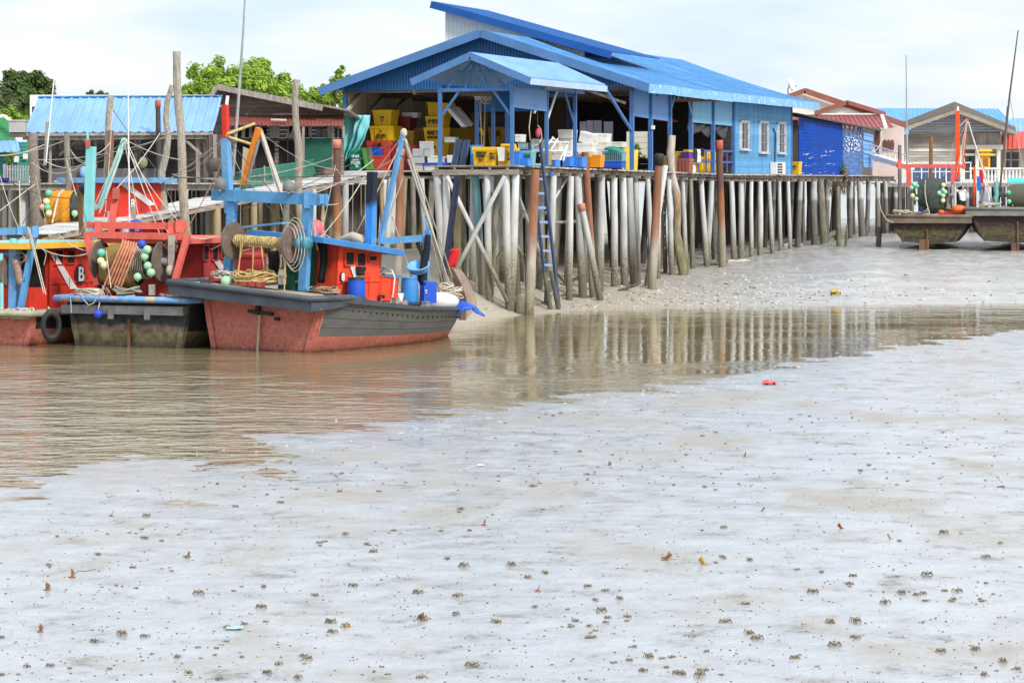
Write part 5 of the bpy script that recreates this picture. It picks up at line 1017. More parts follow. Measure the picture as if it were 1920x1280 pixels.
b = MB(); b.lathe(q.at(560, 455, .55), [(0, 0), (.2, 0), (.2, .12), (.12, .13), (.12, .26), (.2, .27), (.2, .38), (0, .38)], 16, ax.normalized()); b.build('drum_motor', mat('teal_motor', srgb(70, 140, 160), .5, .25, 3, (.1, .08, .06), .35, 5), d)
b = MB()
for k in range(4):
    c = q.at(545 + 4 * k, 452, .5); b.tube([c + q.r * math.cos(t_) * (.28 + .03 * k) + UP * (math.sin(t_) * (.55 + .08 * k) - .1) - q.a * .1 for t_ in [m_ * math.pi / 8 for m_ in range(17)]], .012, 5)
b.build('hose_loop', M_ropeb if 0 else M_rope, d)
# wheelhouse
XW = .95; ya = (q.side(631, 520, XW) - q.O).dot(q.a); yb = (q.side(713, 520, XW) - q.O).dot(q.a); yc = (q.side(745, 545, XW) - q.O).dot(q.a)
zt, zt2 = q.side(631, 461, XW).z + .12, q.side(713, 474, XW).z + .12
wl, rf = q.cabin(-.95, XW, ya, yb, 1.2, zt, M_orcab, wins=((647, 472, 664, 497), (668, 474, 685, 499), (691, 479, 706, 489)), roofm=M_bblue, ro=(.45, 1.4, .55), rth=.09, zs=zt - zt2, edge=mat('blue_roof_edge', srgb(58, 120, 178), .6, .2, 2.0, srgb(110, 130, 140), .3, 5))
wb_, _ = q.cabin(-.85, XW + .02, yb + .01, yc, .9, q.side(725, 512, XW).z, M_orcab, roof=False, zs=.1)
b = MB(); pz = q.side(725, 512, XW).z; b.slab([q.p(-.9, yb + .1, pz + .02), q.p(XW + .1, yb + .1, pz + .02), q.p(XW + .1, yc + .1, pz - .08), q.p(-.9, yc + .1, pz - .08)], V((0, 0, .06))); b.build('hatch_cover', mat('blue_hatch', srgb(60, 120, 165), .6, .2, 2, srgb(120, 120, 110), .3, 5), q.root)
b = MB(); b.slab([q.side(709, 553, XW + .04), q.side(721, 553, XW + .04), q.side(721, 567, XW + .04), q.side(709, 567, XW + .04)], q.r * .01); b.build('hatch_opening', M_dark, wb_)
emblem(q, 641, 520, XW, .16, .32, '8', wl)
stripe(q, XW, [(655, 496), (668, 496), (679, 520), (663, 520)], wl)
b = MB()
for i in range(6): b.slab([q.p(-1.3 + .42 * i, ya - 1.3, zt + .25 - .02 * (i % 2)), q.p(-1.3 + .42 * i + .36, ya - 1.3, zt + .25), q.p(-1.3 + .42 * i + .36, yb + .5, zt2 + .05), q.p(-1.3 + .42 * i, yb + .5, zt2 + .05)], V((0, 0, .035)))
b.build('roof_planks', M_bblue, rf)
b = MB(); b.box(q.p(-.2, ya - .9, 1.7), (.5, .1, .9)); b.slab([q.p(-.9, ya - .05, 1.3), q.p(.2, ya - .05, 1.3), q.p(.2, ya - .05, zt), q.p(-.9, ya - .05, zt)], q.a * .03); b.build('dark_doorway', M_grn, q.root)
# foremast and sheer pole
q.bar('foremast', matz('black_topped_blue_mast', [(0, srgb(60, 140, 215)), (4.15, srgb(60, 140, 215)), (4.4, (0.012, 0.015, 0.03)), (9.9, (0.012, 0.014, 0.025))], .5, .5, 3, .15, .1), q.at(694, 462, 4.2), q.at(698, 322, 4.2), .25, .22, up=q.a)
q.bar('sheer_pole', M_lblue, q.at(712, 455, 5.0), q.at(757, 247, 5.0), .14, .12)
b = MB(); b.ball(q.at(757, 249, 5.0), .11, 8, (1, 1, 1.3)); b.build('pole_lashing', M_rope, q.root)
q.bar('sheer_pole', mat('pale_spar', (.5, .47, .4), .7, .2), q.at(759, 262, 5.2), q.at(845, 555, 8.6), .09)
q.bar('sheer_pole', mat('pale_spar', (.5, .47, .4)), q.at(765, 300, 5.2), q.at(850, 555, 8.6), .04)
q.bar('spar_beam', M_bblue, q.at(716, 452, 5.6), q.at(802, 446, 6.6), .17, .2); q.bar('spar_post', M_bblue, q.at(803, 432, 6.6), q.at(793, 572, 6.6), .18, .16, up=q.a)
q.bar('spar_tip', M_bblue, q.at(798, 405, 6.6), q.at(800, 440, 6.6), .06)
b = MB(); b.tube([q.at(x, y, 6.45) for x, y in ((803, 440), (801, 465), (797, 480), (794, 500), (791, 520), (795, 536))], [.08, .1, .13, .12, .17, .1], 10, jit=.2); b.tube([q.at(x, y, 6.4) for x, y in ((783, 455), (788, 470), (796, 488))], .06, 8, jit=.2); b.build('furled_black_sail', M_blkcl, q.root)
for a, ya_, c, yc_ in (((757, 258), 5, (712, 430), 5), ((757, 252), 5, (708, 318), 8), ((759, 262), 5, (838, 560), 8.6), ((753, 290), 5, (708, 316), 8), ((758, 258), 5, (668, 437), 4.5), ((764, 268), 5, (848, 520), 8.7), ((757, 330), 5, (706, 470), 5.2), ((735, 405), 5.0, (790, 575), 7)):
    q.line(q.at(*a, ya_), q.at(*c, yc_), .02)
for a, ya_, c, yc_, sg in (((424, 255), 1.2, (300, 345), 6, .1), ((425, 290), 1.2, (345, 440), 5, .05), ((578, 365), .9, (700, 300), 14, .15), ((600, 380), .9, (634, 382), 12, .05), ((577, 470), .9, (690, 320), 14, .2), ((455, 470), .5, (570, 425), .9, .08), ((440, 430), .6, (395, 468), 1.4, .1), ((605, 435), 2.5, (712, 470), 5, .25)): q.line(q.at(*a, ya_), q.at(*c, yc_), .017, sg)
b = MB(); b.tube([q.at(x, y, 1.6) for x, y in ((436, 330), (447, 190), (456, 60), (460, -20))], [.06, .045, .032, .022], 8); b.build('whip_antenna', M_steel, q.root)
# things on the front boat
def barrel(c, r, h, m, label, lidm=None):
    o = thing('barrel', label, 'barrel', c); b = MB(); b.lathe(c, [(0, 0), (r * .9, 0), (r * .97, h * .1), (r, h * .45), (r * .97, h * .8), (r * .88, h * .93), (r * .9, h * .95), (r * .86, h)], 20); b.build('body', m, o)
    b = MB(); b.lathe(c, [(r * .93, h * .94), (r * .93, h), (r * .5, h * 1.01), (0, h * 1.01)], 20); b.build('lid', lidm or m, o); return o
c = q.side(668, 572, 1.4); barrel(V((c.x, c.y, c.z)), .28, .82, BD, 'deep blue plastic barrel before the orange wheelhouse', M_black)
c = q.at(768, 568, 6.0); barrel(c, .27, .80, cm('mid_blue_barrel', srgb(60, 135, 205)), 'mid blue barrel on the fore deck beneath the tilted basin')
c = q.at(803, 568, 6.4); o = thing('canister', 'deep blue square canister with a white emblem on the fore deck', 'canister', c); b = MB(); b.box(c + V((0, 0, .28)), (.42, .36, .56), .4); b.box(c + V((.04, 0, .6)), (.36, .3, .1), .4); b.lathe(c + V((-.1, -.1, .62)), [(.05, 0), (.05, .08), (0, .08)], 10); b.build('body', BD, o); text('ö', .2, c + V((-.06, -.24, .34)), (math.cos(.4), math.sin(.4), 0), UP, M_white, o, bold=.01)
c = q.at(786, 510, 6.3); o = thing('basin', 'pale blue round basin tipped up on the barrels', 'basin', c); b = MB(); b.lathe(c, [(0, 0), (.26, .02), (.34, .22), (.37, .22), (.36, .26), (.32, .24), (.25, .05), (0, .05)], 22, (-.15, -.45, 1)); b.build('body', cm('pale_blue_basin', srgb(110, 175, 220)), o)
c = q.at(749, 568, 5.6); o = thing('bucket', 'small white bucket beside the mid blue barrel', 'bucket', c); b = MB(); b.lathe(c, [(0, 0), (.1, 0), (.13, .3), (.12, .3), (.1, .02)], 14); b.build('body', M_white, o)
for px, py, h, l in ((741, 578, .3, 'grey mooring bitt on the fore deck by the white hose'), (798, 582, .25, 'brown mooring bitt near the blue tarp'), (658, 568, .26, 'grey-green bitt beside the deep blue barrel'), (529, 530, .18, 'short grey bitt on the stern platform'), (386, 532, .16, 'square grey bitt on the far stern corner')):
    yl = {741: 4.6, 798: 6.0, 658: 3.0, 529: .4, 386: .5}[px]; c = q.at(px, py, yl); b = MB(); b.bar(c - V((0, 0, .05)), c + V((0, 0, h)), .18, .15, up=q.a); b.bar(c + V((0, 0, h)), c + V((0, 0, h + .03)), .21, .18, up=q.a); tag(b.build('mooring_bitt', M_wood), l, 'bitt', 'bitts on the front boat')
b = MB(); c = q.at(750, 572, 5.0); b.lathe(c, [(0, -.22), (.16, -.22), (.09, -.12), (.09, .1), (.17, .2), (0, .2)], 16, q.r); tag(b.build('winch_spool', mat('spool_brown', (.25, .2, .18), .7, .2)), 'wooden winch spool on the fore deck beside the white bucket', 'winch')
b = MB(); b.tube([q.at(x, y, 5.0) for x, y in ((712, 510), (722, 503), (735, 507), (740, 520), (737, 550), (730, 575), (728, 580))], .025, 6); tag(b.build('hose', M_white), 'white hose looping from the blue hatch cover to the deck', 'hose')
p0, p1 = q.side(495, 533, 1.3), q.side(736, 512, 1.3); b = MB(); b.tube([q.at(498, 533, 1.2), q.at(735, 513, 4.9)], .04, 8); tag(b.build('pole', mat('bare_pole', (.5, .38, .26))), 'long bare pole laid across the front boat from stern to wheelhouse', 'pole')
ropeheap(q.at(842, 560, 8.0), .42, 16, .022, M_rope, 'pale rope heap in the bow of the front boat', flat=1.2, u=q.r, v=q.a)
ropeheap(q.at(485, 528, .55), .75, 22, .028, M_ropey, 'yellow and brown rope heap on the stern of the front boat', flat=.35, u=q.r, v=q.a * .5)
ropeheap(q.at(418, 522, .6), .4, 10, .026, M_rope, 'cream rope coil on the far stern corner of the front boat', flat=.5, u=q.r, v=q.a * .5)
ropeheap(q.at(610, 549, 2.0), .45, 12, .022, mat('tan_rope', (.42, .3, .2), .9, .3), 'tan rope and rags beside the orange wheelhouse', flat=.3, u=q.r, v=q.a)
b = MB(); b.ball(q.at(424, 527, .35), .16, 14); tag(b.build('float', M_flg), 'pale green float lying in the stern rope of the front boat', 'float')
b = MB(); b.ball(q.at(828, 565, 7.6), .42, 16, (1.3, 1, .7)); tag(b.build('sack', M_white), 'white bundle beside the blue tarp on the bow', 'sack')
b = MB(); k = 14; vs = []
for j in range(9):
    for i in range(k + 1):
        g, h = i / k, j / 8; p = q.at(825 + 60 * g, 578 - 14 * math.sin(g * 2.6) + (12 * h if g > .7 else 4 * h), 7.8 + .8 * g) ; vs.append(p + q.r * (.5 * h) + V((0, 0, .05 * noise.noise((g * 5, h * 4, 1)) - .16 * h * h)))
b.add(vs, [(j * (k + 1) + i, j * (k + 1) + i + 1, (j + 1) * (k + 1) + i + 1, (j + 1) * (k + 1) + i) for j in range(8) for i in range(k)], 0, True); o = b.build('tarp', M_tarp); tag(o, 'crumpled bright blue tarp over the bow of the front boat', 'tarp'); o.modifiers.new('solid', 'SOLIDIFY').thickness = .03
b = MB(); c = q.at(848, 482, 9.2); k = 6; vs = []
for j in range(8):
    for i in range(k + 1): g, h = i / k, j / 7; vs.append(q.at(843 + 17 * g - 5 * h, 466 + 3 * (1 - g) + 33 * h, 9.3) + q.a * (.08 * math.sin(g * 7 + h * 3)))
b.add(vs, [(j * (k + 1) + i, j * (k + 1) + i + 1, (j + 1) * (k + 1) + i + 1, (j + 1) * (k + 1) + i) for j in range(7) for i in range(k)], 0, True); o = b.build('cloth', cm('red_cloth', srgb(225, 35, 45), rough=.8)); tag(o, 'bright red cloth tied to the stem post of the front boat', 'cloth'); o.modifiers.new('solid', 'SOLIDIFY').thickness = .03
for a, m, l in (((596, 455, 612, 530), M_blkcl, 'black trousers hanging at the aft wheelhouse of the front boat'), ((668, 500, 684, 516), M_blkcl, 'dark cloth hanging below the wheelhouse window of the front boat'), ((500, 470, 522, 525), M_blkcl, 'black net bag hanging behind the net drum of the front boat')):
    yl = {596: 2.0, 668: 4.2, 500: 3.0}[a[0]]; b = MB(); k = 8; vs = []
    for j in range(8):
        for i in range(k + 1): g, h = i / k, j / 7; vs.append((q.side(a[0] + (a[2] - a[0]) * g, a[1] + (a[3] - a[1]) * h, XW + .1) if a[0] == 668 else q.at(a[0] + (a[2] - a[0]) * g + 3 * math.sin(h * 4), a[1] + (a[3] - a[1]) * h, yl)) + q.a * (.06 * math.sin(g * 9 + h)))
    b.add(vs, [(j * (k + 1) + i, j * (k + 1) + i + 1, (j + 1) * (k + 1) + i + 1, (j + 1) * (k + 1) + i) for j in range(7) for i in range(k)], 0, True); o = b.build('hanging_cloth', m); tag(o, l, 'cloth', 'dark cloths on the front boat'); o.modifiers.new('solid', 'SOLIDIFY').thickness = .04
o = thing('fish_bin', 'faded red bin behind the net drum of the front boat', 'fish bin', q.at(470, 510, 3.0)); b = MB(); c = q.at(470, 500, 3.0); b.box(c, (.75, .6, .62), -.6); b.box(c + V((0, 0, .34)), (.82, .66, .1), -.6); b.build('body', M_crim, o)
b = MB(); b.ball(q.at(592, 428, 2.6), .24, 12, (1, .8, 1.1)); tag(b.build('bag', cm('pink_bag', srgb(230, 100, 110))), 'pink red bag on the blue wheelhouse roof of the front boat', 'bag')
b = MB(); b.tube([q.at(x, y, 4.2) for x, y in ((640, 447), (660, 443), (676, 449), (684, 455))], [.06, .13, .15, .09], 10, jit=.1); b.tube([q.at(686, 451, 4.3), q.at(704, 449, 4.3)], .05, 8); tag(b.build('sack', cm('tan_sack', (.5, .4, .3), rough=.9)), 'tan rolled sack on the blue wheelhouse roof', 'sack')
b = MB(); b.bar(q.at(448, 427, 3.2), q.at(535, 418, 3.2), .3, .06); tag(b.build('plank', M_lblue), 'pale blue plank lying behind the net drum of the front boat', 'plank')
# ------------------------------------------------------------------ middle boat
OB = G(243, 650); q = BB = Boat('fishing boat with black tarred stern and salmon gantry, moored between two others', OB, (0.40, 0.917), 9.4, 1.78, 2.12, (1.44, 1.2, 1.3), top=M_black, bot=M_transB, trans=M_transB, guard=mat('chipped_blue_guard', srgb(98, 150, 205), .6, .15, 2, srgb(190, 160, 130), .5, 3.5, .2), guardz=.02, deckd=.15)  # black hull sides carry the dark gap between the boats as colour
b = MB(q.xf); b.box((0, -.3, 1.12), (4.2, .35, .26)); b.box((-.35, -.5, 1.0), (.16, .08, .3)); b.box((.9, -.5, 1.0), (.16, .08, .3)); b.build('stern_box', mat('grey_stern_board', (.14, .14, .14), .7, .35, 2, (.3, .29, .27), .35, 3), q.root)
q.bar('rudder_stock', M_rust, q.p(.05, -.12, .85), q.p(.05, -.12, -.1), .09)
XW = 1.2; ya, yb = 2.3, 6.2; zt = q.side(380, 452, XW).z
wl, rf = q.cabin(-1.2, XW, ya, yb, 1.0, zt, M_crim, wins=((381, 460, 391, 488), (397, 461, 408, 488), (414, 462, 424, 484)), roofm=M_salm, ro=(.35, 1.4, .4), rth=.08, edge=M_salm)
stripe(q, XW, [(399, 487), (411, 487), (434, 520), (421, 520)], wl)
emblem(q, 458, 492, XW, .5, .6, 'B', wl)
q.bar('gantry_post', M_salm, q.at(164, 447, .7), q.at(183, 535, .5), .17, .15, up=q.a); q.bar('gantry_post', M_salm, q.at(352, 440, .7), q.at(327, 530, .5), .17, .15, up=q.a)
q.bar('gantry_beam', M_salm, q.at(160, 440, .8), q.at(349, 444, .8), .18, .2); q.bar('gantry_beam', M_salm, q.at(163, 422, .9), q.at(350, 424, .9), .14, .2)
for px, y0, y1, w_ in ((184, 415, 446, .2), (322, 415, 446, .2), (338, 412, 436, .26)): q.bar('gantry_upright', M_salm, q.at(px, y0, .85), q.at(px, y1, .85), w_, .12)
d = q.drum(q.at(188, 488, .75), q.at(304, 490, .75), .6, .12, M_steel)
b = MB(); p0, p1 = q.at(198, 490, .75), q.at(262, 490, .75); ax = p1 - p0; n = 26; m = 22; vs = []
for i in range(m + 1):
    for j in range(n):
        an = 2 * math.pi * j / n; g = i / m; rr = (.42 + .14 * math.sin(g * 3.14) + .06 * noise.noise((g * 6, an, 1))); vs.append(p0 + ax * g + UP * (math.cos(an) * rr - (.28 if math.cos(an) < -.2 else 0)) + q.a * math.sin(an) * rr)
b.add(vs, [(i * n + j, i * n + (j + 1) % n, (i + 1) * n + (j + 1) % n, (i + 1) * n + j) for i in range(m) for j in range(n)], 0, True); b.build('net', M_netbr, d)
b = MB()
for i in range(6):
    off = i * 6.6; pts = []
    for k in range(13):
        g = k / 12; pts.append(q.at(231 + off * .75 - 34 * g ** 1.5 + (off * .15) * g, 449 + i * 1.2 + 84 * g - 10 * math.sin(g * 3), .06 - .12 * math.sin(g * 3.1)))
    b.tube(pts, [.036 if k % 2 else .026 for k in range(13)], 6)
b.build('cork_lines', M_netpk, d)
b = MB(); p0 = q.at(252, 492, .7); p1 = q.at(290, 492, .7); b.tube([p0, p0.lerp(p1, .5), p1], [.42, .46, .4], 18, jit=.05); b.build('net', M_netdk, d)
b = MB()
for i in range(8):
    c = p0.lerp(p1, .1 + .09 * i); b.tube([c + UP * math.cos(t_) * .48 + q.a * math.sin(t_) * .48 for t_ in [k * math.pi / 8 for k in range(17)]], .014, 4)
b.build('net_ropes', M_rope, d)
q.floats(d, ((190, 474, M_flt), (189, 489, M_flc), (196, 497, M_flc), (276, 468, M_flg), (271, 481, M_flg), (277, 498, M_flg), (283, 511, M_flg), (258, 519, M_flg), (266, 458, M_flb)), .1, .125)
b = MB(); c = q.at(316, 488, .6); b.slab([c + q.r * -.02 + V((0, 0, .75)), c + q.r * .2 + V((0, 0, .75)), c + q.r * .14 + V((0, 0, -.3)), c + q.r * -.02 + V((0, 0, -.4))], q.a * .08); b.lathe(c + V((0, 0, -.3)), [(0, 0), (.16, 0), (.16, .12), (0, .12)], 14, q.r); b.build('chain_guard', mat('worn_chain_case', (.4, .35, .3), .6, .25, 3, (.2, .12, .08), .35, 5), d)
b = MB()
for i in range(26): c = q.at(rnd.uniform(308, 332), rnd.uniform(452, 470), .7); b.ball(c, rnd.uniform(.03, .07), 6)
b.build('greasy_gear', M_rust, d)
q.bar('mast', M_teal, q.at(166, 418, 3.0), q.at(171, 275, 3.0), .26, .2, up=q.a); q.bar('mast', M_teal, q.at(173, 450, 3.0), q.at(167, 415, 3.0), .25, .2, up=q.a)
q.bar('mast_box', M_redcap, q.at(165, 276, 2.9), q.at(165, 262, 2.9), .14, .14); q.bar('mast_tip', M_teal, q.at(165, 262, 2.9), q.at(162, 228, 2.9), .06)
q.bar('boom', M_teal, q.at(186, 392, 3.4), q.at(234, 260, 4.5), .13, .13)
q.bar('short_mast', M_salm, q.at(208, 440, 2.4), q.at(216, 372, 2.4), .2, .16); q.bar('mast_box', M_redcap, q.at(217, 373, 2.3), q.at(218, 353, 2.3), .2, .2)
for a, y0, c, y1, sg in (((233, 262), 4.4, (262, 420), 3, 0), ((235, 262), 4.4, (340, 300), 12, .1), ((233, 265), 4.4, (206, 352), 3, 0), ((234, 262), 4.4, (300, 440), 3, 0), ((236, 262), 4.4, (330, 470), 1, 0), ((170, 300), 3, (82, 300), 4, .25), ((172, 290), 3, (206, 268), 12, .1), ((170, 300), 3, (132, 322), 8, .05), ((352, 442), .7, (420, 435), 1.5, .15), ((232, 270), 4, (150, 440), 3, 0), ((208, 540), -.3, (199, 470), .2, 0), ((110, 440), .5, (164, 470), .7, .1), ((215, 357), 2.3, (300, 250), 9, .1), ((231, 268), 4.3, (186, 400), 3, .05), ((60, 305), 9, (165, 300), 3, .4), ((0, 292), 9, (118, 265), 8, .1)): q.line(q.at(*a, y0), q.at(*c, y1), .016, sg)
b = MB(); b.tube([q.at(x, y, 2.6) for x, y in ((243, 420), (241, 260), (239, 36))], [.03, .022, .014], 6); b.build('whip_antenna', M_white, q.root)
b = MB(); b.tube([q.at(x, y, 6) for x, y in ((86, 305), (97, 190), (110, 70), (120, -20))], [.03, .024, .018, .013], 6); b.build('whip_antenna', M_white, q.root)
b = MB(); b.tube([q.at(x, y, 6) for x, y in ((84, 310), (89, 228))], .055, 8); b.build('pole', M_wood, q.root)
c = q.at(254, 437, 1.1); o = thing('jerrycan', 'blue jerrycan with a white label on the salmon gantry beam', 'jerrycan', c); b = MB(); b.box(c + V((0, 0, .16)), (.36, .24, .32), .3); b.box(c + V((-.05, 0, .36)), (.22, .08, .05), .3); b.lathe(c + V((.12, 0, .32)), [(.04, 0), (.04, .07), (0, .07)], 8); b.build('body', BD, o); b = MB(); b.box(c + V((.06, -.13, .12)), (.15, .02, .13), .3); b.build('label', M_white, o)
ropeheap(q.at(175, 553, .1), .5, 12, .022, M_rope, 'cream rope heap on the chipped blue stern of the middle boat', flat=.3, u=q.r, v=q.a * .5)
ropeheap(q.at(240, 548, .1), .45, 10, .022, mat('grey_rope', (.36, .34, .28), .9, .3), 'grey-green rope heap on the stern of the middle boat', flat=.35, u=q.r, v=q.a * .5)
ropeheap(q.at(330, 556, .1), .5, 8, .02, mat('tan_rope', (.42, .3, .2)), 'tan rags and rope at the right stern corner of the middle boat', flat=.2, u=q.r, v=q.a * .5)
o = thing('hanging_float', 'blue float hanging on cream ropes over the stern of the middle boat', 'float', q.at(184, 588, -.55)); b = MB(); b.ball(q.at(184, 588, -.58), .14, 16); b.build('float', M_flb, o)
b = MB(); b.rope(q.at(184, 580, -.56), q.at(192, 545, -.5), .02); b.tube([q.at(x, y, -.58) for x, y in ((150, 548), (157, 562), (166, 572), (176, 568), (183, 556), (190, 545), (198, 530))], .018, 5); b.rope(q.at(132, 556, -.58), q.at(134, 586, -.58), .014); b.build('rope', M_rope, o)
b = MB(); c = q.at(285, 547, .1); b.bar(c - V((0, 0, .1)), c + V((0, 0, .22)), .18, .14); tag(b.build('mooring_bitt', M_wood), 'grey bitt at the stern of the middle boat', 'bitt')
for a, l, m in (((197, 540, 218, 560), 'red tub behind the stern rail of the middle boat', RD), ((222, 534, 237, 546), 'small blue box behind the stern rail of the middle boat', BD)):
    c = q.at((a[0] + a[2]) / 2, a[3], 1.1); b = MB(); b.lathe(c, [(0, 0), (.17, 0), (.2, .42), (.17, .42)], 12) if m is RD else b.box(c + V((0, 0, .15)), (.28, .25, .28), .3); o = thing('tub' if m is RD else 'small_box', l, 'tub' if m is RD else 'box', c); b.build('body', m, o)
# ------------------------------------------------------------------ left boat
OA = G(-38, 645); q = BA = Boat('boat cut off by the left edge, teal roof with yellow edge over red lettered wheelhouse', OA, (0.40, 0.917), 9.4, 1.75, 2.05, (0.98, 1.0, 1.3), top=M_black, bot=M_boatred, trans=M_boatred, guard=mat('chipped_green_guard', (.33, .31, .22), .7, .25, 2, srgb(90, 140, 200), .35, 3.0, .2), guardz=.05, deckd=.12)
XW = 1.1; ya = (q.side(92, 500, XW) - q.O).dot(q.a); yb = (q.side(181, 500, XW) - q.O).dot(q.a); zt = q.side(130, 460, XW).z
wl, rf = q.cabin(-1.1, XW, ya, yb, .95, zt, M_redcab, wins=((103, 468, 118, 496), (124, 469, 140, 494)), roofm=M_teal, ro=(.45, 1.9, .5), rth=.12, edge=M_yel)
stripe(q, XW, [(93, 474), (103, 474), (145, 541), (131, 542)], wl); emblem(q, 150, 515, XW, .6, .66, 'B', wl)
b = MB(); b.box(q.p(.2, ya - .7, 1.3), (1.9, 1.0, .75), math.atan2(-q.a.x, q.a.y)); b.build('engine_box', M_redcab, q.root)
b = MB(); b.slab([q.p(.1, ya - .1, 1.4), q.p(1.0, ya - .1, 1.4), q.p(1.0, ya - .1, zt - .05), q.p(.1, ya - .1, zt - .05)], q.a * .03); b.build('dark_doorway', M_dark, q.root)
q.bar('gantry_post', M_lblue, q.at(26, 600, .6), q.at(27, 462, .6), .26, .22, up=q.a); q.bar('gantry_post', M_bblue, q.at(37, 590, .4), q.at(64, 440, .6), .17, .15, up=q.a); q.bar('gantry_post', M_teal, q.at(4, 600, .3), q.at(3, 475, .3), .09)
q.bar('gantry_beam', M_lblue, q.at(-60, 436, .6), q.at(70, 432, .6), .2, .22); b = MB(); b.lathe(q.at(26, 465, .6), [(.13, 0), (.13, .3)], 12); b.build('gantry_collar', M_teal, q.root)
b = MB(); b.bar(q.at(40, 424, .55), q.at(40, 440, .55), .22, .14); b.bar(q.at(66, 424, .55), q.at(66, 445, .55), .16, .14); b.build('gantry_cleats', M_lblue, q.root)
b = MB(); b.bar(q.at(-10, 477, .7), q.at(32, 476, .7), .12, .09); b.build('gantry_arm', M_bblue, q.root)
b = MB()
for i in range(5): c = q.at(30 + 2 * i, 495 + 8 * i, .45); b.ball(c, .13, 8, (1, .8, 1.2))
for i in range(3): c = q.at(36, 483, .4); b.tube([c + q.r * math.cos(t_) * (.22 + .03 * i) + UP * math.sin(t_) * .15 for t_ in [k * math.pi / 8 for k in range(17)]], .014, 4)
b.build('rope_and_net_bundle', mat('tan_bundle', (.3, .2, .15), .9, .35, 5), q.root)
b = MB(); b.lathe(q.at(10, 508, .5), [(0, 0), (.42, 0), (.42, .06), (0, .06)], 24, q.r, sm=False); b.build('drum_disc', M_disc, q.root)
b = MB(); b.tube([q.at(x, y, 4.2) for x, y in ((157, 444), (154, 385), (151, 362), (154, 353), (163, 350))], [.14, .135, .13, .13, .16], 14); b.build('exhaust_pipe', M_rustpile2, q.root)
b = MB(); b.tube([q.at(x, y, 4.2) for x, y in ((153, 356), (158, 351), (167, 352))], [.145, .15, .17], 14); b.build('exhaust_cowl', M_black, q.root)
for a, y0, c, y1, sg in (((52, 425), .4, (82, 550), .2, 0), ((56, 430), .4, (86, 552), .2, 0), ((67, 460), .5, (178, 470), 3, .25), ((0, 292), 8, (90, 268), 9, .1), ((0, 395), 4, (66, 345), 8, 0), ((40, 425), .5, (36, 340), 6, .05)): q.line(q.at(*a, y0), q.at(*c, y1), .018, sg)
ropeheap(q.at(35, 597, -.1), .62, 18, .024, M_rope, 'cream rope heap on the stern of the left-edge boat', flat=.4, u=q.r, v=q.a * .6)
b = MB(); b.slab([q.at(44, 598, .1), q.at(90, 594, .2), q.at(92, 588, .9), q.at(60, 589, .9)], V((0, 0, .08))); tag(b.build('plank', mat('brown_plank', (.2, .12, .09), .8, .3)), 'brown hatch plank on the stern of the left-edge boat', 'plank')
b = MB(); b.box(q.at(105, 428, 3.0), (.9, .6, .04), .3); tag(b.build('panel', mat('pale_panel', (.5, .5, .5), .5, .2)), 'pale flat panel with cables lying on the teal roof', 'panel')
b = MB(); b.ball(q.at(84, 480, 2.2), .16, 8, (.7, .7, 1.3)); b.ball(q.at(83, 470, 2.2), .06, 6); tag(b.build('bottle', mat('tan_bundle', (.3, .2, .15))), 'tan bag hanging under the teal roof edge', 'bag')
o = thing('tyre_fender', 'black tyre fender hanging between the two left boats', 'tyre', P(97, 612, OB.y - .4)); b = MB(); c = P(96, 610, OB.y - .35); n, m = 22, 9; ax1 = V((.45, -.9, 0)); e1 = V((.9, .45, 0)); vs = []
for i in range(n):
    for j in range(m):
        A, B_a = 2 * math.pi * i / n, 2 * math.pi * j / m; rr = .33 + .1 * math.cos(B_a); vs.append(c + (e1 * math.cos(A) * .75 + UP * math.sin(A) * 1.15) * rr + ax1 * .1 * math.sin(B_a))
b.add(vs, [(i * m + j, ((i + 1) % n) * m + j, ((i + 1) % n) * m + (j + 1) % m, i * m + (j + 1) % m) for i in range(n) for j in range(m)], 0, True); b.build('tyre', mat('black_rubber', (.02, .02, .022), .6, .3), o); b = MB(); b.rope(c + UP * .4, P(90, 575, OB.y - .3), .02); b.build('rope', M_rope, o)
r4 = random.Random(3)
for bt, anch in ((BB, ((170, 300, 3), (234, 262, 4.4), (208, 200, 12), (70, 300, 12), (130, 270, 8), (216, 358, 2.3), (166, 425, .9), (345, 425, .9), (300, 330, 12), (320, 250, 10), (240, 300, 2.6), (197, 400, 4), (175, 380, 3))), (BC, ((424, 255, 1.2), (437, 380, 1), (578, 370, 1), (485, 245, 2), (330, 330, 12), (560, 300, 12), (460, 340, 2), (632, 300, 14), (757, 255, 5), (697, 330, 4.2), (600, 450, 2), (540, 430, 1))), (BA, ((30, 440, .5), (66, 445, .5), (125, 300, 9), (70, 320, 10), (152, 370, 4.2), (100, 462, 2), (0, 330, 6)))):
    for _ in range(14 if bt is not BA else 8):
        a, c = r4.sample(anch, 2)
        bt.line(bt.at(a[0], a[1], a[2]), bt.at(c[0] + r4.uniform(-8, 8), c[1] + r4.uniform(-6, 20), c[2]), r4.uniform(.008, .015), r4.uniform(0, .35), r4.choice((M_rope, M_rope, M_ropeb)))
for bt, px, py, y_, n in ((BC, 470, 520, .5, 6), (BB, 300, 470, .9, 10), (BB, 205, 545, .1, 6), (BC, 570, 420, 1, 8), (BA, 60, 470, 1, 6)):
    b = MB()
    for _ in range(n): c = bt.at(px + r4.uniform(-22, 22), py + r4.uniform(-12, 12), y_); b.tube([c, c + V((r4.uniform(-.2, .2), 0, -r4.uniform(.1, .3))), c + V((r4.uniform(-.3, .3), 0, -r4.uniform(.3, .7)))], .014, 4)
    b.build('loose_rope_ends', M_rope, bt.root)
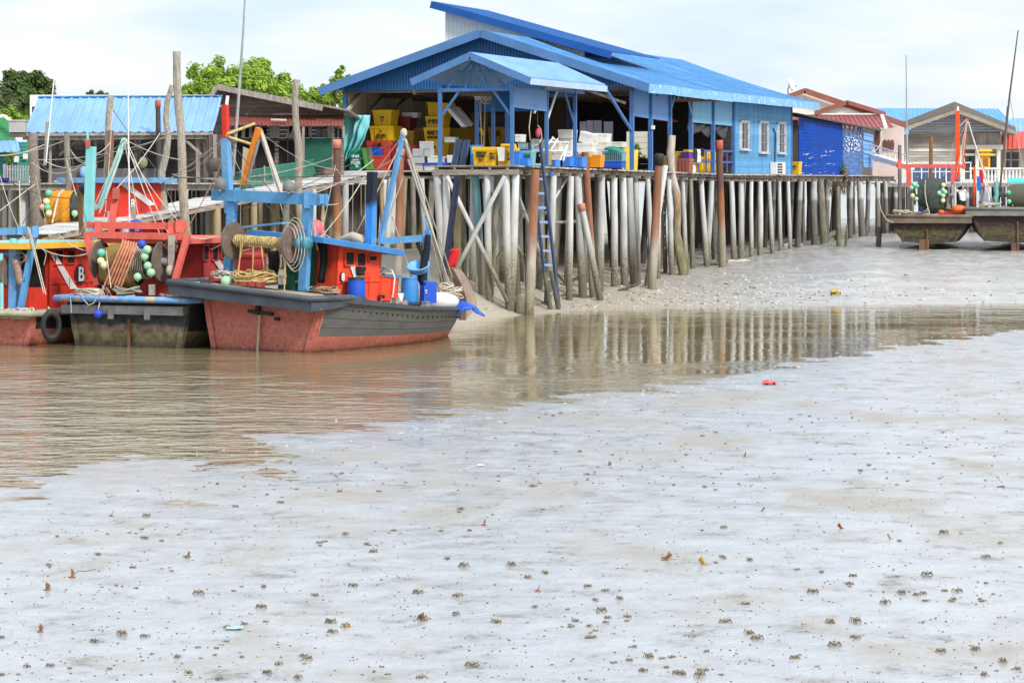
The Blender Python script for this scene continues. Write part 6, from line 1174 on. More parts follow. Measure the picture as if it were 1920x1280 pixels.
# ------------------------------------------------------------------ boats behind the ramp
OD = V((-14.6, 103.5, .9)); q = BD_ = Boat('boat with red wheelhouse and blue visor roof half hidden behind the sloping ramp', OD, (0.40, 0.917), 8.0, 1.5, 1.8, (1.2, 1.0, 1.3), top=M_black, bot=M_black, trans=M_black, guard=M_lblue, plat=0)
XW = 1.0; ya = (q.side(220, 360, XW) - q.O).dot(q.a); yb = ya + 3.1; zt = q.side(230, 340, XW).z - q.O.z
wl, rf = q.cabin(-1.0, XW, ya, yb, .9, zt, M_redcab, roofm=M_lblue, ro=(.4, .2, .4), rth=.12, edge=M_lblue)
stripe(q, XW, [(222, 343), (238, 343), (292, 384), (278, 386)], wl); emblem(q, 247, 383, XW, .35, .5, 'B', wl)
OE = V((-18.6, 101.0, 1.0)); q = BE = Boat('boat with an orange net over its drum, half hidden behind the ramp at left', OE, (0.30, 0.95), 7.0, 1.5, 1.8, (1.0, 1.0, 1.3), top=M_black, bot=M_black, trans=M_black, guard=M_wood, plat=0)
d = q.drum(q.at(84, 392, .8), q.at(168, 388, .8), .35, .12, M_steel)
b = MB(); p0, p1 = q.at(97, 385, .8), q.at(142, 385, .8); ax = p1 - p0; n, m = 22, 16; vs = []
for i in range(m + 1):
    for j in range(n): an = 2 * math.pi * j / n; g = i / m; rr = .5 + .05 * noise.noise((g * 5, an, 7)); vs.append(p0 + ax * g + UP * (math.cos(an) * rr * 1.05 - (.3 if math.cos(an) < 0 else 0)) + q.a * math.sin(an) * rr)
b.add(vs, [(i * n + j, i * n + (j + 1) % n, (i + 1) * n + (j + 1) % n, (i + 1) * n + j) for i in range(m) for j in range(n)], 0, True); b.build('net', M_netor, d)
b = MB(); b.tube([q.at(142, 385, .8), q.at(150, 385, .8), q.at(160, 386, .8)], [.48, .5, .4], 16, jit=.06); b.build('net', M_netdk, d)
b = MB(); b.tube([q.at(x, y, .15) for x, y in ((118, 356), (110, 365), (104, 390), (98, 418))], .03, 6); b.build('white_line', M_white, d)
q.floats(d, ((91, 362, M_flt), (87, 378, M_flc), (80, 388, M_flo), (89, 389, M_flt), (92, 400, M_flc), (140, 400, M_flg)), .25, .12)
# ------------------------------------------------------------------ stranded boats at the right
gR = ground_hit(1742, 468); OR1 = V((gR.x, gR.y, gR.z - .15)); sR = F / gR.y
q = R1 = Boat('left one of two stranded muddy boats, with orange-red gantry and big dark net drum', OR1, (0.22, 0.975), 9.0, 102 / sR / 2, 146 / sR / 2, ((472 - 404) / sR, 1.7, 2.2), zk=.55, top=M_mudhull, bot=M_mudhull, trans=M_mudhull, zb=(.9, .8), guard=mat('muddy_guard', (.17, .13, .09), .8, .3, 2, (.1, .08, .06), .35, 4), plat=.35, deckd=.12)
q.bar('rudder', M_rust, q.p(-.1, -.1, 1.2), q.p(-.1, -.1, -.1), .07); b = MB(q.xf); b.box((-.25, -.05, .3), (.5, .08, .75)); b.build('rudder_blade', mat('rudder_brown', (.2, .1, .06), .8, .3), q.root)
q.bar('gantry_beam', M_salm, q.at(1680, 311, .8), q.at(1810, 312, .8), .16, .18); b = MB(); b.bar(q.at(1686, 300, .75), q.at(1687, 316, .75), .16, .14); b.bar(q.at(1807, 305, .75), q.at(1807, 318, .75), .12, .1); b.build('gantry_cleats', M_salm, q.root)
q.bar('gantry_post', M_salm, q.at(1705, 352, .8), q.at(1703, 312, .8), .24, .18, up=q.a); q.bar('gantry_post', M_wood, q.at(1703, 398, .8), q.at(1705, 350, .8), .2, .16, up=q.a); q.bar('gantry_post', M_salm, q.at(1786, 345, .8), q.at(1787, 315, .8), .2, .16, up=q.a); q.bar('gantry_post', M_steel, q.at(1787, 392, .8), q.at(1786, 345, .8), .12)
q.bar('mast', M_redor, q.at(1795, 335, 2), q.at(1796, 208, 2), .2, .17, up=q.a); q.bar('mast_tip', M_white, q.at(1796, 208, 2), q.at(1796, 200, 2), .1); q.bar('boom', M_salm, q.at(1805, 305, 3), q.at(1813, 222, 3), .13)
q.bar('side_post', M_redor, q.at(1827, 386, 2), q.at(1827, 312, 2), .11); q.bar('strut', mat('pale_spar', (.5, .47, .4)), q.at(1815, 228, 3), q.at(1862, 382, 1), .06)
d = q.drum(q.at(1715, 368, .6), q.at(1780, 366, .6), .45, .1, M_steel)
b = MB(); p0, p1 = q.at(1722, 362, .6), q.at(1772, 362, .6); ax = p1 - p0; n, m = 24, 14; vs = []
for i in range(m + 1):
    for j in range(n): an = 2 * math.pi * j / n; g = i / m; rr = .68 + .1 * math.sin(g * 3.1) + .05 * noise.noise((g * 5, an, 3)); vs.append(p0 + ax * g + UP * (math.cos(an) * rr - (.3 if math.cos(an) < -.3 and g > .4 else 0)) + q.a * math.sin(an) * rr)
b.add(vs, [(i * n + j, i * n + (j + 1) % n, (i + 1) * n + (j + 1) % n, (i + 1) * n + j) for i in range(m) for j in range(n)], 0, True); b.build('net', M_netdk, d)
b = MB(); b.tube([q.at(x, y, -.2) for x, y in ((1735, 338), (1734, 360), (1737, 380), (1743, 400))], .03, 6); b.build('white_line', M_rope, d)
q.floats(d, ((1714, 346, M_flg), (1719, 349, M_flt), (1711, 367, M_flc), (1718, 373, M_flg), (1709, 352, M_flg), (1769, 347, M_flc), (1768, 356, M_flg), (1761, 362, M_flg), (1768, 367, M_flg), (1768, 376, M_flc), (1772, 360, M_flg)), -.1, .12)
for a, y0, c, y1 in (((1813, 225), 3, (1793, 330), 1), ((1814, 225), 3, (1800, 340), 1), ((1797, 235), 2, (1780, 300), 2), ((1814, 228), 3, (1850, 330), 5), ((1813, 226), 3, (1768, 330), 3), ((1796, 240), 2, (1812, 224), 3), ((1700, 240), 4, (1705, 390), 1)): q.line(q.at(*a, y0), q.at(*c, y1), .018)
b = MB(); b.tube([q.at(1701, 345, 4), q.at(1700, 220, 4), q.at(1699, 104, 4)], [.05, .04, .025], 8); b.build('whip_antenna', M_steel, q.root)
q.bar('cabin_front', M_redcab, q.at(1760, 405, 3.0), q.at(1822, 405, 3.0), .1, .5)
for a, l, m, r_ in (((1729, 394), 'small blue drum on the stern of the stranded boat', BD, .12), ((1764, 397), 'orange buoy on the stern of the stranded boat', cm('orange_buoy', srgb(240, 110, 40)), .2), ((1798, 392), 'orange net bundle on the stern beside the person in white', cm('orange_buoy', srgb(240, 110, 40)), .26)):
    b = MB(); c = q.at(*a, .3); b.ball(c, r_, 12, (1.5 if r_ > .2 else 1, 1, .8)); tag(b.build('bundle' if r_ > .2 else 'buoy', m), l, 'bundle' if r_ > .2 else 'buoy')
ropeheap(q.at(1690, 400, .0), .45, 9, .022, M_rope, 'cream rope heap on the stern of the muddy stranded boat', flat=.3, u=q.r, v=q.a * .5)
b = MB(); b.tube([P(x, y, gR.y - .3) for x, y in ((1644, 336), (1646, 365), (1652, 395), (1662, 412), (1675, 417))], .025, 6); tag(b.build('mooring_rope', M_rope), 'slack mooring rope from the deck to the stranded boat', 'rope')
gR2 = ground_hit(1908, 470); q = R2 = Boat('stranded boat at the right edge with a teal awning, brown hull stained with mud', V((gR2.x, gR2.y, gR2.z - .1)), (0.15, 0.99), 9.0, 130 / F * gR2.y / 2, 182 / F * gR2.y / 2, ((470 - 388) / F * gR2.y, 1.9, 2.3), zk=.6, top=M_mudhull, bot=M_mudhull, trans=M_mudhull, zb=(1.0, .9), guard=mat('grey_guard', (.2, .185, .165), .8, .25, 2, (.12, .1, .08), .3, 4), plat=.35, deckd=.12)
q.bar('rudder', M_rust, q.p(0, -.1, 1.6), q.p(0, -.1, -.3), .07); b = MB(q.xf); b.box((-.12, -.05, .15), (.4, .08, .6)); b.build('rudder_blade', M_rust, q.root)
b = MB(); b.slab([q.at(1888, 343, .5), q.at(1990, 346, .5), q.at(1990, 342, 2.5), q.at(1890, 335, 2.5)], V((0, 0, .06))); b.build('awning', mat('teal_awning', srgb(60, 190, 175), .6, .12), q.root)
d = q.drum(q.at(1880, 366, .6), q.at(1960, 366, .6), .4, .1, M_steel); b = MB(); b.tube([q.at(1888, 368, .6), q.at(1905, 368, .6), q.at(1950, 368, .6)], [.5, .62, .6], 18, jit=.05); b.build('net', mat('olive_brown_net', (.13, .13, .09), .95, .3, 8, (.07, .08, .07), .4, 14, .9, 60), d)
q.floats(d, ((1891, 361, M_flt), (1892, 378, M_flt)), -.1, .12)
b = MB(); b.tube([q.at(1868, 340 + 6 * i, .4) + q.r * .03 * math.sin(i * 2) for i in range(9)], .12, 8, jit=.2); b.build('green_rope_hank', mat('sea_green_rope', srgb(110, 165, 165), .9, .2, 6), q.root)
q.bar('mast', M_wooddk, q.at(1872, 385, 1), q.at(1890, 200, 1), .1); b = MB(); b.tube([q.at(1880, 300, 1), q.at(1893, 180, 1), q.at(1909, 57, 1)], [.06, .05, .03], 8); b.build('whip_antenna', M_ropeb, q.root)
for a, y0, c, y1 in (((1889, 200), 1, (1884, 330), 3), ((1893, 180), 1, (1920, 330), 3), ((1896, 365), 1, (1899, 388), 0)): q.line(q.at(*a, y0), q.at(*c, y1), .018)
b = MB(); k = 10; vs = []
for j in range(8):
    for i in range(k + 1): g, h = i / k, j / 7; vs.append(q.at(1846 - 14 * h + (2 + 30 * h) * g, 342 + 42 * h, 1.2 + .3 * math.sin(g * 8)))
b.add(vs, [(j * (k + 1) + i, j * (k + 1) + i + 1, (j + 1) * (k + 1) + i + 1, (j + 1) * (k + 1) + i) for j in range(7) for i in range(k)], 0, True); o = b.build('sheet', mat('striped_sheet', srgb(225, 110, 120), .8, .2, 1.0, srgb(220, 225, 235), .7, .9)); tag(o, 'pink and white sheet heaped between the two stranded boats', 'sheet'); o.modifiers.new('solid', 'SOLIDIFY').thickness = .03
ropeheap(q.at(1855, 386, .0), .5, 8, .022, M_rope, 'tan rope heap on the corner of the right-edge boat', flat=.25, u=q.r, v=q.a * .5)
for a, m, l in (((1836, 318, 1842, 345), cm('red_cloth', srgb(225, 35, 45)), 'red cloth hanging near the stranded boats'), ((1831, 330, 1838, 360), BL, 'sky blue cloth hanging near the stranded boats')):
    b = MB(); b.slab([R1.at(a[0], a[1], 3), R1.at(a[2], a[1] + 2, 3), R1.at(a[2] + 2, a[3], 3.1), R1.at(a[0] + 1, a[3] - 3, 3.1)], R1.a * .04); tag(b.build('cloth', m), l, 'cloth')
# ------------------------------------------------------------------ people
def person(name_label, joints, edges, radii, root, group, extra):
    me = bpy.data.meshes.new('person'); keys = list(joints); me.from_pydata([tuple(V(joints[k]) - V(root)) for k in keys], [(keys.index(a), keys.index(c)) for a, c in edges], []); me.update()
    o = bpy.data.objects.new('person', me); COL.objects.link(o); o.location = root
    sk = o.modifiers.new('skin', 'SKIN'); sk.use_smooth_shade = True
    for i, k in enumerate(keys): me.skin_vertices[0].data[i].radius = radii[k] if isinstance(radii[k], tuple) else (radii[k],) * 2; me.skin_vertices[0].data[i].use_root = (k == 'pelvis')
    o.modifiers.new('sub', 'SUBSURF').levels = 2; o.modifiers['sub'].render_levels = 2
    me.materials.append(M_skin); ORG[o.name] = V(root); tag(o, name_label, 'person', group); return o
def figure(base, fwd, label, lean=0.0, arms='down', shirt=None, shorts=None, hgt=1.68, sit=False, group=None):
    f = V(fwd).normalized(); r = V((f.y, -f.x, 0)); s = hgt / 1.7; base = V(base)
    def J(x, y, z):
        ly, lz = y, z
        if z > .92: dzv = z - .92; ly = y + math.sin(lean) * dzv; lz = .92 + math.cos(lean) * dzv
        return base + r * (x * s) + f * (ly * s) + UP * (lz * s)
    j = {'pelvis': J(0, 0, .93), 'waist': J(0, 0, 1.08), 'chest': J(0, .01, 1.28), 'neck': J(0, .0, 1.45), 'chin': J(0, .03, 1.53), 'head': J(0, .03, 1.62), 'crown': J(0, .02, 1.69)}
    R = {'pelvis': (.13 * s, .10 * s), 'waist': (.12 * s, .09 * s), 'chest': (.16 * s, .10 * s), 'neck': .05 * s, 'chin': .065 * s, 'head': (.08 * s, .095 * s), 'crown': .055 * s}
    E = [('pelvis', 'waist'), ('waist', 'chest'), ('chest', 'neck'), ('neck', 'chin'), ('chin', 'head'), ('head', 'crown')]
    for sg, n in ((-1, 'l'), (1, 'r')):
        ar = {'down': ((.22, .02, 1.13), (.20, .14, .92), (.19, .18, .84)), 'work': ((.25, .12, 1.2), (.2, .36, 1.28), (.17, .44, 1.32)), 'up': ((.24, .1, 1.45), (.16, .2, 1.6), (.14, .24, 1.66))}[arms]
        j['sh' + n] = J(.19 * sg, 0, 1.4); R['sh' + n] = .06 * s
        for nm, p, rr in zip(('el', 'wr', 'ha'), ar, (.043, .03, .036)): j[nm + n] = J(p[0] * sg, p[1], p[2]); R[nm + n] = rr * s
        for i, dx in enumerate((-.03, -.01, .01, .03)):
            q_ = J(ar[2][0] * sg + dx, ar[2][1] + .05, ar[2][2] + (-.06 if arms == 'down' else .03 - .006 * i)); j[f'f{i}{n}'] = q_; R[f'f{i}{n}'] = .009 * s; E.append(('ha' + n, f'f{i}{n}'))
        q_ = J(ar[2][0] * sg - .05 * sg, ar[2][1] + .03, ar[2][2]); j['th' + n] = q_; R['th' + n] = .011 * s
        E += [('chest', 'sh' + n), ('sh' + n, 'el' + n), ('el' + n, 'wr' + n), ('wr' + n, 'ha' + n), ('ha' + n, 'th' + n)]
        kn = (.11, .04, .48) if not sit else (.14, .38, .62)
        j['hip' + n] = J(.09 * sg, 0, .86); j['kn' + n] = J(kn[0] * sg, kn[1], kn[2]); j['an' + n] = J(.11 * sg, 0 if not sit else .2, .08); j['to' + n] = J(.12 * sg, .16 if not sit else .36, .035)
        R |= {'hip' + n: .09 * s, 'kn' + n: .06 * s, 'an' + n: .042 * s, 'to' + n: .035 * s}
        E += [('pelvis', 'hip' + n), ('hip' + n, 'kn' + n), ('kn' + n, 'an' + n), ('an' + n, 'to' + n)]
    o = person(label, j, E, R, base, group, None)
    b = MB(); c = j['head']; b.ball(c - f * .018 * s + UP * .035 * s, .105 * s, 14, (.92, 1.02, .9)); b.ball(c - f * .05 * s - UP * .02 * s, .085 * s, 12, (1, .8, 1)); b.build('hair', M_hair, o)
    b = MB()
    for sg in (-1, 1): b.ball(c + r * .085 * sg * s - UP * .01, .022 * s, 8, (.5, 1, 1.3)); b.ball(c + f * .092 * s + r * .03 * sg * s + UP * .005, .010 * s, 8)
    b.ball(c + f * .105 * s - UP * .025 * s, .016 * s, 8, (1, 1, 1.4)); b.bar(c + f * .09 * s - UP * .065 * s - r * .022, c + f * .09 * s - UP * .065 * s + r * .022, .012, .008); b.build('face_features', M_skin, o)
    def cloth(nm, pts, rads, m, n=18):
        b = MB(); vs = []
        for p, (a_, b_) in zip(pts, rads):
            for k in range(n): an = 2 * math.pi * k / n; w_ = 1 + .035 * math.sin(an * 5 + p[2] * 20); vs.append(V(p) + r * math.cos(an) * a_ * s * w_ + f * math.sin(an) * b_ * s * w_)
        b.add(vs, [(i * n + k, i * n + (k + 1) % n, (i + 1) * n + (k + 1) % n, (i + 1) * n + k) for i in range(len(pts) - 1) for k in range(n)], 0, True); return b.build(nm, m, o)
    if shirt:
        cloth('shirt', [J(0, 0, z) for z in (.84, .95, 1.08, 1.22, 1.34, 1.42, 1.46)], ((.19, .145), (.18, .14), (.172, .13), (.195, .135), (.21, .13), (.17, .10), (.075, .07)), shirt)
        for sg, n in ((-1, 'l'), (1, 'r')): b = MB(); b.tube([j['sh' + n] - r * .03 * sg, j['sh' + n].lerp(j['el' + n], .5), j['sh' + n].lerp(j['el' + n], .85)], [.085 * s, .082 * s, .085 * s], 14); b.build('sleeve', shirt, o)
    cloth('shorts_waist', [J(0, 0, z) for z in (.80, .9, 1.0)], ((.19, .14), (.18, .135), (.155, .12)), shorts)
    for sg, n in ((-1, 'l'), (1, 'r')): b = MB(); b.tube([j['hip' + n] + UP * .02, j['hip' + n].lerp(j['kn' + n], .5), j['kn' + n]], [.115 * s, .105 * s, .095 * s], 14); b.build('shorts_leg', shorts, o)
    return o
p = PV(1491, 328, .75); p.z = dz(44) - ZO - .35 + .3; figure((p.x, p.y, D(0, 0, dz(44)).z), (-.2, 1, 0), 'person with bare back and dark shorts in the gap beside the blue shack', arms='work', shorts=mat('dark_shorts', (.03, .03, .035), .8, .2), hgt=1.62)
c = R1.at(1805, 400, .9); figure((c.x, c.y, R1.p(0, .9, R1.zs[0] - .05).z + .1), (-.25, 1, 0), 'person in a white shirt working at the net drum of the stranded boat', lean=.35, arms='up', shirt=cm('white_shirt', (.72, .73, .76), rough=.8), shorts=mat('dark_shorts', (.03, .03, .035)), hgt=1.5)
# ================================================================== left side: ramp, sheds, houses, trees
RA = thing('gangway', 'long sloping gangway of bleached planks running down from the blue shed to the left', 'gangway', P(380, 385, 110))
r0, r1 = PT(694, 321, 14.8), P(50, 440, 96.5); rd = (r1 - r0); rs = V((rd.y, -rd.x, 0)).normalized()
if rs.x < 0: rs = -rs
n = 90; b = MB()
for i in range(n):
    a, c = r0.lerp(r1, i / n), r0.lerp(r1, (i + .93) / n); j_ = rnd.uniform(-.05, .05); u_ = UP * rnd.uniform(-.012, .012)
    b.slab([a - rs * (1 + j_) + u_, c - rs * (1 + j_) + u_, c + rs * (1 + j_) + u_, a + rs * (1 + j_) + u_], UP * .04)
b.build('planks', mat('bleached_plank', (.56, .54, .52), .85, .2, 1.5, (.22, .17, .15), .22, 3.0, .3, 14, island=.22), RA)
b = MB()
for s_ in (-.9, 0, .9): b.bar(r0 + rs * s_ - UP * .1, r1 + rs * s_ - UP * .1, .12, .2)
b.build('bearers', M_woodx, RA)
for g in (.06, .16, .27, .36, .46, .57, .7, .82):
    for s_ in (-.9, .9):
        p = r0.lerp(r1, g) + rs * s_; z = max(zfar(p.x, p.y), -.4) - .3; b = MB(); b.tube([V((p.x, p.y, z)), V((p.x, p.y, (z + p.z) / 2)), p - UP * .15], rnd.uniform(.12, .17), 10); b.build('pile', rnd.choice((M_pile, M_piley, M_pilew)), RA)
for g in (.8, .86, .93):
    p = r0.lerp(r1, g) + rs * .95; b = MB(); b.bar(p - UP * .3, p + UP * .45, .16, .1); b.build('side_stake', M_wood, RA)
NF = thing('net_fence', 'green diamond netting strung along the far edge of the upper gangway', 'fence', P(560, 345, 118))
p0, p1 = r0.lerp(r1, .08) - rs * 1.0, r0.lerp(r1, .40) - rs * 1.0; b = MB(); k = 46
for i in range(-8, k + 8):
    for dr in (1, -1):
        g0, g1 = i / k, (i + 8 * dr) / k; z0, z1 = 0.05, .75
        if g1 < 0 or g1 > 1 or g0 < 0 or g0 > 1: continue
        b.bar(p0.lerp(p1, g0) + UP * z0, p0.lerp(p1, g1) + UP * z1, .018, .018)
b.bar(p0 + UP * .76, p1 + UP * .76, .03)
b.build('netting', mat('green_netting', srgb(70, 140, 120), .8, .2), NF)
for g in (0, .33, .66, 1): p = p0.lerp(p1, g); b = MB(); b.bar(p - UP * .1, p + UP * .85, .06); b.build('fence_post', M_wood, NF)
# open shed with light blue roof
LS = thing('open_shed', 'open timber shed with a pale blue sheet roof at the left, behind the boats', 'shed', P(220, 345, 112))
e0, e1, t1, t0 = P(41, 249, 110), P(399, 247, 112), P(416, 181, 117), P(72, 183, 115)
b = MB(); b.corr(e0, e1, t1, t0, .34, .035, seg=6, sag=.10); b.build('roof', M_roofl, LS)
b = MB(); b.bar(e0 - UP * .08, e1 - UP * .08, .05, .1); b.bar(e0 + V((0, .2, -.2)), e1 + V((0, .2, -.2)), .12, .16); b.build('eave_beam', M_wood, LS)
b = MB(); b.bar(t0 + UP * .03, t1 + UP * .03, .3, .05); b.build('ridge_cap', M_roof, LS)
b = MB(); b.slab([P(56, 178, 119), P(95, 178, 119), P(95, 240, 119), P(56, 240, 119)], V((0, .05, 0))); b.slab([P(56, 181, 119.2), P(402, 180, 119.2), P(402, 178, 119.2), P(56, 178, 119.2)], V((0, .05, 0))); b.build('back_gable', M_white, LS)
b = MB(); b.boards(P(60, 345, 118), P(420, 345, 118), P(420, 200, 118), P(60, 200, 118), 14, lap=.02); b.slab([P(60, 352, 118.2), P(425, 352, 118.2), P(425, 200, 118.2), P(60, 200, 118.2)], V((0, .05, 0))); b.build('back_wall', mat('shade_dark_boards', (.045, .038, .034), .9, .4, 1.5, (.1, .085, .07), .25, 3), LS)  # wall colour darkened to stand for the unlit shed interior
b = MB()
for i in range(60): a = P(-30 + 7.8 * i, 354, 117.6); b.slab([a, a + V((.16, 0, 0)), V((a.x + .16, a.y, 1.0)), V((a.x, a.y, 1.0))], V((0, .04, 0)))
b.build('added_shade_boards', M_wooddk, LS)  # boards added to shut out bright gaps and darken the shed underside
for px, py1, Y, w_ in ((95, 345, 111, .1), (107, 345, 112, .14), (137, 345, 112.5, .1), (166, 345, 113, .1), (180, 345, 112, .1), (255, 345, 112, .13), (262, 345, 115, .12), (305, 345, 113, .14), (372, 345, 112.5, .16), (386, 345, 112.5, .16), (396, 370, 112, .14), (404, 370, 112, .14), (412, 350, 114, .2)):
    b = MB(); b.bar(P(px, py1 + 10, Y), P(px - 1, 252, Y), w_, w_ * .8, up=(0, 1, 0)); b.build('post', rnd.choice((M_wood, M_wood, M_wooddk)), LS)
b = MB(); b.bar(P(110, 292, 112), P(150, 258, 112), .08, .1); b.build('brace', M_wood, LS); b = MB(); b.bar(P(345, 260, 112), P(378, 290, 112), .08, .1); b.build('brace', M_wood, LS)
b = MB(); b.slab([P(90, 316, 111.5), P(300, 316, 111.5), P(300, 344, 111.5), P(90, 344, 111.5)], V((0, .06, 0))); b.build('low_screen', mat('grey_cloth_screen', (.12, .12, .13), .9, .3, 2), LS)
b = MB()
for i in range(60): a = P(-20 + 7.6 * i, 346, 109.5 + i * .02); b.slab([a, a + V((.145, 0, 0)), a + V((.145, 10, 0)), a + V((0, 10, 0))], UP * .06)
b.build('floor', M_deckw, LS); b = MB(); b.bar(P(-20, 352, 109.7), P(430, 352, 111), .16, .2); b.build('floor_beam', M_wood, LS)
for i, px in enumerate((8, 22, 30, 42, 50, 62, 84, 103, 118, 146, 160, 185, 230, 262, 300, 345, 380, 392, 410, 425)):
    p = P(px, 355, 110.4 + (i % 3) * 1.3); z = zfar(p.x, p.y) - .3; b = MB(); b.tube([V((p.x, p.y, z)), p], rnd.uniform(.1, .17), 8); b.build('pile', rnd.choice((M_pile, M_piley, M_pilew, M_pilew)), LS)
for px, py, w_, h_, m, l in ((268, 305, 18, 22, cm('khaki_sack', (.25, .24, .15), rough=.9), 'khaki sack hanging in the open shed behind the teal boom'), (160, 262, 10, 8, cm('cream_basket', (.55, .45, .33)), 'cream basket hanging in the dark of the open shed'), (150, 256, 5, 12, cm('peach_rag', (.6, .4, .3)), 'peach rag hanging in the open shed'), (156, 322, 14, 22, cm('pale_blue_cloths', srgb(140, 180, 225), rough=.9), 'pale blue cloths heaped on the shed rail behind the teal mast')):
    c = P(px, py, 111.3); b = MB(); b.ball(c, .5, 10, (w_ * .0105 * 2, .3, h_ * .0105 * 2)); tag(b.build('hanging_bundle', m), l, 'bundle')
b = MB()
for i in range(16): c = P(rnd.uniform(100, 200), 341, 110.6); b.tube([c, c + V((rnd.uniform(.3, .9), 0, rnd.uniform(0, .12))), c + V((rnd.uniform(.9, 1.4), .1, 0))], .03, 5)
tag(b.build('rope_pile', M_rope), 'long pile of pale rope and rags on the shed floor edge', 'rope pile')
b = MB(); c = P(34, 238, 109.5); b.box(c, (.62, .5, .42)); b.box(c + UP * .24, (.7, .56, .06)); b.box(c - UP * .3, (.56, .4, .2), mi=1); tag(b.build('roof_box', [mat('grey_box', (.4, .4, .38), .6, .15), M_wooddk]), 'grey box on a dark bracket at the left eave corner of the pale blue roof', 'box')
c = P(412, 318, 111); o = thing('tank', 'dark wrapped tank on posts beside the foot of the plank house', 'tank', c); b = MB(); b.lathe(c + V((0, 0, -.1)), [(0, 0), (.5, .02), (.55, .3), (.45, .5), (0, .56)], 16); b.build('body', M_wooddk, o)
# weathered plank house
PH = thing('plank_house', 'weathered brown plank house with a long grey gable and a rusty red awning strip', 'house', P(530, 335, 122))
Y0 = 121.0
b = MB(); b.boards(P(420, 340, Y0), P(645, 340, Y0), P(645, 207, Y0), P(420, 207, Y0), 18, lap=.03, jit=.006)
for i in range(7):
    y0_, y1_ = 207 - 5.6 * i, 207 - 5.6 * (i + 1); xr = lambda y: 415 + (y - 167) / (208 - 167) * 235
    b.slab([P(420, y0_, Y0), P(min(645, xr(y0_)), y0_, Y0), P(max(425, xr(y1_)), y1_ + .4, Y0 - .02), P(420, y1_ + .4, Y0 - .02)], V((0, .04, 0)))
b.build('wall', mat('brown_weathered_boards', (.22, .165, .145), .85, .35, 1.5, (.1, .075, .065), .35, 2.5, .5, 10, (.8, .8, 7), island=.25), PH)
b = MB(); b.slab([P(408, 162, Y0 - 1), P(655, 209, Y0 - 1), P(655, 209, Y0 - 1) + V((.5, 8, -.5)), P(408, 162, Y0 - 1) + V((0, 8, -.5))], UP * .08); b.slab([P(408, 162, Y0 - 1), P(395, 182, Y0 - 1), P(395, 182, Y0 - 1) + V((0, 8, -.5)), P(408, 162, Y0 - 1) + V((0, 8, -.5))], UP * .07); b.build('roof', mat('grey_roof_boards', (.25, .23, .19), .9, .3, 2), PH)
b = MB(); b.bar(P(406, 163, Y0 - 1.05), P(605, 203, Y0 - 1.05), .05, .24); b.bar(P(406, 163, Y0 - 1.1), P(396, 180, Y0 - 1.1), .05, .2); b.build('bargeboard', M_wood, PH)
b = MB(); b.corr(P(428, 235, Y0 - 1.3), P(645, 236, Y0 - 1.3), P(645, 216, Y0 - .05), P(428, 217, Y0 - .05), .16, .03); b.build('awning', mat('rusty_red_sheet', srgb(140, 76, 66), .85, .3, 2, srgb(104, 80, 74), .5, 4.0, .2), PH)
b = MB(); b.tube([P(508, 225, Y0 - 1.2), P(537, 226, Y0 - 1.2)], .06, 6); b.build('awning_pole', M_rope, PH)
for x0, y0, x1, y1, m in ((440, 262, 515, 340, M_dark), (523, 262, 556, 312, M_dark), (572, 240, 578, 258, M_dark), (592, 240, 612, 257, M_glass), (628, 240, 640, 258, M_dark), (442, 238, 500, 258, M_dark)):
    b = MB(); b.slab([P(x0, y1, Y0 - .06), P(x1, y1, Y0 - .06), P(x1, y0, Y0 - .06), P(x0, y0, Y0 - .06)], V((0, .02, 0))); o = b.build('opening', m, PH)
    b = MB(); b.bar(P(x0, y0, Y0 - .1), P(x1, y0, Y0 - .1), .05, .08); b.bar(P((x0 + x1) / 2, y0, Y0 - .1), P((x0 + x1) / 2, y1, Y0 - .1), .05, .05, up=(0, 1, 0)); b.build('opening_frame', M_wooddk, o)
for px in (456, 470, 489, 508, 514, 520, 538, 546, 582, 617, 623, 645):
    b = MB(); b.bar(P(px, 259, Y0 - .2), P(px + (8 if px == 538 else rnd.uniform(-1, 1)), 236, Y0 - .2), rnd.uniform(.1, .16), .03, up=(0, 1, 0))
    b.build('loose_board', mat('pale_grey_boards', (.36, .33, .3), .9, .3, 2, (.16, .13, .11), .35, 4, .4, 10, (6, 6, .8), island=.2), PH)
b = MB(); b.slab([P(572, 314, Y0 - .5), P(622, 314, Y0 - .5), P(622, 259, Y0 - .5), P(572, 259, Y0 - .5)], V((0, .05, 0))); b.build('green_panel', M_grn, PH)
b = MB(); b.slab([P(521, 335, Y0 - .4), P(556, 335, Y0 - .4), P(556, 306, Y0 - .4), P(521, 306, Y0 - .4)], V((0, .05, 0))); b.build('green_panel', M_grn, PH)
b = MB(); b.bar(P(569, 345, Y0 - 1.2), P(569, 236, Y0 - 1.2), .1, .1, up=(0, 1, 0)); b.bar(P(430, 342, Y0 - 1.2), P(650, 342, Y0 - 1.2), .2, .16); b.slab([P(420, 340, Y0 - 1.2), P(650, 340, Y0 - 1.2), P(650, 340, Y0), P(420, 340, Y0)], UP * .05); b.build('floor', M_wood, PH)
b = MB()
for i in range(36): a = P(420 + 7.8 * i, 346, 124); b.slab([a, a + V((.165, 0, 0)), V((a.x + .165, a.y, 1.0)), V((a.x, a.y, 1.0))], V((0, .04, 0)))
b.build('added_shade_boards', M_wooddk, PH)  # boards added behind the piles so the house underside reads dark
for i in range(22):
    p = P(425 + 10.3 * i + rnd.uniform(-4, 4), 346, Y0 - 1 + (i % 3) * 1.6); z = zfar(p.x, p.y) - .3; b = MB(); b.tube([V((p.x, p.y, z)), p], rnd.uniform(.09, .16), 8); b.build('pile', rnd.choice((M_pile2, M_pilew, M_pilew, M_piley)), PH)
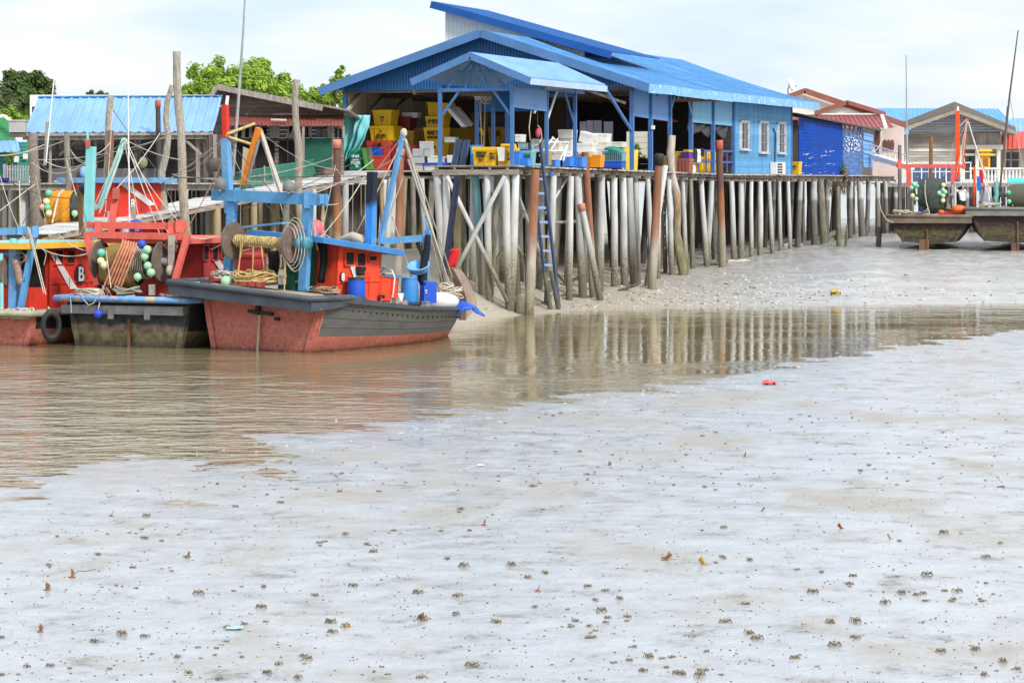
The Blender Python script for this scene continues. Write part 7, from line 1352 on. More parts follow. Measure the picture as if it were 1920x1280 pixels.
b = MB(); b.slab([P(456, 275, 113), P(474, 283, 113), P(463, 335, 113), P(452, 335, 113)], V((0, .06, 0))); tag(b.build('plywood_board', mat('ply_tan', (.42, .34, .22), .8, .15)), 'tan plywood board leaning behind the light blue mast', 'board')
# green house and fence at the far left
GH = thing('green_house', 'green wooden house with white gable trim at the far left edge', 'house', P(10, 300, 134))
b = MB(); b.boards(P(-40, 268, 134), P(29, 268, 134), P(29, 234, 134), P(-40, 234, 134), 5); b.slab([P(-40, 234, 134), P(29, 234, 134), P(8, 219, 134), P(-40, 219, 134)], V((0, .05, 0))); b.build('upper_wall', mat('green_boards', srgb(70, 150, 92), .6, .12, 2, srgb(50, 110, 75), .2, 3), GH)
b = MB(); b.bar(P(8, 217, 133.5), P(31, 235, 133.5), .1, .14); b.bar(P(8, 217, 133.5), P(-40, 222, 133.5), .1, .14); b.build('gable_trim', M_white, GH)
b = MB(); b.corr(P(-40, 285, 131), P(38, 285, 131), P(34, 264, 133.8), P(-40, 264, 133.8), .3, .03); b.build('porch_roof', M_roofl, GH)
b = MB(); b.boards(P(-40, 346, 133.6), P(54, 346, 133.6), P(54, 266, 133.6), P(-40, 266, 133.6), 12); w_ = b.build('lower_wall', mat('teal_boards', srgb(30, 128, 112), .6, .12, 2), GH)
b = MB(); b.slab([P(26, 304, 133.4), P(35, 304, 133.4), P(35, 293, 133.4), P(26, 293, 133.4)], V((0, .05, 0))); b.build('window', M_white, GH); b = MB(); b.slab([P(43, 298, 133.4), P(52, 298, 133.4), P(52, 288, 133.4), P(43, 288, 133.4)], V((0, .05, 0))); b.build('window', M_white, GH)
FE = thing('picket_fence', 'white picket fence on the deck at the far left edge', 'fence', P(32, 342, 116))
for i in range(9): b = MB(); p = P(14 + 4.9 * i, 341, 116); b.bar(p, p + UP * .68, .06, .03, up=(0, 1, 0)); b.build('picket', M_white, FE)
b = MB(); b.bar(P(12, 335, 116.1), P(56, 335, 116.1), .04, .06); b.bar(P(12, 318, 116.1), P(56, 318, 116.1), .04, .06); b.build('rails', M_white, FE)
b = MB(); b.tube([P(10, 345, 115), P(9, 308, 115)], .07, 10); tag(b.build('pole', cm('pale_pink_pole', srgb(225, 190, 215))), 'pale pink pole beside the white picket fence', 'pole')
crate(0, 0, 0, 0, 0, 0, BD, '') if False else None
c = P(5, 343, 114); o = thing('basin', 'deep blue basin on the deck at the left edge', 'basin', c); b = MB(); b.lathe(c, [(0, 0), (.22, 0), (.27, .2), (.24, .2), (.2, .03)], 16); b.build('body', BD, o)
# ------------------------------------------------------------------ trees
def leafmat(name, c1, c2):
    m = bpy.data.materials.new(name); m.use_nodes = True; t = m.node_tree; bs = t.nodes['Principled BSDF']; g = N(t, 'ShaderNodeNewGeometry')
    rp = N(t, 'ShaderNodeValToRGB'); rp.color_ramp.elements[0].color = c4(c1); rp.color_ramp.elements[1].color = c4(c2); pn = N(t, 'ShaderNodeTexNoise', i_Scale=0.9, i_Detail=3.0); L(t, g.outputs['Position'], pn.inputs['Vector']); pm = N(t, 'ShaderNodeMath', operation='MULTIPLY_ADD'); pm.inputs[1].default_value = 1.8; pm.inputs[2].default_value = -0.9; L(t, pn.outputs['Fac'], pm.inputs[0]); pa_ = N(t, 'ShaderNodeMath', operation='MULTIPLY_ADD'); pa_.inputs[1].default_value = 0.7; L(t, g.outputs['Random Per Island'], pa_.inputs[0]); pb_ = N(t, 'ShaderNodeMath', operation='ADD'); pb_.inputs[1].default_value = 0.15; L(t, pm.outputs[0], pb_.inputs[0]); L(t, pb_.outputs[0], pa_.inputs[2]); L(t, pa_.outputs[0], rp.inputs[0]); L(t, rp.outputs[0], bs.inputs['Base Color'])
    bs.inputs['Roughness'].default_value = .55; tr = N(t, 'ShaderNodeBsdfTranslucent'); L(t, rp.outputs[0], tr.inputs['Color']); mx = N(t, 'ShaderNodeMixShader'); mx.inputs[0].default_value = .35
    L(t, bs.outputs[0], mx.inputs[1]); L(t, tr.outputs[0], mx.inputs[2]); L(t, mx.outputs[0], t.nodes['Material Output'].inputs[0]); return m
LM1 = leafmat('bright_leaves', (.14, .26, .02, 1), (.46, .62, .08, 1)); LM2 = leafmat('dark_leaves', (.03, .065, .015, 1), (.15, .23, .05, 1)); LM3 = leafmat('olive_leaves', (.06, .10, .03, 1), (.20, .26, .09, 1))
M_bark = mat('bark', (.14, .11, .08), .95, .35, 3)
def tree(label, base, blobs, nleaf, size, m, name='tree'):
    o = thing(name, label, 'tree', base); rr = random.Random(len(label) * 7 + int(base[0]))
    bt = MB(); cen = sum((V(c) for c, r in blobs), V()) / len(blobs); mid = V((cen.x, cen.y, base[2] + (cen.z - base[2]) * .55)); bt.tube([base, V(base).lerp(mid, .5) + V((.1, 0, 0)), mid], [.28, .22, .17], 8)
    bl = MB(); tot = sum(max(r) ** 2 for c, r in blobs)
    for c, r in blobs:
        c = V(c); bt.tube([mid, mid.lerp(c, .5) + V((0, 0, .2)), c, c + V((0, 0, r[2] * .5))], [.13, .09, .05, .02], 6)
        sub = []
        for _ in range(22):
            d = V((rr.gauss(0, 1), rr.gauss(0, 1), rr.gauss(0, 1))).normalized(); q_ = rr.uniform(.3, 1.12); sub.append((c + V((d.x * r[0], d.y * r[1], d.z * r[2])) * q_, rr.uniform(.13, .38)))
        for _ in range(int(nleaf * max(r) ** 2 / tot)):
            sc, sr = rr.choice(sub); d = V((rr.gauss(0, 1), rr.gauss(0, 1), rr.gauss(0, .8))); d = d.normalized() * (rr.random() ** .5) * sr * max(r) * 1.15
            p = sc + d; n_ = (d.normalized() + V((rr.uniform(-.7, .7), rr.uniform(-.7, .7), rr.uniform(0, 1.1)))).normalized(); x_ = n_.cross(V((rr.random(), rr.random(), rr.random()))).normalized(); y_ = n_.cross(x_); s_ = size * rr.uniform(.6, 1.3)
            bl.add([p - x_ * s_, p - y_ * s_ * .45 + n_ * .1 * s_, p + x_ * s_, p + y_ * s_ * .45 + n_ * .1 * s_], [(0, 1, 2, 3)])
    bt.build('trunk', M_bark, o); bl.build('crown', m, o); return o
def B3(Y, *l): return [(P(x, y, Y + dy), (rx / F * Y, rx / F * Y * .8, ry / F * Y)) for x, y, rx, ry, dy in l]
tree('largest bright green tree rising behind the plank house', P(445, 330, 150), B3(150, (392, 160, 40, 38, 0), (375, 180, 38, 34, -2), (420, 142, 42, 34, 1), (478, 140, 48, 38, 0), (455, 172, 50, 40, -2), (525, 168, 36, 32, 0), (502, 185, 40, 26, -2), (352, 185, 22, 26, 1), (548, 190, 16, 18, 0)), 24000, .125, LM1)
tree('bright green tree between the plank house and the blue gable', P(610, 330, 152), B3(152, (602, 182, 34, 18, 0), (628, 172, 26, 22, 1), (640, 142, 12, 16, 0), (575, 186, 16, 10, 0), (650, 190, 20, 20, 0)), 7000, .12, LM1)
tree('dark green rounded tree at the far left behind the pale blue roof', P(60, 330, 165), B3(165, (45, 165, 42, 32, 0), (20, 168, 28, 34, 1), (75, 178, 30, 28, 0), (55, 200, 45, 36, -1), (95, 190, 14, 20, 0), (30, 145, 22, 14, 0), (60, 148, 26, 14, 0)), 16000, .135, LM2)
tree('greyish olive tree at the left edge beside the dark green tree', P(2, 330, 158), B3(158, (0, 190, 24, 42, 0), (8, 212, 20, 30, 0)), 3000, .12, LM3)
tree('yellow-green bush behind the green house gable', P(22, 330, 142), B3(142, (18, 222, 26, 22, 0), (36, 232, 18, 18, 0), (0, 228, 16, 16, 0)), 2500, .1, LM1, 'bush')
tree('low dark treetop peeping over the middle of the pale blue roof', P(185, 330, 170), B3(170, (173, 182, 12, 12, 0), (193, 184, 12, 13, 0), (208, 188, 8, 8, 0)), 1600, .12, LM2)
tree('small plant on the deck edge at the far left', P(18, 342, 118), B3(118, (18, 296, 8, 14, 0), (16, 330, 8, 10, 0)), 500, .07, LM1, 'shrub')
# ================================================================== right side
SK = thing('blue_shack', 'small deep blue shack with flaking white paint patches on the old deck', 'shack', D(53, 1.5, 5.6))
tt = lambda px, v=0: px2t(px, v)
M_deep = mat('deep_blue_boards', srgb(6, 66, 160), .75, .2, 1.2, srgb(30, 90, 180), .3, 1.6, .12, island=.08, spec=.15)
M_flake = mat('flaking_blue_boards', srgb(56, 98, 160), .6, .2, 1.5, srgb(190, 205, 225), .42, 6.0, .15, 10, (1, 1, 2.5), island=.08)
a, c, d_ = tt(1498), tt(1580), tt(1616); e_ = tt(1634)
b = MB(); b.boards(D(a, 0, 5.6), D(c, 0, 5.6), D(c, 0, 8.45), D(a, 0, 8.6), 16, lap=.015); b.build('front_wall', M_deep, SK)
b = MB(); b.boards(D(c + .05, 0, 5.6), D(d_, 0, 5.6), D(d_, 0, 7.9), D(c + .05, 0, 8.1), 12, lap=.015); b.build('front_wall', M_flake, SK)
b = MB(); b.boards(D(d_ + .05, -.05, 6.1), D(e_, -.05, 6.1), D(e_, -.05, 8.1), D(d_ + .05, -.05, 8.2), 8, lap=.05, jit=.05); b.build('side_wall', mat('pale_blue_clapboard', srgb(108, 152, 212), .6, .14, 1.5, srgb(70, 105, 165), .25, 3, island=.12), SK)
b = MB(); b.slab([D(a, 3.5, 5.6), D(e_, 3.5, 5.6), D(e_, 3.5, 8.5), D(a, 3.5, 8.5)], V2 * .05); b.slab([D(a, 0.05, 5.6), D(a, 3.5, 5.6), D(a, 3.5, 8.5), D(a, .05, 8.5)], U2 * .05); b.build('inner_walls', M_wooddk, SK)
b = MB(); b.slab([D(a - 1.2, -.35, 8.72), D(e_ + 1.2, -.35, 8.22), D(e_ + 1.2, 3.8, 8.9), D(a - 1.2, 3.8, 9.3)], UP * .08); b.build('roof', M_wooddk, SK)
b = MB()
for px in (1584, 1592, 1600, 1608, 1613): t = tt(px); b.bar(D(t, -.03, 7.9), D(t, -.03, 8.45), .3, .05, up=V2)
b.build('slats', M_flake, SK)
b = MB()    # flaked white patches: worn paint with a shape of its own
for x0, y0, x1, y1 in ((1503, 286, 1526, 290), (1515, 293, 1530, 297), (1506, 306, 1532, 311), (1538, 282, 1572, 285), (1545, 305, 1573, 308), (1535, 320, 1575, 325), (1500, 324, 1545, 327), (1536, 291, 1560, 293)):
    for _ in range(4):
        xa = rnd.uniform(x0, x1 - 4); ya_ = rnd.uniform(y0, y1); w_, h_ = rnd.uniform(1.5, 6), rnd.uniform(.4, 1.2); q_ = [PV(xa, ya_, -.065), PV(xa + w_, ya_ + rnd.uniform(-.5, .5), -.065), PV(xa + w_ * .9, ya_ + h_, -.065), PV(xa + w_ * .2, ya_ + h_ * 1.2, -.065)]; b.slab(q_, V2 * .004)
for _ in range(60):
    xa, ya_ = rnd.uniform(1581, 1613), rnd.uniform(254, 284); w_, h_ = rnd.uniform(1, 4), rnd.uniform(1, 4); b.slab([PV(xa, ya_, -.065), PV(xa + w_, ya_, -.065), PV(xa + w_ * .8, ya_ + h_, -.065), PV(xa, ya_ + h_ * .9, -.065)], V2 * .004)
b.build('flaked_paint', mat('flaked_white', (.6, .64, .7), .7, .2, 3), SK)
p = D(tt(1575), -.2, 5.64); tree('small green weed growing at the corner of the dark blue shack', (p.x, p.y, p.z), [(p + UP * .3, (.2, .2, .32))], 160, .07, LM1, 'weed')
# far houses
M_cream = mat('cream_render', (.74, .69, .6), .8, .1, 1.0, (.45, .4, .34), .2, 2.5); M_pink = mat('pale_pink_render', (.60, .48, .43), .8, .1, 1, (.45, .36, .32), .2, 2.5); M_rtrim = mat('red_brown_trim', srgb(140, 84, 72), .6, .15, 2)
M_rtile = mat('dusty_red_tile_sheet', srgb(150, 84, 84), .6, .15, 1.5, srgb(200, 130, 130), .2, 4)
CH = thing('cream_house', 'cream house with red-brown gable trim and a dusty red tiled awning', 'house', P(1580, 330, 178)); Y1 = 178
b = MB(); b.slab([P(1470, 335, Y1), P(1695, 335, Y1), P(1695, 233, Y1), P(1508, 172, Y1), P(1470, 184, Y1)], V((0, 8, 0))); b.build('wall', M_cream, CH)
b = MB()
for a_, c_, w_ in (((1468, 185), (1509, 170), .3), ((1508, 170), (1702, 236), .34), ((1528, 212), (1589, 192), .26), ((1588, 192), (1660, 214), .26)): b.bar(P(*a_, Y1 - .5 - .4 * (a_[0] > 1520)), P(*c_, Y1 - .5 - .4 * (a_[0] > 1520)), .3, w_)
b.build('gable_trim', M_rtrim, CH)
b = MB(); b.slab([P(1530, 213, Y1 - .6), P(1650, 213, Y1 - .6), P(1588, 194, Y1 - .6)], V((0, .5, 0))); b.build('small_gable', M_cream, CH)
b = MB(); b.corr(P(1480, 240, Y1 - 4), P(1676, 240, Y1 - 4), P(1655, 215, Y1 - .7), P(1480, 215, Y1 - .7), .28, .06); b.build('awning', M_rtile, CH)
b = MB(); b.bar(P(1480, 214, Y1 - .8), P(1656, 214, Y1 - .8), .3, .1); b.bar(P(1653, 215, Y1 - .8), P(1661, 240, Y1 - 4.2), .2, .12); b.build('awning_flashing', M_white, CH)
b = MB(); b.slab([P(1636, 336, Y1 - 2), P(1692, 336, Y1 - 2), P(1692, 238, Y1 - 2), P(1636, 238, Y1 - 2)], V((0, 1.5, 0))); b.build('front_wall', M_pink, CH)
for px in (1659, 1666, 1673): b = MB(); c = P(px, 270, Y1 - 2.05); b.slab([c + V((math.cos(t_) * .12, 0, math.sin(t_) * .28 if math.sin(t_) > 0 else math.sin(t_) * .5)) for t_ in [k * math.pi / 6 for k in range(12)]], V((0, -.03, 0))); b.build('arched_window', mat('maroon_shutter', (.13, .05, .05), .6, .2), CH)
b = MB(); b.slab([P(1641, 300, Y1 - 2.1), P(1650, 300, Y1 - 2.1), P(1650, 245, Y1 - 2.1), P(1641, 245, Y1 - 2.1)], V((0, .05, 0))); b.build('door', mat('maroon_shutter', (.13, .05, .05)), CH)
b = MB(); b.bar(P(1485, 300, Y1 - 2), P(1485, 240, Y1 - 3), .3); b.build('post', M_pink, CH)
ST = thing('satellite_dish', 'white satellite dish on a short mast beside the blue roof end', 'satellite dish', P(1482, 180, 152)); c = P(1480, 160, 152); ax = V((-.75, -.5, .35)); b = MB(); b.lathe(c, [(0, 0), (.18, .03), (.32, .1), (.4, .17), (.39, .18), (.3, .12), (.16, .05), (0, .02)], 20, (.8, -.45, .4)); b.build('dish', M_white, ST)
b = MB(); b.tube([P(1479, 182, 152), P(1477, 170, 152), c], .035, 6); b.build('mast', M_steel, ST); b = MB(); b.bar(c - UP * .3 + V((.1, 0, 0)), P(1492, 162, 151.6), .025); b.ball(P(1492, 161, 151.6), .05, 8); b.build('feed_arm', M_steel, ST)
FB = thing('far_blue_roofed_house', 'far house under a long faded blue hipped roof behind the grey plank gable', 'house', P(1760, 250, 205))
b = MB(); b.corr(P(1600, 252, 200), P(1912, 252, 200), P(1872, 204, 207), P(1625, 203, 207), .35, .03); b.slab([P(1872, 204, 207), P(1912, 252, 200), P(1918, 252, 214)], UP * -.05); b.build('roof', mat('faded_blue_roof', srgb(92, 150, 205), .6, .15, 1, srgb(150, 185, 215), .35, 2.5), FB)
b = MB(); b.slab([P(1610, 330, 202), P(1905, 330, 202), P(1905, 251, 202), P(1610, 251, 202)], V((0, 8, 0))); b.build('wall', M_cream, FB)
RR = thing('red_roofed_house', 'cream house with an orange-red tiled roof at the right edge', 'house', P(1915, 330, 190))
b = MB(); b.corr(P(1876, 279, 186), P(1990, 279, 186), P(1985, 247, 191), P(1878, 247, 191), .3, .07); b.build('roof', mat('orange_red_tiles', srgb(225, 92, 78), .6, .12, 2), RR)
b = MB(); b.slab([P(1870, 340, 188), P(1990, 340, 188), P(1990, 278, 188), P(1870, 278, 188)], V((0, 5, 0))); b.build('wall', M_cream, RR)
for x0, x1 in ((1886, 1894), (1898, 1910)): b = MB(); b.slab([P(x0, 315, 187.9), P(x1, 315, 187.9), P(x1, 284, 187.9), P(x0, 284, 187.9)], V((0, .05, 0))); w_ = b.build('window', M_glass, RR); b = MB(); b.bar(P(x0, 284, 187.8), P(x1, 284, 187.8), .05, .1); b.bar(P(x0, 300, 187.8), P(x1, 300, 187.8), .03, .05); b.build('frame', M_white, w_)
b = MB(); b.corr(P(1895, 251, 215), P(1990, 251, 215), P(1985, 222, 220), P(1893, 222, 220), .35, .03); o = b.build('far_roof', M_roofl); o.name = 'distant_roof'; tag(o, 'light blue distant roof showing above the orange-red tiles', 'roof')
GHs = thing('grey_plank_house', 'grey weathered plank house with a wide gable behind the stranded boats', 'house', P(1790, 330, 182)); Y2 = 182
M_gpl = mat('grey_horizontal_planks', (.40, .365, .32), .85, .3, 1.5, (.2, .17, .15), .32, 2.5, .5, 10, (.8, .8, 7), island=.2)
b = MB(); b.boards(P(1704, 305, Y2), P(1800, 305, Y2), P(1800, 250, Y2), P(1704, 250, Y2), 11, lap=.05)
for i in range(8):
    ya_, yb_ = 250 - 5 * i, 250 - 5 * (i + 1); xl = lambda y: 1790 - (y - 209) * 2.55; xr = lambda y: 1790 + (y - 209) * 2.55
    b.slab([P(max(1704, xl(ya_)), ya_, Y2), P(min(1876, xr(ya_)), ya_, Y2), P(min(1876, xr(yb_)), yb_ + .4, Y2 - .03), P(max(1704, xl(yb_)), yb_ + .4, Y2 - .03)], V((0, .05, 0)))
b.build('wall', M_gpl, GHs)
b = MB(); b.boards(P(1876, 272, Y2 - .1), P(1876, 250, Y2 - .1), P(1800, 250, Y2 - .1), P(1800, 272, Y2 - .1), 14, lap=.02); b.build('upper_boards', mat('pale_grey_boards', (.36, .33, .3)), GHs)
b = MB(); b.boards(P(1704, 284, Y2 - .05), P(1798, 284, Y2 - .05), P(1798, 279, Y2 - .05), P(1704, 279, Y2 - .05), 1); b.build('pale_board', M_white, GHs)
b = MB(); b.bar(P(1790, 209, Y2 - 1.2), P(1679, 247, Y2 - 1.2), 1.8, .22); b.bar(P(1790, 209, Y2 - 1.2), P(1903, 251, Y2 - 1.2), 1.8, .22); b.build('roof_edge', mat('grey_brown_bargeboard', (.3, .26, .21), .85, .25, 2), GHs)
b = MB(); b.slab([P(1790, 207, Y2 - 1.9), P(1678, 245, Y2 - 1.9), P(1678, 245, Y2 + 9) + UP * .3, P(1790, 207, Y2 + 9) + UP * .5], UP * .08); b.slab([P(1790, 207, Y2 - 1.9), P(1904, 249, Y2 - 1.9), P(1904, 249, Y2 + 9) + UP * .3, P(1790, 207, Y2 + 9) + UP * .5], UP * .08); b.build('roof', M_wooddk, GHs)
b = MB()
for px in (1803, 1832, 1872): b.bar(P(px, 336, Y2 - .2), P(px, 272, Y2 - .2), .22, .22, up=(0, 1, 0))
b.bar(P(1800, 276, Y2 - .25), P(1880, 276, Y2 - .25), .2, .28); b.bar(P(1806, 290, Y2 - .1), P(1870, 290, Y2 - .1), .1, .16); b.build('porch_frame', M_cream, GHs)
b = MB(); b.slab([P(1803, 336, Y2 + 1.5), P(1876, 336, Y2 + 1.5), P(1876, 272, Y2 + 1.5), P(1803, 272, Y2 + 1.5)], V((0, .05, 0))); b.build('porch_wall', mat('dim_porch_wall', (.3, .27, .22), .8, .2), GHs)
for x0, x1 in ((1818, 1830), (1858, 1868)): b = MB(); b.slab([P(x0, 326, Y2 + 1.4), P(x1, 326, Y2 + 1.4), P(x1, 286, Y2 + 1.4), P(x0, 286, Y2 + 1.4)], V((0, .05, 0))); b.build('window', M_glass, GHs)
# shrine
SR = thing('shrine', 'golden yellow shrine house with a curved roof on the porch rail', 'shrine', P(1847, 318, 176)); gold = cm('golden_paint', srgb(232, 165, 40)); gd = cm('dark_gold_paint', srgb(150, 92, 20))
b = MB(); c = P(1847, 318, 176); b.box(c + UP * .06, (.7, .5, .12)); b.box(c + UP * .5, (.56, .4, .76)); b.build('body', gold, SR)
b = MB(); b.slab([c + V((-.5, -.35, .86)), c + V((.5, -.35, .86)), c + V((.42, -.2, 1.0)), c + V((-.42, -.2, 1.0))], V((0, .6, 0))); b.box(c + UP * 1.08, (.6, .3, .12)); b.slab([c + V((-.46, -.25, 1.12)), c + V((.46, -.25, 1.12)), c + V((.34, -.1, 1.26)), c + V((-.34, -.1, 1.26))], V((0, .4, 0))); b.build('roof', gold, SR)
b = MB(); b.box(c + V((0, -.21, .45)), (.3, .03, .5)); b.build('niche', gd, SR)
# deck, balustrade, railing
DK = thing('jetty', 'village deck on posts behind the stranded boats', 'jetty', P(1800, 345, 172)); b = MB()
for i in range(90): a_ = P(1640, 343, 168) + V((.2 * i, 0, 0)); b.slab([a_, a_ + V((.19, 0, 0)), a_ + V((.19, 20, 0)), a_ + V((0, 20, 0))], UP * -.06)
b.build('deck_planks', M_deckw, DK); b = MB(); b.bar(P(1640, 347, 168.1), P(2010, 347, 168.1), .15, .22); b.build('edge_beam', M_wood, DK)
for i in range(34):
    p = P(1650 + 10.6 * i + rnd.uniform(-3, 3), 350, 168.5 + (i % 3) * 2.2); z = zfar(p.x, p.y) - .3; b = MB(); b.tube([V((p.x, p.y, z)), p], rnd.uniform(.1, .17), 8); b.build('pile', rnd.choice((M_pile2, M_pilew, M_pilew)), DK)
BA_ = thing('balustrade', 'white turned balustrade on the village deck', 'balustrade', P(1870, 342, 170)); b = MB(); b.bar(P(1818, 316, 170), P(2000, 316, 170), .2, .1); b.bar(P(1818, 341, 170), P(2000, 341, 170), .2, .08); b.build('rails', M_white, BA_)
for i in range(28): b = MB(); p = P(1820 + 6.6 * i, 340, 170); b.lathe(p, [(.06, 0), (.06, .08), (.04, .12), (.075, .3), (.04, .55), (.06, .62), (.06, .74)], 8); b.build('baluster', M_white, BA_)
RL = thing('railing', 'thin white pipe railing before the grey plank wall', 'railing', P(1760, 342, 169)); b = MB(); b.bar(P(1706, 305, 169), P(1822, 305, 169), .06); b.bar(P(1706, 322, 169), P(1822, 322, 169), .05); b.build('rails', M_white, RL)
for px in (1710, 1728, 1742, 1754, 1762, 1774, 1784, 1808, 1820): b = MB(); b.bar(P(px, 342, 169), P(px, 303 if px != 1808 else 296, 169), .06); b.build('rail_post', M_white, RL)
b = MB(); b.slab([P(1706, 341, 174), P(1800, 341, 174), P(1800, 308, 174), P(1706, 308, 174)], V((0, .05, 0))); tag(b.build('blue_screen', mat('blue_grey_screen', srgb(70, 90, 125), .8, .3, 1.5, srgb(150, 160, 175), .3, 2)), 'blue-grey screen behind the thin white railing', 'screen')
GW = thing('white_gangway', 'white metal gangway sloping from the shack to the stranded boat', 'gangway', P(1668, 310, 164)); p0, p1 = P(1632, 292, 164), P(1708, 314, 160); b = MB(); b.bar(p0, p1, .5, .28); b.build('deck_beam', M_white, GW)
for i in range(7): g = .1 + .13 * i; p = p0.lerp(p1, g); b = MB(); b.bar(p, p + UP * .6, .04); b.build('rail_post', M_white, GW)
b = MB(); b.bar(p0 + UP * .65, p1 + UP * .6, .05); b.bar(p0 + UP * .1, p0.lerp(p1, .5) + UP * .6, .04); b.build('handrail', M_white, GW)
b = MB(); b.tube([P(x, y, 166) for x, y in ((1630, 278), (1640, 285), (1648, 276), (1654, 262), (1652, 240))], .03, 6); tag(b.build('cable', M_white), 'white cable loop hanging between the shack and the cream house', 'cable')

o = thing('pale_hut', 'pale hut wall glimpsed through the opening at the back of the blue shed', 'hut', D(50, 8, 5.3)); b = MB(); b.boards(D(50, 12, 5.2), D(50, 5.2, 5.2), D(50, 5.2, 9), D(50, 12, 9), 12, lap=.02); b.build('wall', M_cream, o)
b = MB(); b.slab([D(49.9, 8.6, 6.2), D(49.9, 7.7, 6.2), D(49.9, 7.7, 7.4), D(49.9, 8.6, 7.4)], U2 * .03); b.build('window', M_glass, o); b = MB(); b.slab([D(49.5, 12.2, 9), D(49.5, 5, 9), D(52, 5, 9.6), D(52, 12.2, 9.6)], UP * .08); b.build('roof', M_rtile, o)
p = D(47, 9.6, 5.6); tree('green shrub glimpsed through the opening at the back of the blue shed', (p.x, p.y, p.z), [(p + UP * .9, (.5, .5, .8))], 600, .1, LM1, 'shrub')
# ================================================================== life and litter on the mud
r6 = random.Random(5)
def near_pt(px, py):
    p = G(px, py, .1)
    for _ in range(3): p = G(px, py, znear(p.x, p.y))
    return V((p.x, p.y, znear(p.x, p.y)))
M_crab = mat('wet_crab_shell', (.2, .15, .09), .35, .35, 30, (.4, .35, .26), .4, 50, .2, 80)
M_leafb = mat('dead_leaf', (.20, .09, .035), .6, .3, 20); M_leafy = mat('yellow_leaf', (.45, .26, .05), .5, .25, 20); M_leafr = mat('red_brown_leaf', (.28, .07, .035), .6, .25, 20)
def crab_mesh(k):
    b = MB(); rr = random.Random(k); b.ball((0, 0, .028), .03, 8, (1.15, .8, .55)); b.ball((0, -.012, .034), .02, 6, (1.2, .7, .6))
    for sg in (-1, 1):
        for i in range(4):
            a = (i - 1.5) * .45 + rr.uniform(-.12, .12); d = V((sg * math.cos(a), math.sin(a), 0)); kn = d * .05 + V((0, 0, .045 + rr.uniform(-.008, .01))); ft = d * .072
            b.tube([d * .022 + V((0, 0, .026)), kn, ft], [.006, .006, .004], 4)
        b.tube([V((sg * .02, -.02, .025)), V((sg * .045, -.035, .03)), V((sg * .02, -.052, .02))], [.006, .009, .006], 5)
        b.ball((sg * .008, -.026, .05), .005, 5)
    return b
protos = []
pts = []
tries = 0
big = [(1246, 1047), (784, 1112), (648, 1002), (688, 1020), (700, 1035), (624, 1185), (620, 1168), (648, 1175), (490, 1139), (350, 1044), (792, 1161), (838, 1048), (958, 1060), (990, 1083), (1022, 1075), (1128, 1146), (1140, 1158), (1404, 1187), (1420, 1198), (1556, 1168), (1604, 1166), (1604, 1195), (1490, 1234), (1565, 1210), (1270, 1262), (1312, 1267), (885, 1247), (790, 1270), (1360, 1166), (1398, 1132), (1524, 1110), (1770, 1000), (1848, 1044), (1738, 1078), (1660, 1130), (1690, 1112), (1795, 1108), (1830, 1218), (1880, 1240), (1764, 1222), (1216, 1232), (1108, 1196), (930, 1167), (870, 1062), (590, 1116), (662, 1098), (272, 1192), (228, 1190), (178, 1203), (372, 1113), (442, 950), (526, 942), (275, 968), (640, 888), (858, 1118), (1000, 912), (1100, 890)]
for q_ in big: pts.append(q_)
while len(pts) < 215 and tries < 4000:
    tries += 1; y = 760 + (r6.random() ** .8) * 515; x = r6.uniform(-10, 1930)
    if x < 300 and y < 980: continue
    p = G(x, y, .1)
    if (p.x - interp(NS, p.y)) < 2.0 or noise.noise((p.x * .5, p.y * .3, 8)) < .12: continue
    pts.append((x, y))
for i, (x, y) in enumerate(pts):
    p = near_pt(x, y); sc = r6.uniform(.36, .8) if i >= len(big) else r6.uniform(.75, 1.1); rz = r6.uniform(0, 6.28)
    if i < 5:
        o = crab_mesh(i).build('mud_crab', M_crab, None, loc=(0, 0, 0)); protos.append(o)
    else: o = r6.choice(protos).copy(); COL.objects.link(o)
    o.location = p - V((0, 0, .008)); o.rotation_euler = (0, 0, rz); o.scale = (sc, sc, sc * r6.uniform(.8, 1.3)); tag(o, 'small dark crab sitting on the wet grey mud flat', 'crab', 'crabs scattered over the mud flat')
def leaf(px, py, m, label, size=.07, up=.6):
    p = near_pt(px, py); b = MB(); a = r6.uniform(0, 3.1); x_ = V((math.cos(a), math.sin(a) * .5, 0)); z_ = V((r6.uniform(-.3, .3), 0, up)); k = 6; vs = []
    for i in range(k + 1):
        g = i / k; w_ = math.sin(math.pi * min(.97, g + .03)) * .42; c = p + z_ * size * 2 * g + x_ * size * .5 * math.sin(g * 2.5) + V((0, 0, .004)); vs += [c - x_ * size * w_ + V((0, -.012, 0)), c, c + x_ * size * w_ + V((0, .012, 0))]
    b.add(vs, [f for i in range(k) for f in ((3 * i, 3 * i + 1, 3 * i + 4, 3 * i + 3), (3 * i + 1, 3 * i + 2, 3 * i + 5, 3 * i + 4))], 0, True); b.rope(p, p - z_ * size * .1 + x_ * size * .9 + V((0, 0, .03)), .004, 0, 4); b.ball(p + V((0, 0, .005)), size * .35, 7, (1.6, 1, .4))
    o = b.build('dead_leaf', m); tag(o, label, 'leaf'); o.modifiers.new('solid', 'SOLIDIFY').thickness = .004
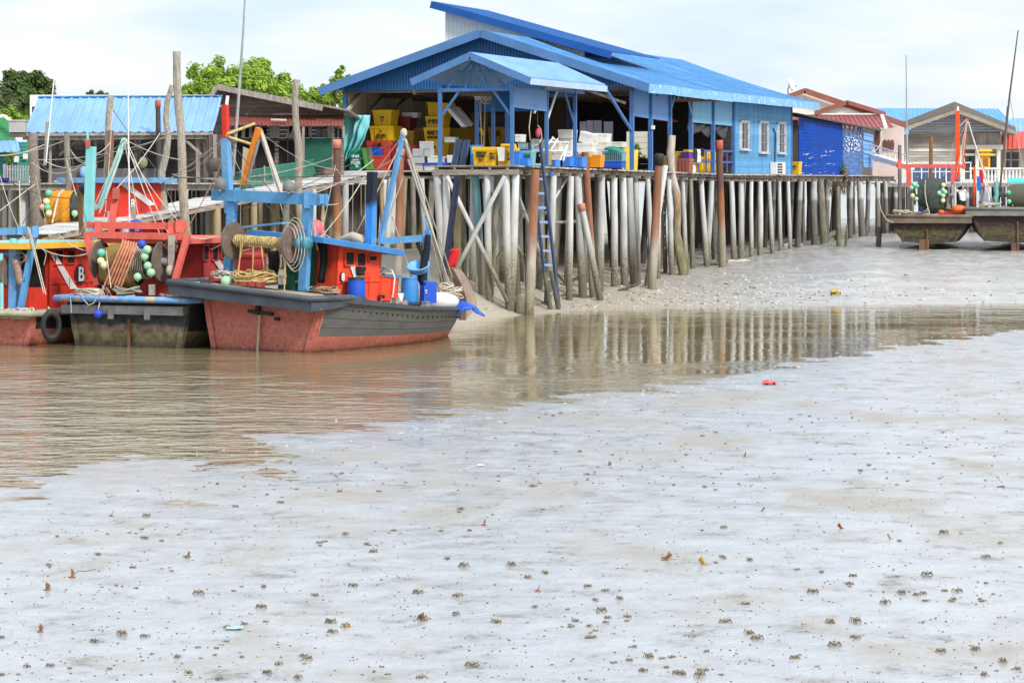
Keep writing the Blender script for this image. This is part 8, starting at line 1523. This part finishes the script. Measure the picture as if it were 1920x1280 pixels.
for px, py, m, l, s in ((1246, 1050, M_leafb, 'dark curled leaf with a pale rim standing in a wet patch', .09), (1321, 1058, M_leafy, 'ochre yellow upright leaf right of the mud centre', .085), (1008, 1108, M_leafr, 'reddish pointed leaf fragment on the lower mud', .07), (1670, 1010, M_leafy, 'round yellow-brown leaf on the right mud', .06), (1578, 990, M_leafr, 'small red-brown leaf on the right mud beside a bright puddle', .06), (907, 984, M_leafr, 'rust red leaf pair in the middle of the mud', .075), (135, 1082, M_leafb, 'dark brown leaf with a long wiry twig at lower left', .09), (88, 1106, M_leafb, 'brown upright leaf stub near the left edge', .08), (350, 1044, M_leafb, 'dark leaf clump at the lower left middle', .06), (75, 1184, M_leafb, 'brown leaf clump at the bottom left', .07), (1428, 958, M_leafb, 'brown leaf standing right of the mud centre', .05), (794, 1162, M_leafb, 'dark curled leaf on the lower middle mud', .07), (650, 1176, M_leafy, 'amber leaf beside two crabs on the lower mud', .05), (208, 967, M_leafr, 'reddish leaf scraps beside the left puddle', .07), (1142, 872, M_leafb, 'brown spiky leaf on the upper mud', .06), (1395, 856, M_leafb, 'long brown leaf litter on the upper right mud', .07)): leaf(px, py, m, l, s)
b = MB(); p = near_pt(138, 1076); b.tube([p, p + V((.06, .02, .04)), p + V((.15, .03, .035)), p + V((.27, .05, .06))], .004, 4); tag(b.build('twig', M_wooddk), 'thin wiry twig beside the dark brown leaf at lower left', 'twig')
def scrap(px, py, m, label, w_, d_, name, far=False, h=.03):
    p = ground_hit(px, py) if far else near_pt(px, py); b = MB(); k = 5; vs = []
    for j in range(k + 1):
        for i in range(k + 1): vs.append(p + V(((i / k - .5) * w_ * (1 - .3 * abs(j / k - .5)), (j / k - .5) * d_, h * (.4 + noise.noise((i * .9, j * .9, px))) + .01)))
    b.add(vs, [(j * (k + 1) + i, j * (k + 1) + i + 1, (j + 1) * (k + 1) + i + 1, (j + 1) * (k + 1) + i) for j in range(k) for i in range(k)], 0, True); o = b.build(name, m); tag(o, label, 'litter'); o.modifiers.new('solid', 'SOLIDIFY').thickness = .006
scrap(440, 1180, cm('pale_cyan_wrapper', srgb(150, 220, 235)), 'pale cyan crumpled wrapper on the lower left mud', .2, .12, 'wrapper'); scrap(1443, 720, cm('coral_scrap', srgb(240, 80, 75)), 'coral red scrap near the channel edge', .35, .5, 'plastic_scrap', h=.08)
scrap(1567, 553, cm('yellow_bag', srgb(215, 180, 50)), 'yellow plastic bag on the far mud bank', .45, .3, 'plastic_bag', True, .32); scrap(902, 874, M_white, 'white scrap on the upper mud', .12, .12, 'plastic_scrap')
# lumps: worm casts and pebbles nobody could count
b = MB(); n = 0
while n < 2600:
    y = 640 + (r6.random() ** .75) * 650; x = r6.uniform(-20, 1940); p = G(x, y, .12)
    dd = p.x - interp(NS, p.y)
    if dd < 1.0: continue
    p.z = znear(p.x, p.y); s = r6.uniform(.003, .011) * (1.0 + .8 * (p.y > 45)); b.ball(p + V((0, 0, s * .2)), s, 5, (r6.uniform(1, 2.2), r6.uniform(.8, 1.4), .8), m=3); n += 1
kind(b.build('mud_lumps', mat('dark_mud_lumps', (.13, .11, .085), .7, .4, 20)), 'stuff')
b = MB(); n = 0
for _ in range(1900):    # shells and litter on the far bank
    x = r6.choice((r6.gauss(5, 5), r6.gauss(9, 5), r6.uniform(-6, 30))); d = abs(r6.gauss(4, 5)) + .4; y = interp(FS, x) + d; s = r6.uniform(.012, .045)
    b.ball((x, y, zfar(x, y) + s * .2), s, 5, (r6.uniform(1, 2.5), 1, .6), mi=r6.choice((0, 0, 0, 0, 1, 2)), m=3)
kind(b.build('shell_litter', [mat('bleached_shells', (.6, .56, .48), .8, .2), mat('dark_mud_lumps', (.13, .11, .085)), mat('brown_scraps', (.25, .2, .14), .8, .3)]), 'stuff')
for i, (px, py, ln, an, m, l) in enumerate(((1376, 492, 1.1, .2, M_deckw, 'bleached plank lying on the bank below the yellow bins'), (1545, 452, 1.6, .9, M_pilew, 'fallen green-grey log leaning under the blue shack'), (1170, 545, .8, .1, M_wooddk, 'dark driftwood piece beside the leaning piles'), (1330, 497, .9, -.2, M_wooddk, 'dark driftwood tangle by the dark rusty pile'), (1065, 556, .9, .15, M_wooddk, 'dark timber scrap beside the ladder foot'), (950, 573, .8, -.3, M_woodx, 'split board at the foot of the crossed braces'), (1480, 462, 1.0, .05, M_deckw, 'pale stick lying below the sky blue wall end'), (1060, 535, 1.4, .5, M_wooddk, 'wet dark pole leaning under the deck behind the ladder'))):
    p = ground_hit(px, py); b = MB(); d = V((math.cos(an), .3, .42 if 'lean' in l else .03)) * ln; k = 5; b.tube([p - d * .3 + (d * j / k) + V((0, 0, .05 + .02 * math.sin(j * 2 + i))) for j in range(k + 1)], [.08, .09, .08, .075, .07, .05] if 'log' not in l else [.16] * 6, 7, jit=.15); tag(b.build('driftwood', m), l, 'driftwood')

b = MB()   # scum and foam flecks along the channel edge
for _ in range(200):
    y = r6.uniform(52, 104); x = interp(NS, y) + r6.gauss(0.4, .8); s_ = r6.uniform(.008, .025); z = max(znear(x, y), 0.0)
    b.ball((x, y, z + .004), s_, 6, (r6.uniform(1, 3), 1, .25), m=3)
kind(b.build('foam_flecks', mat('pale_foam', (.72, .71, .68), .5, .1)), 'stuff')
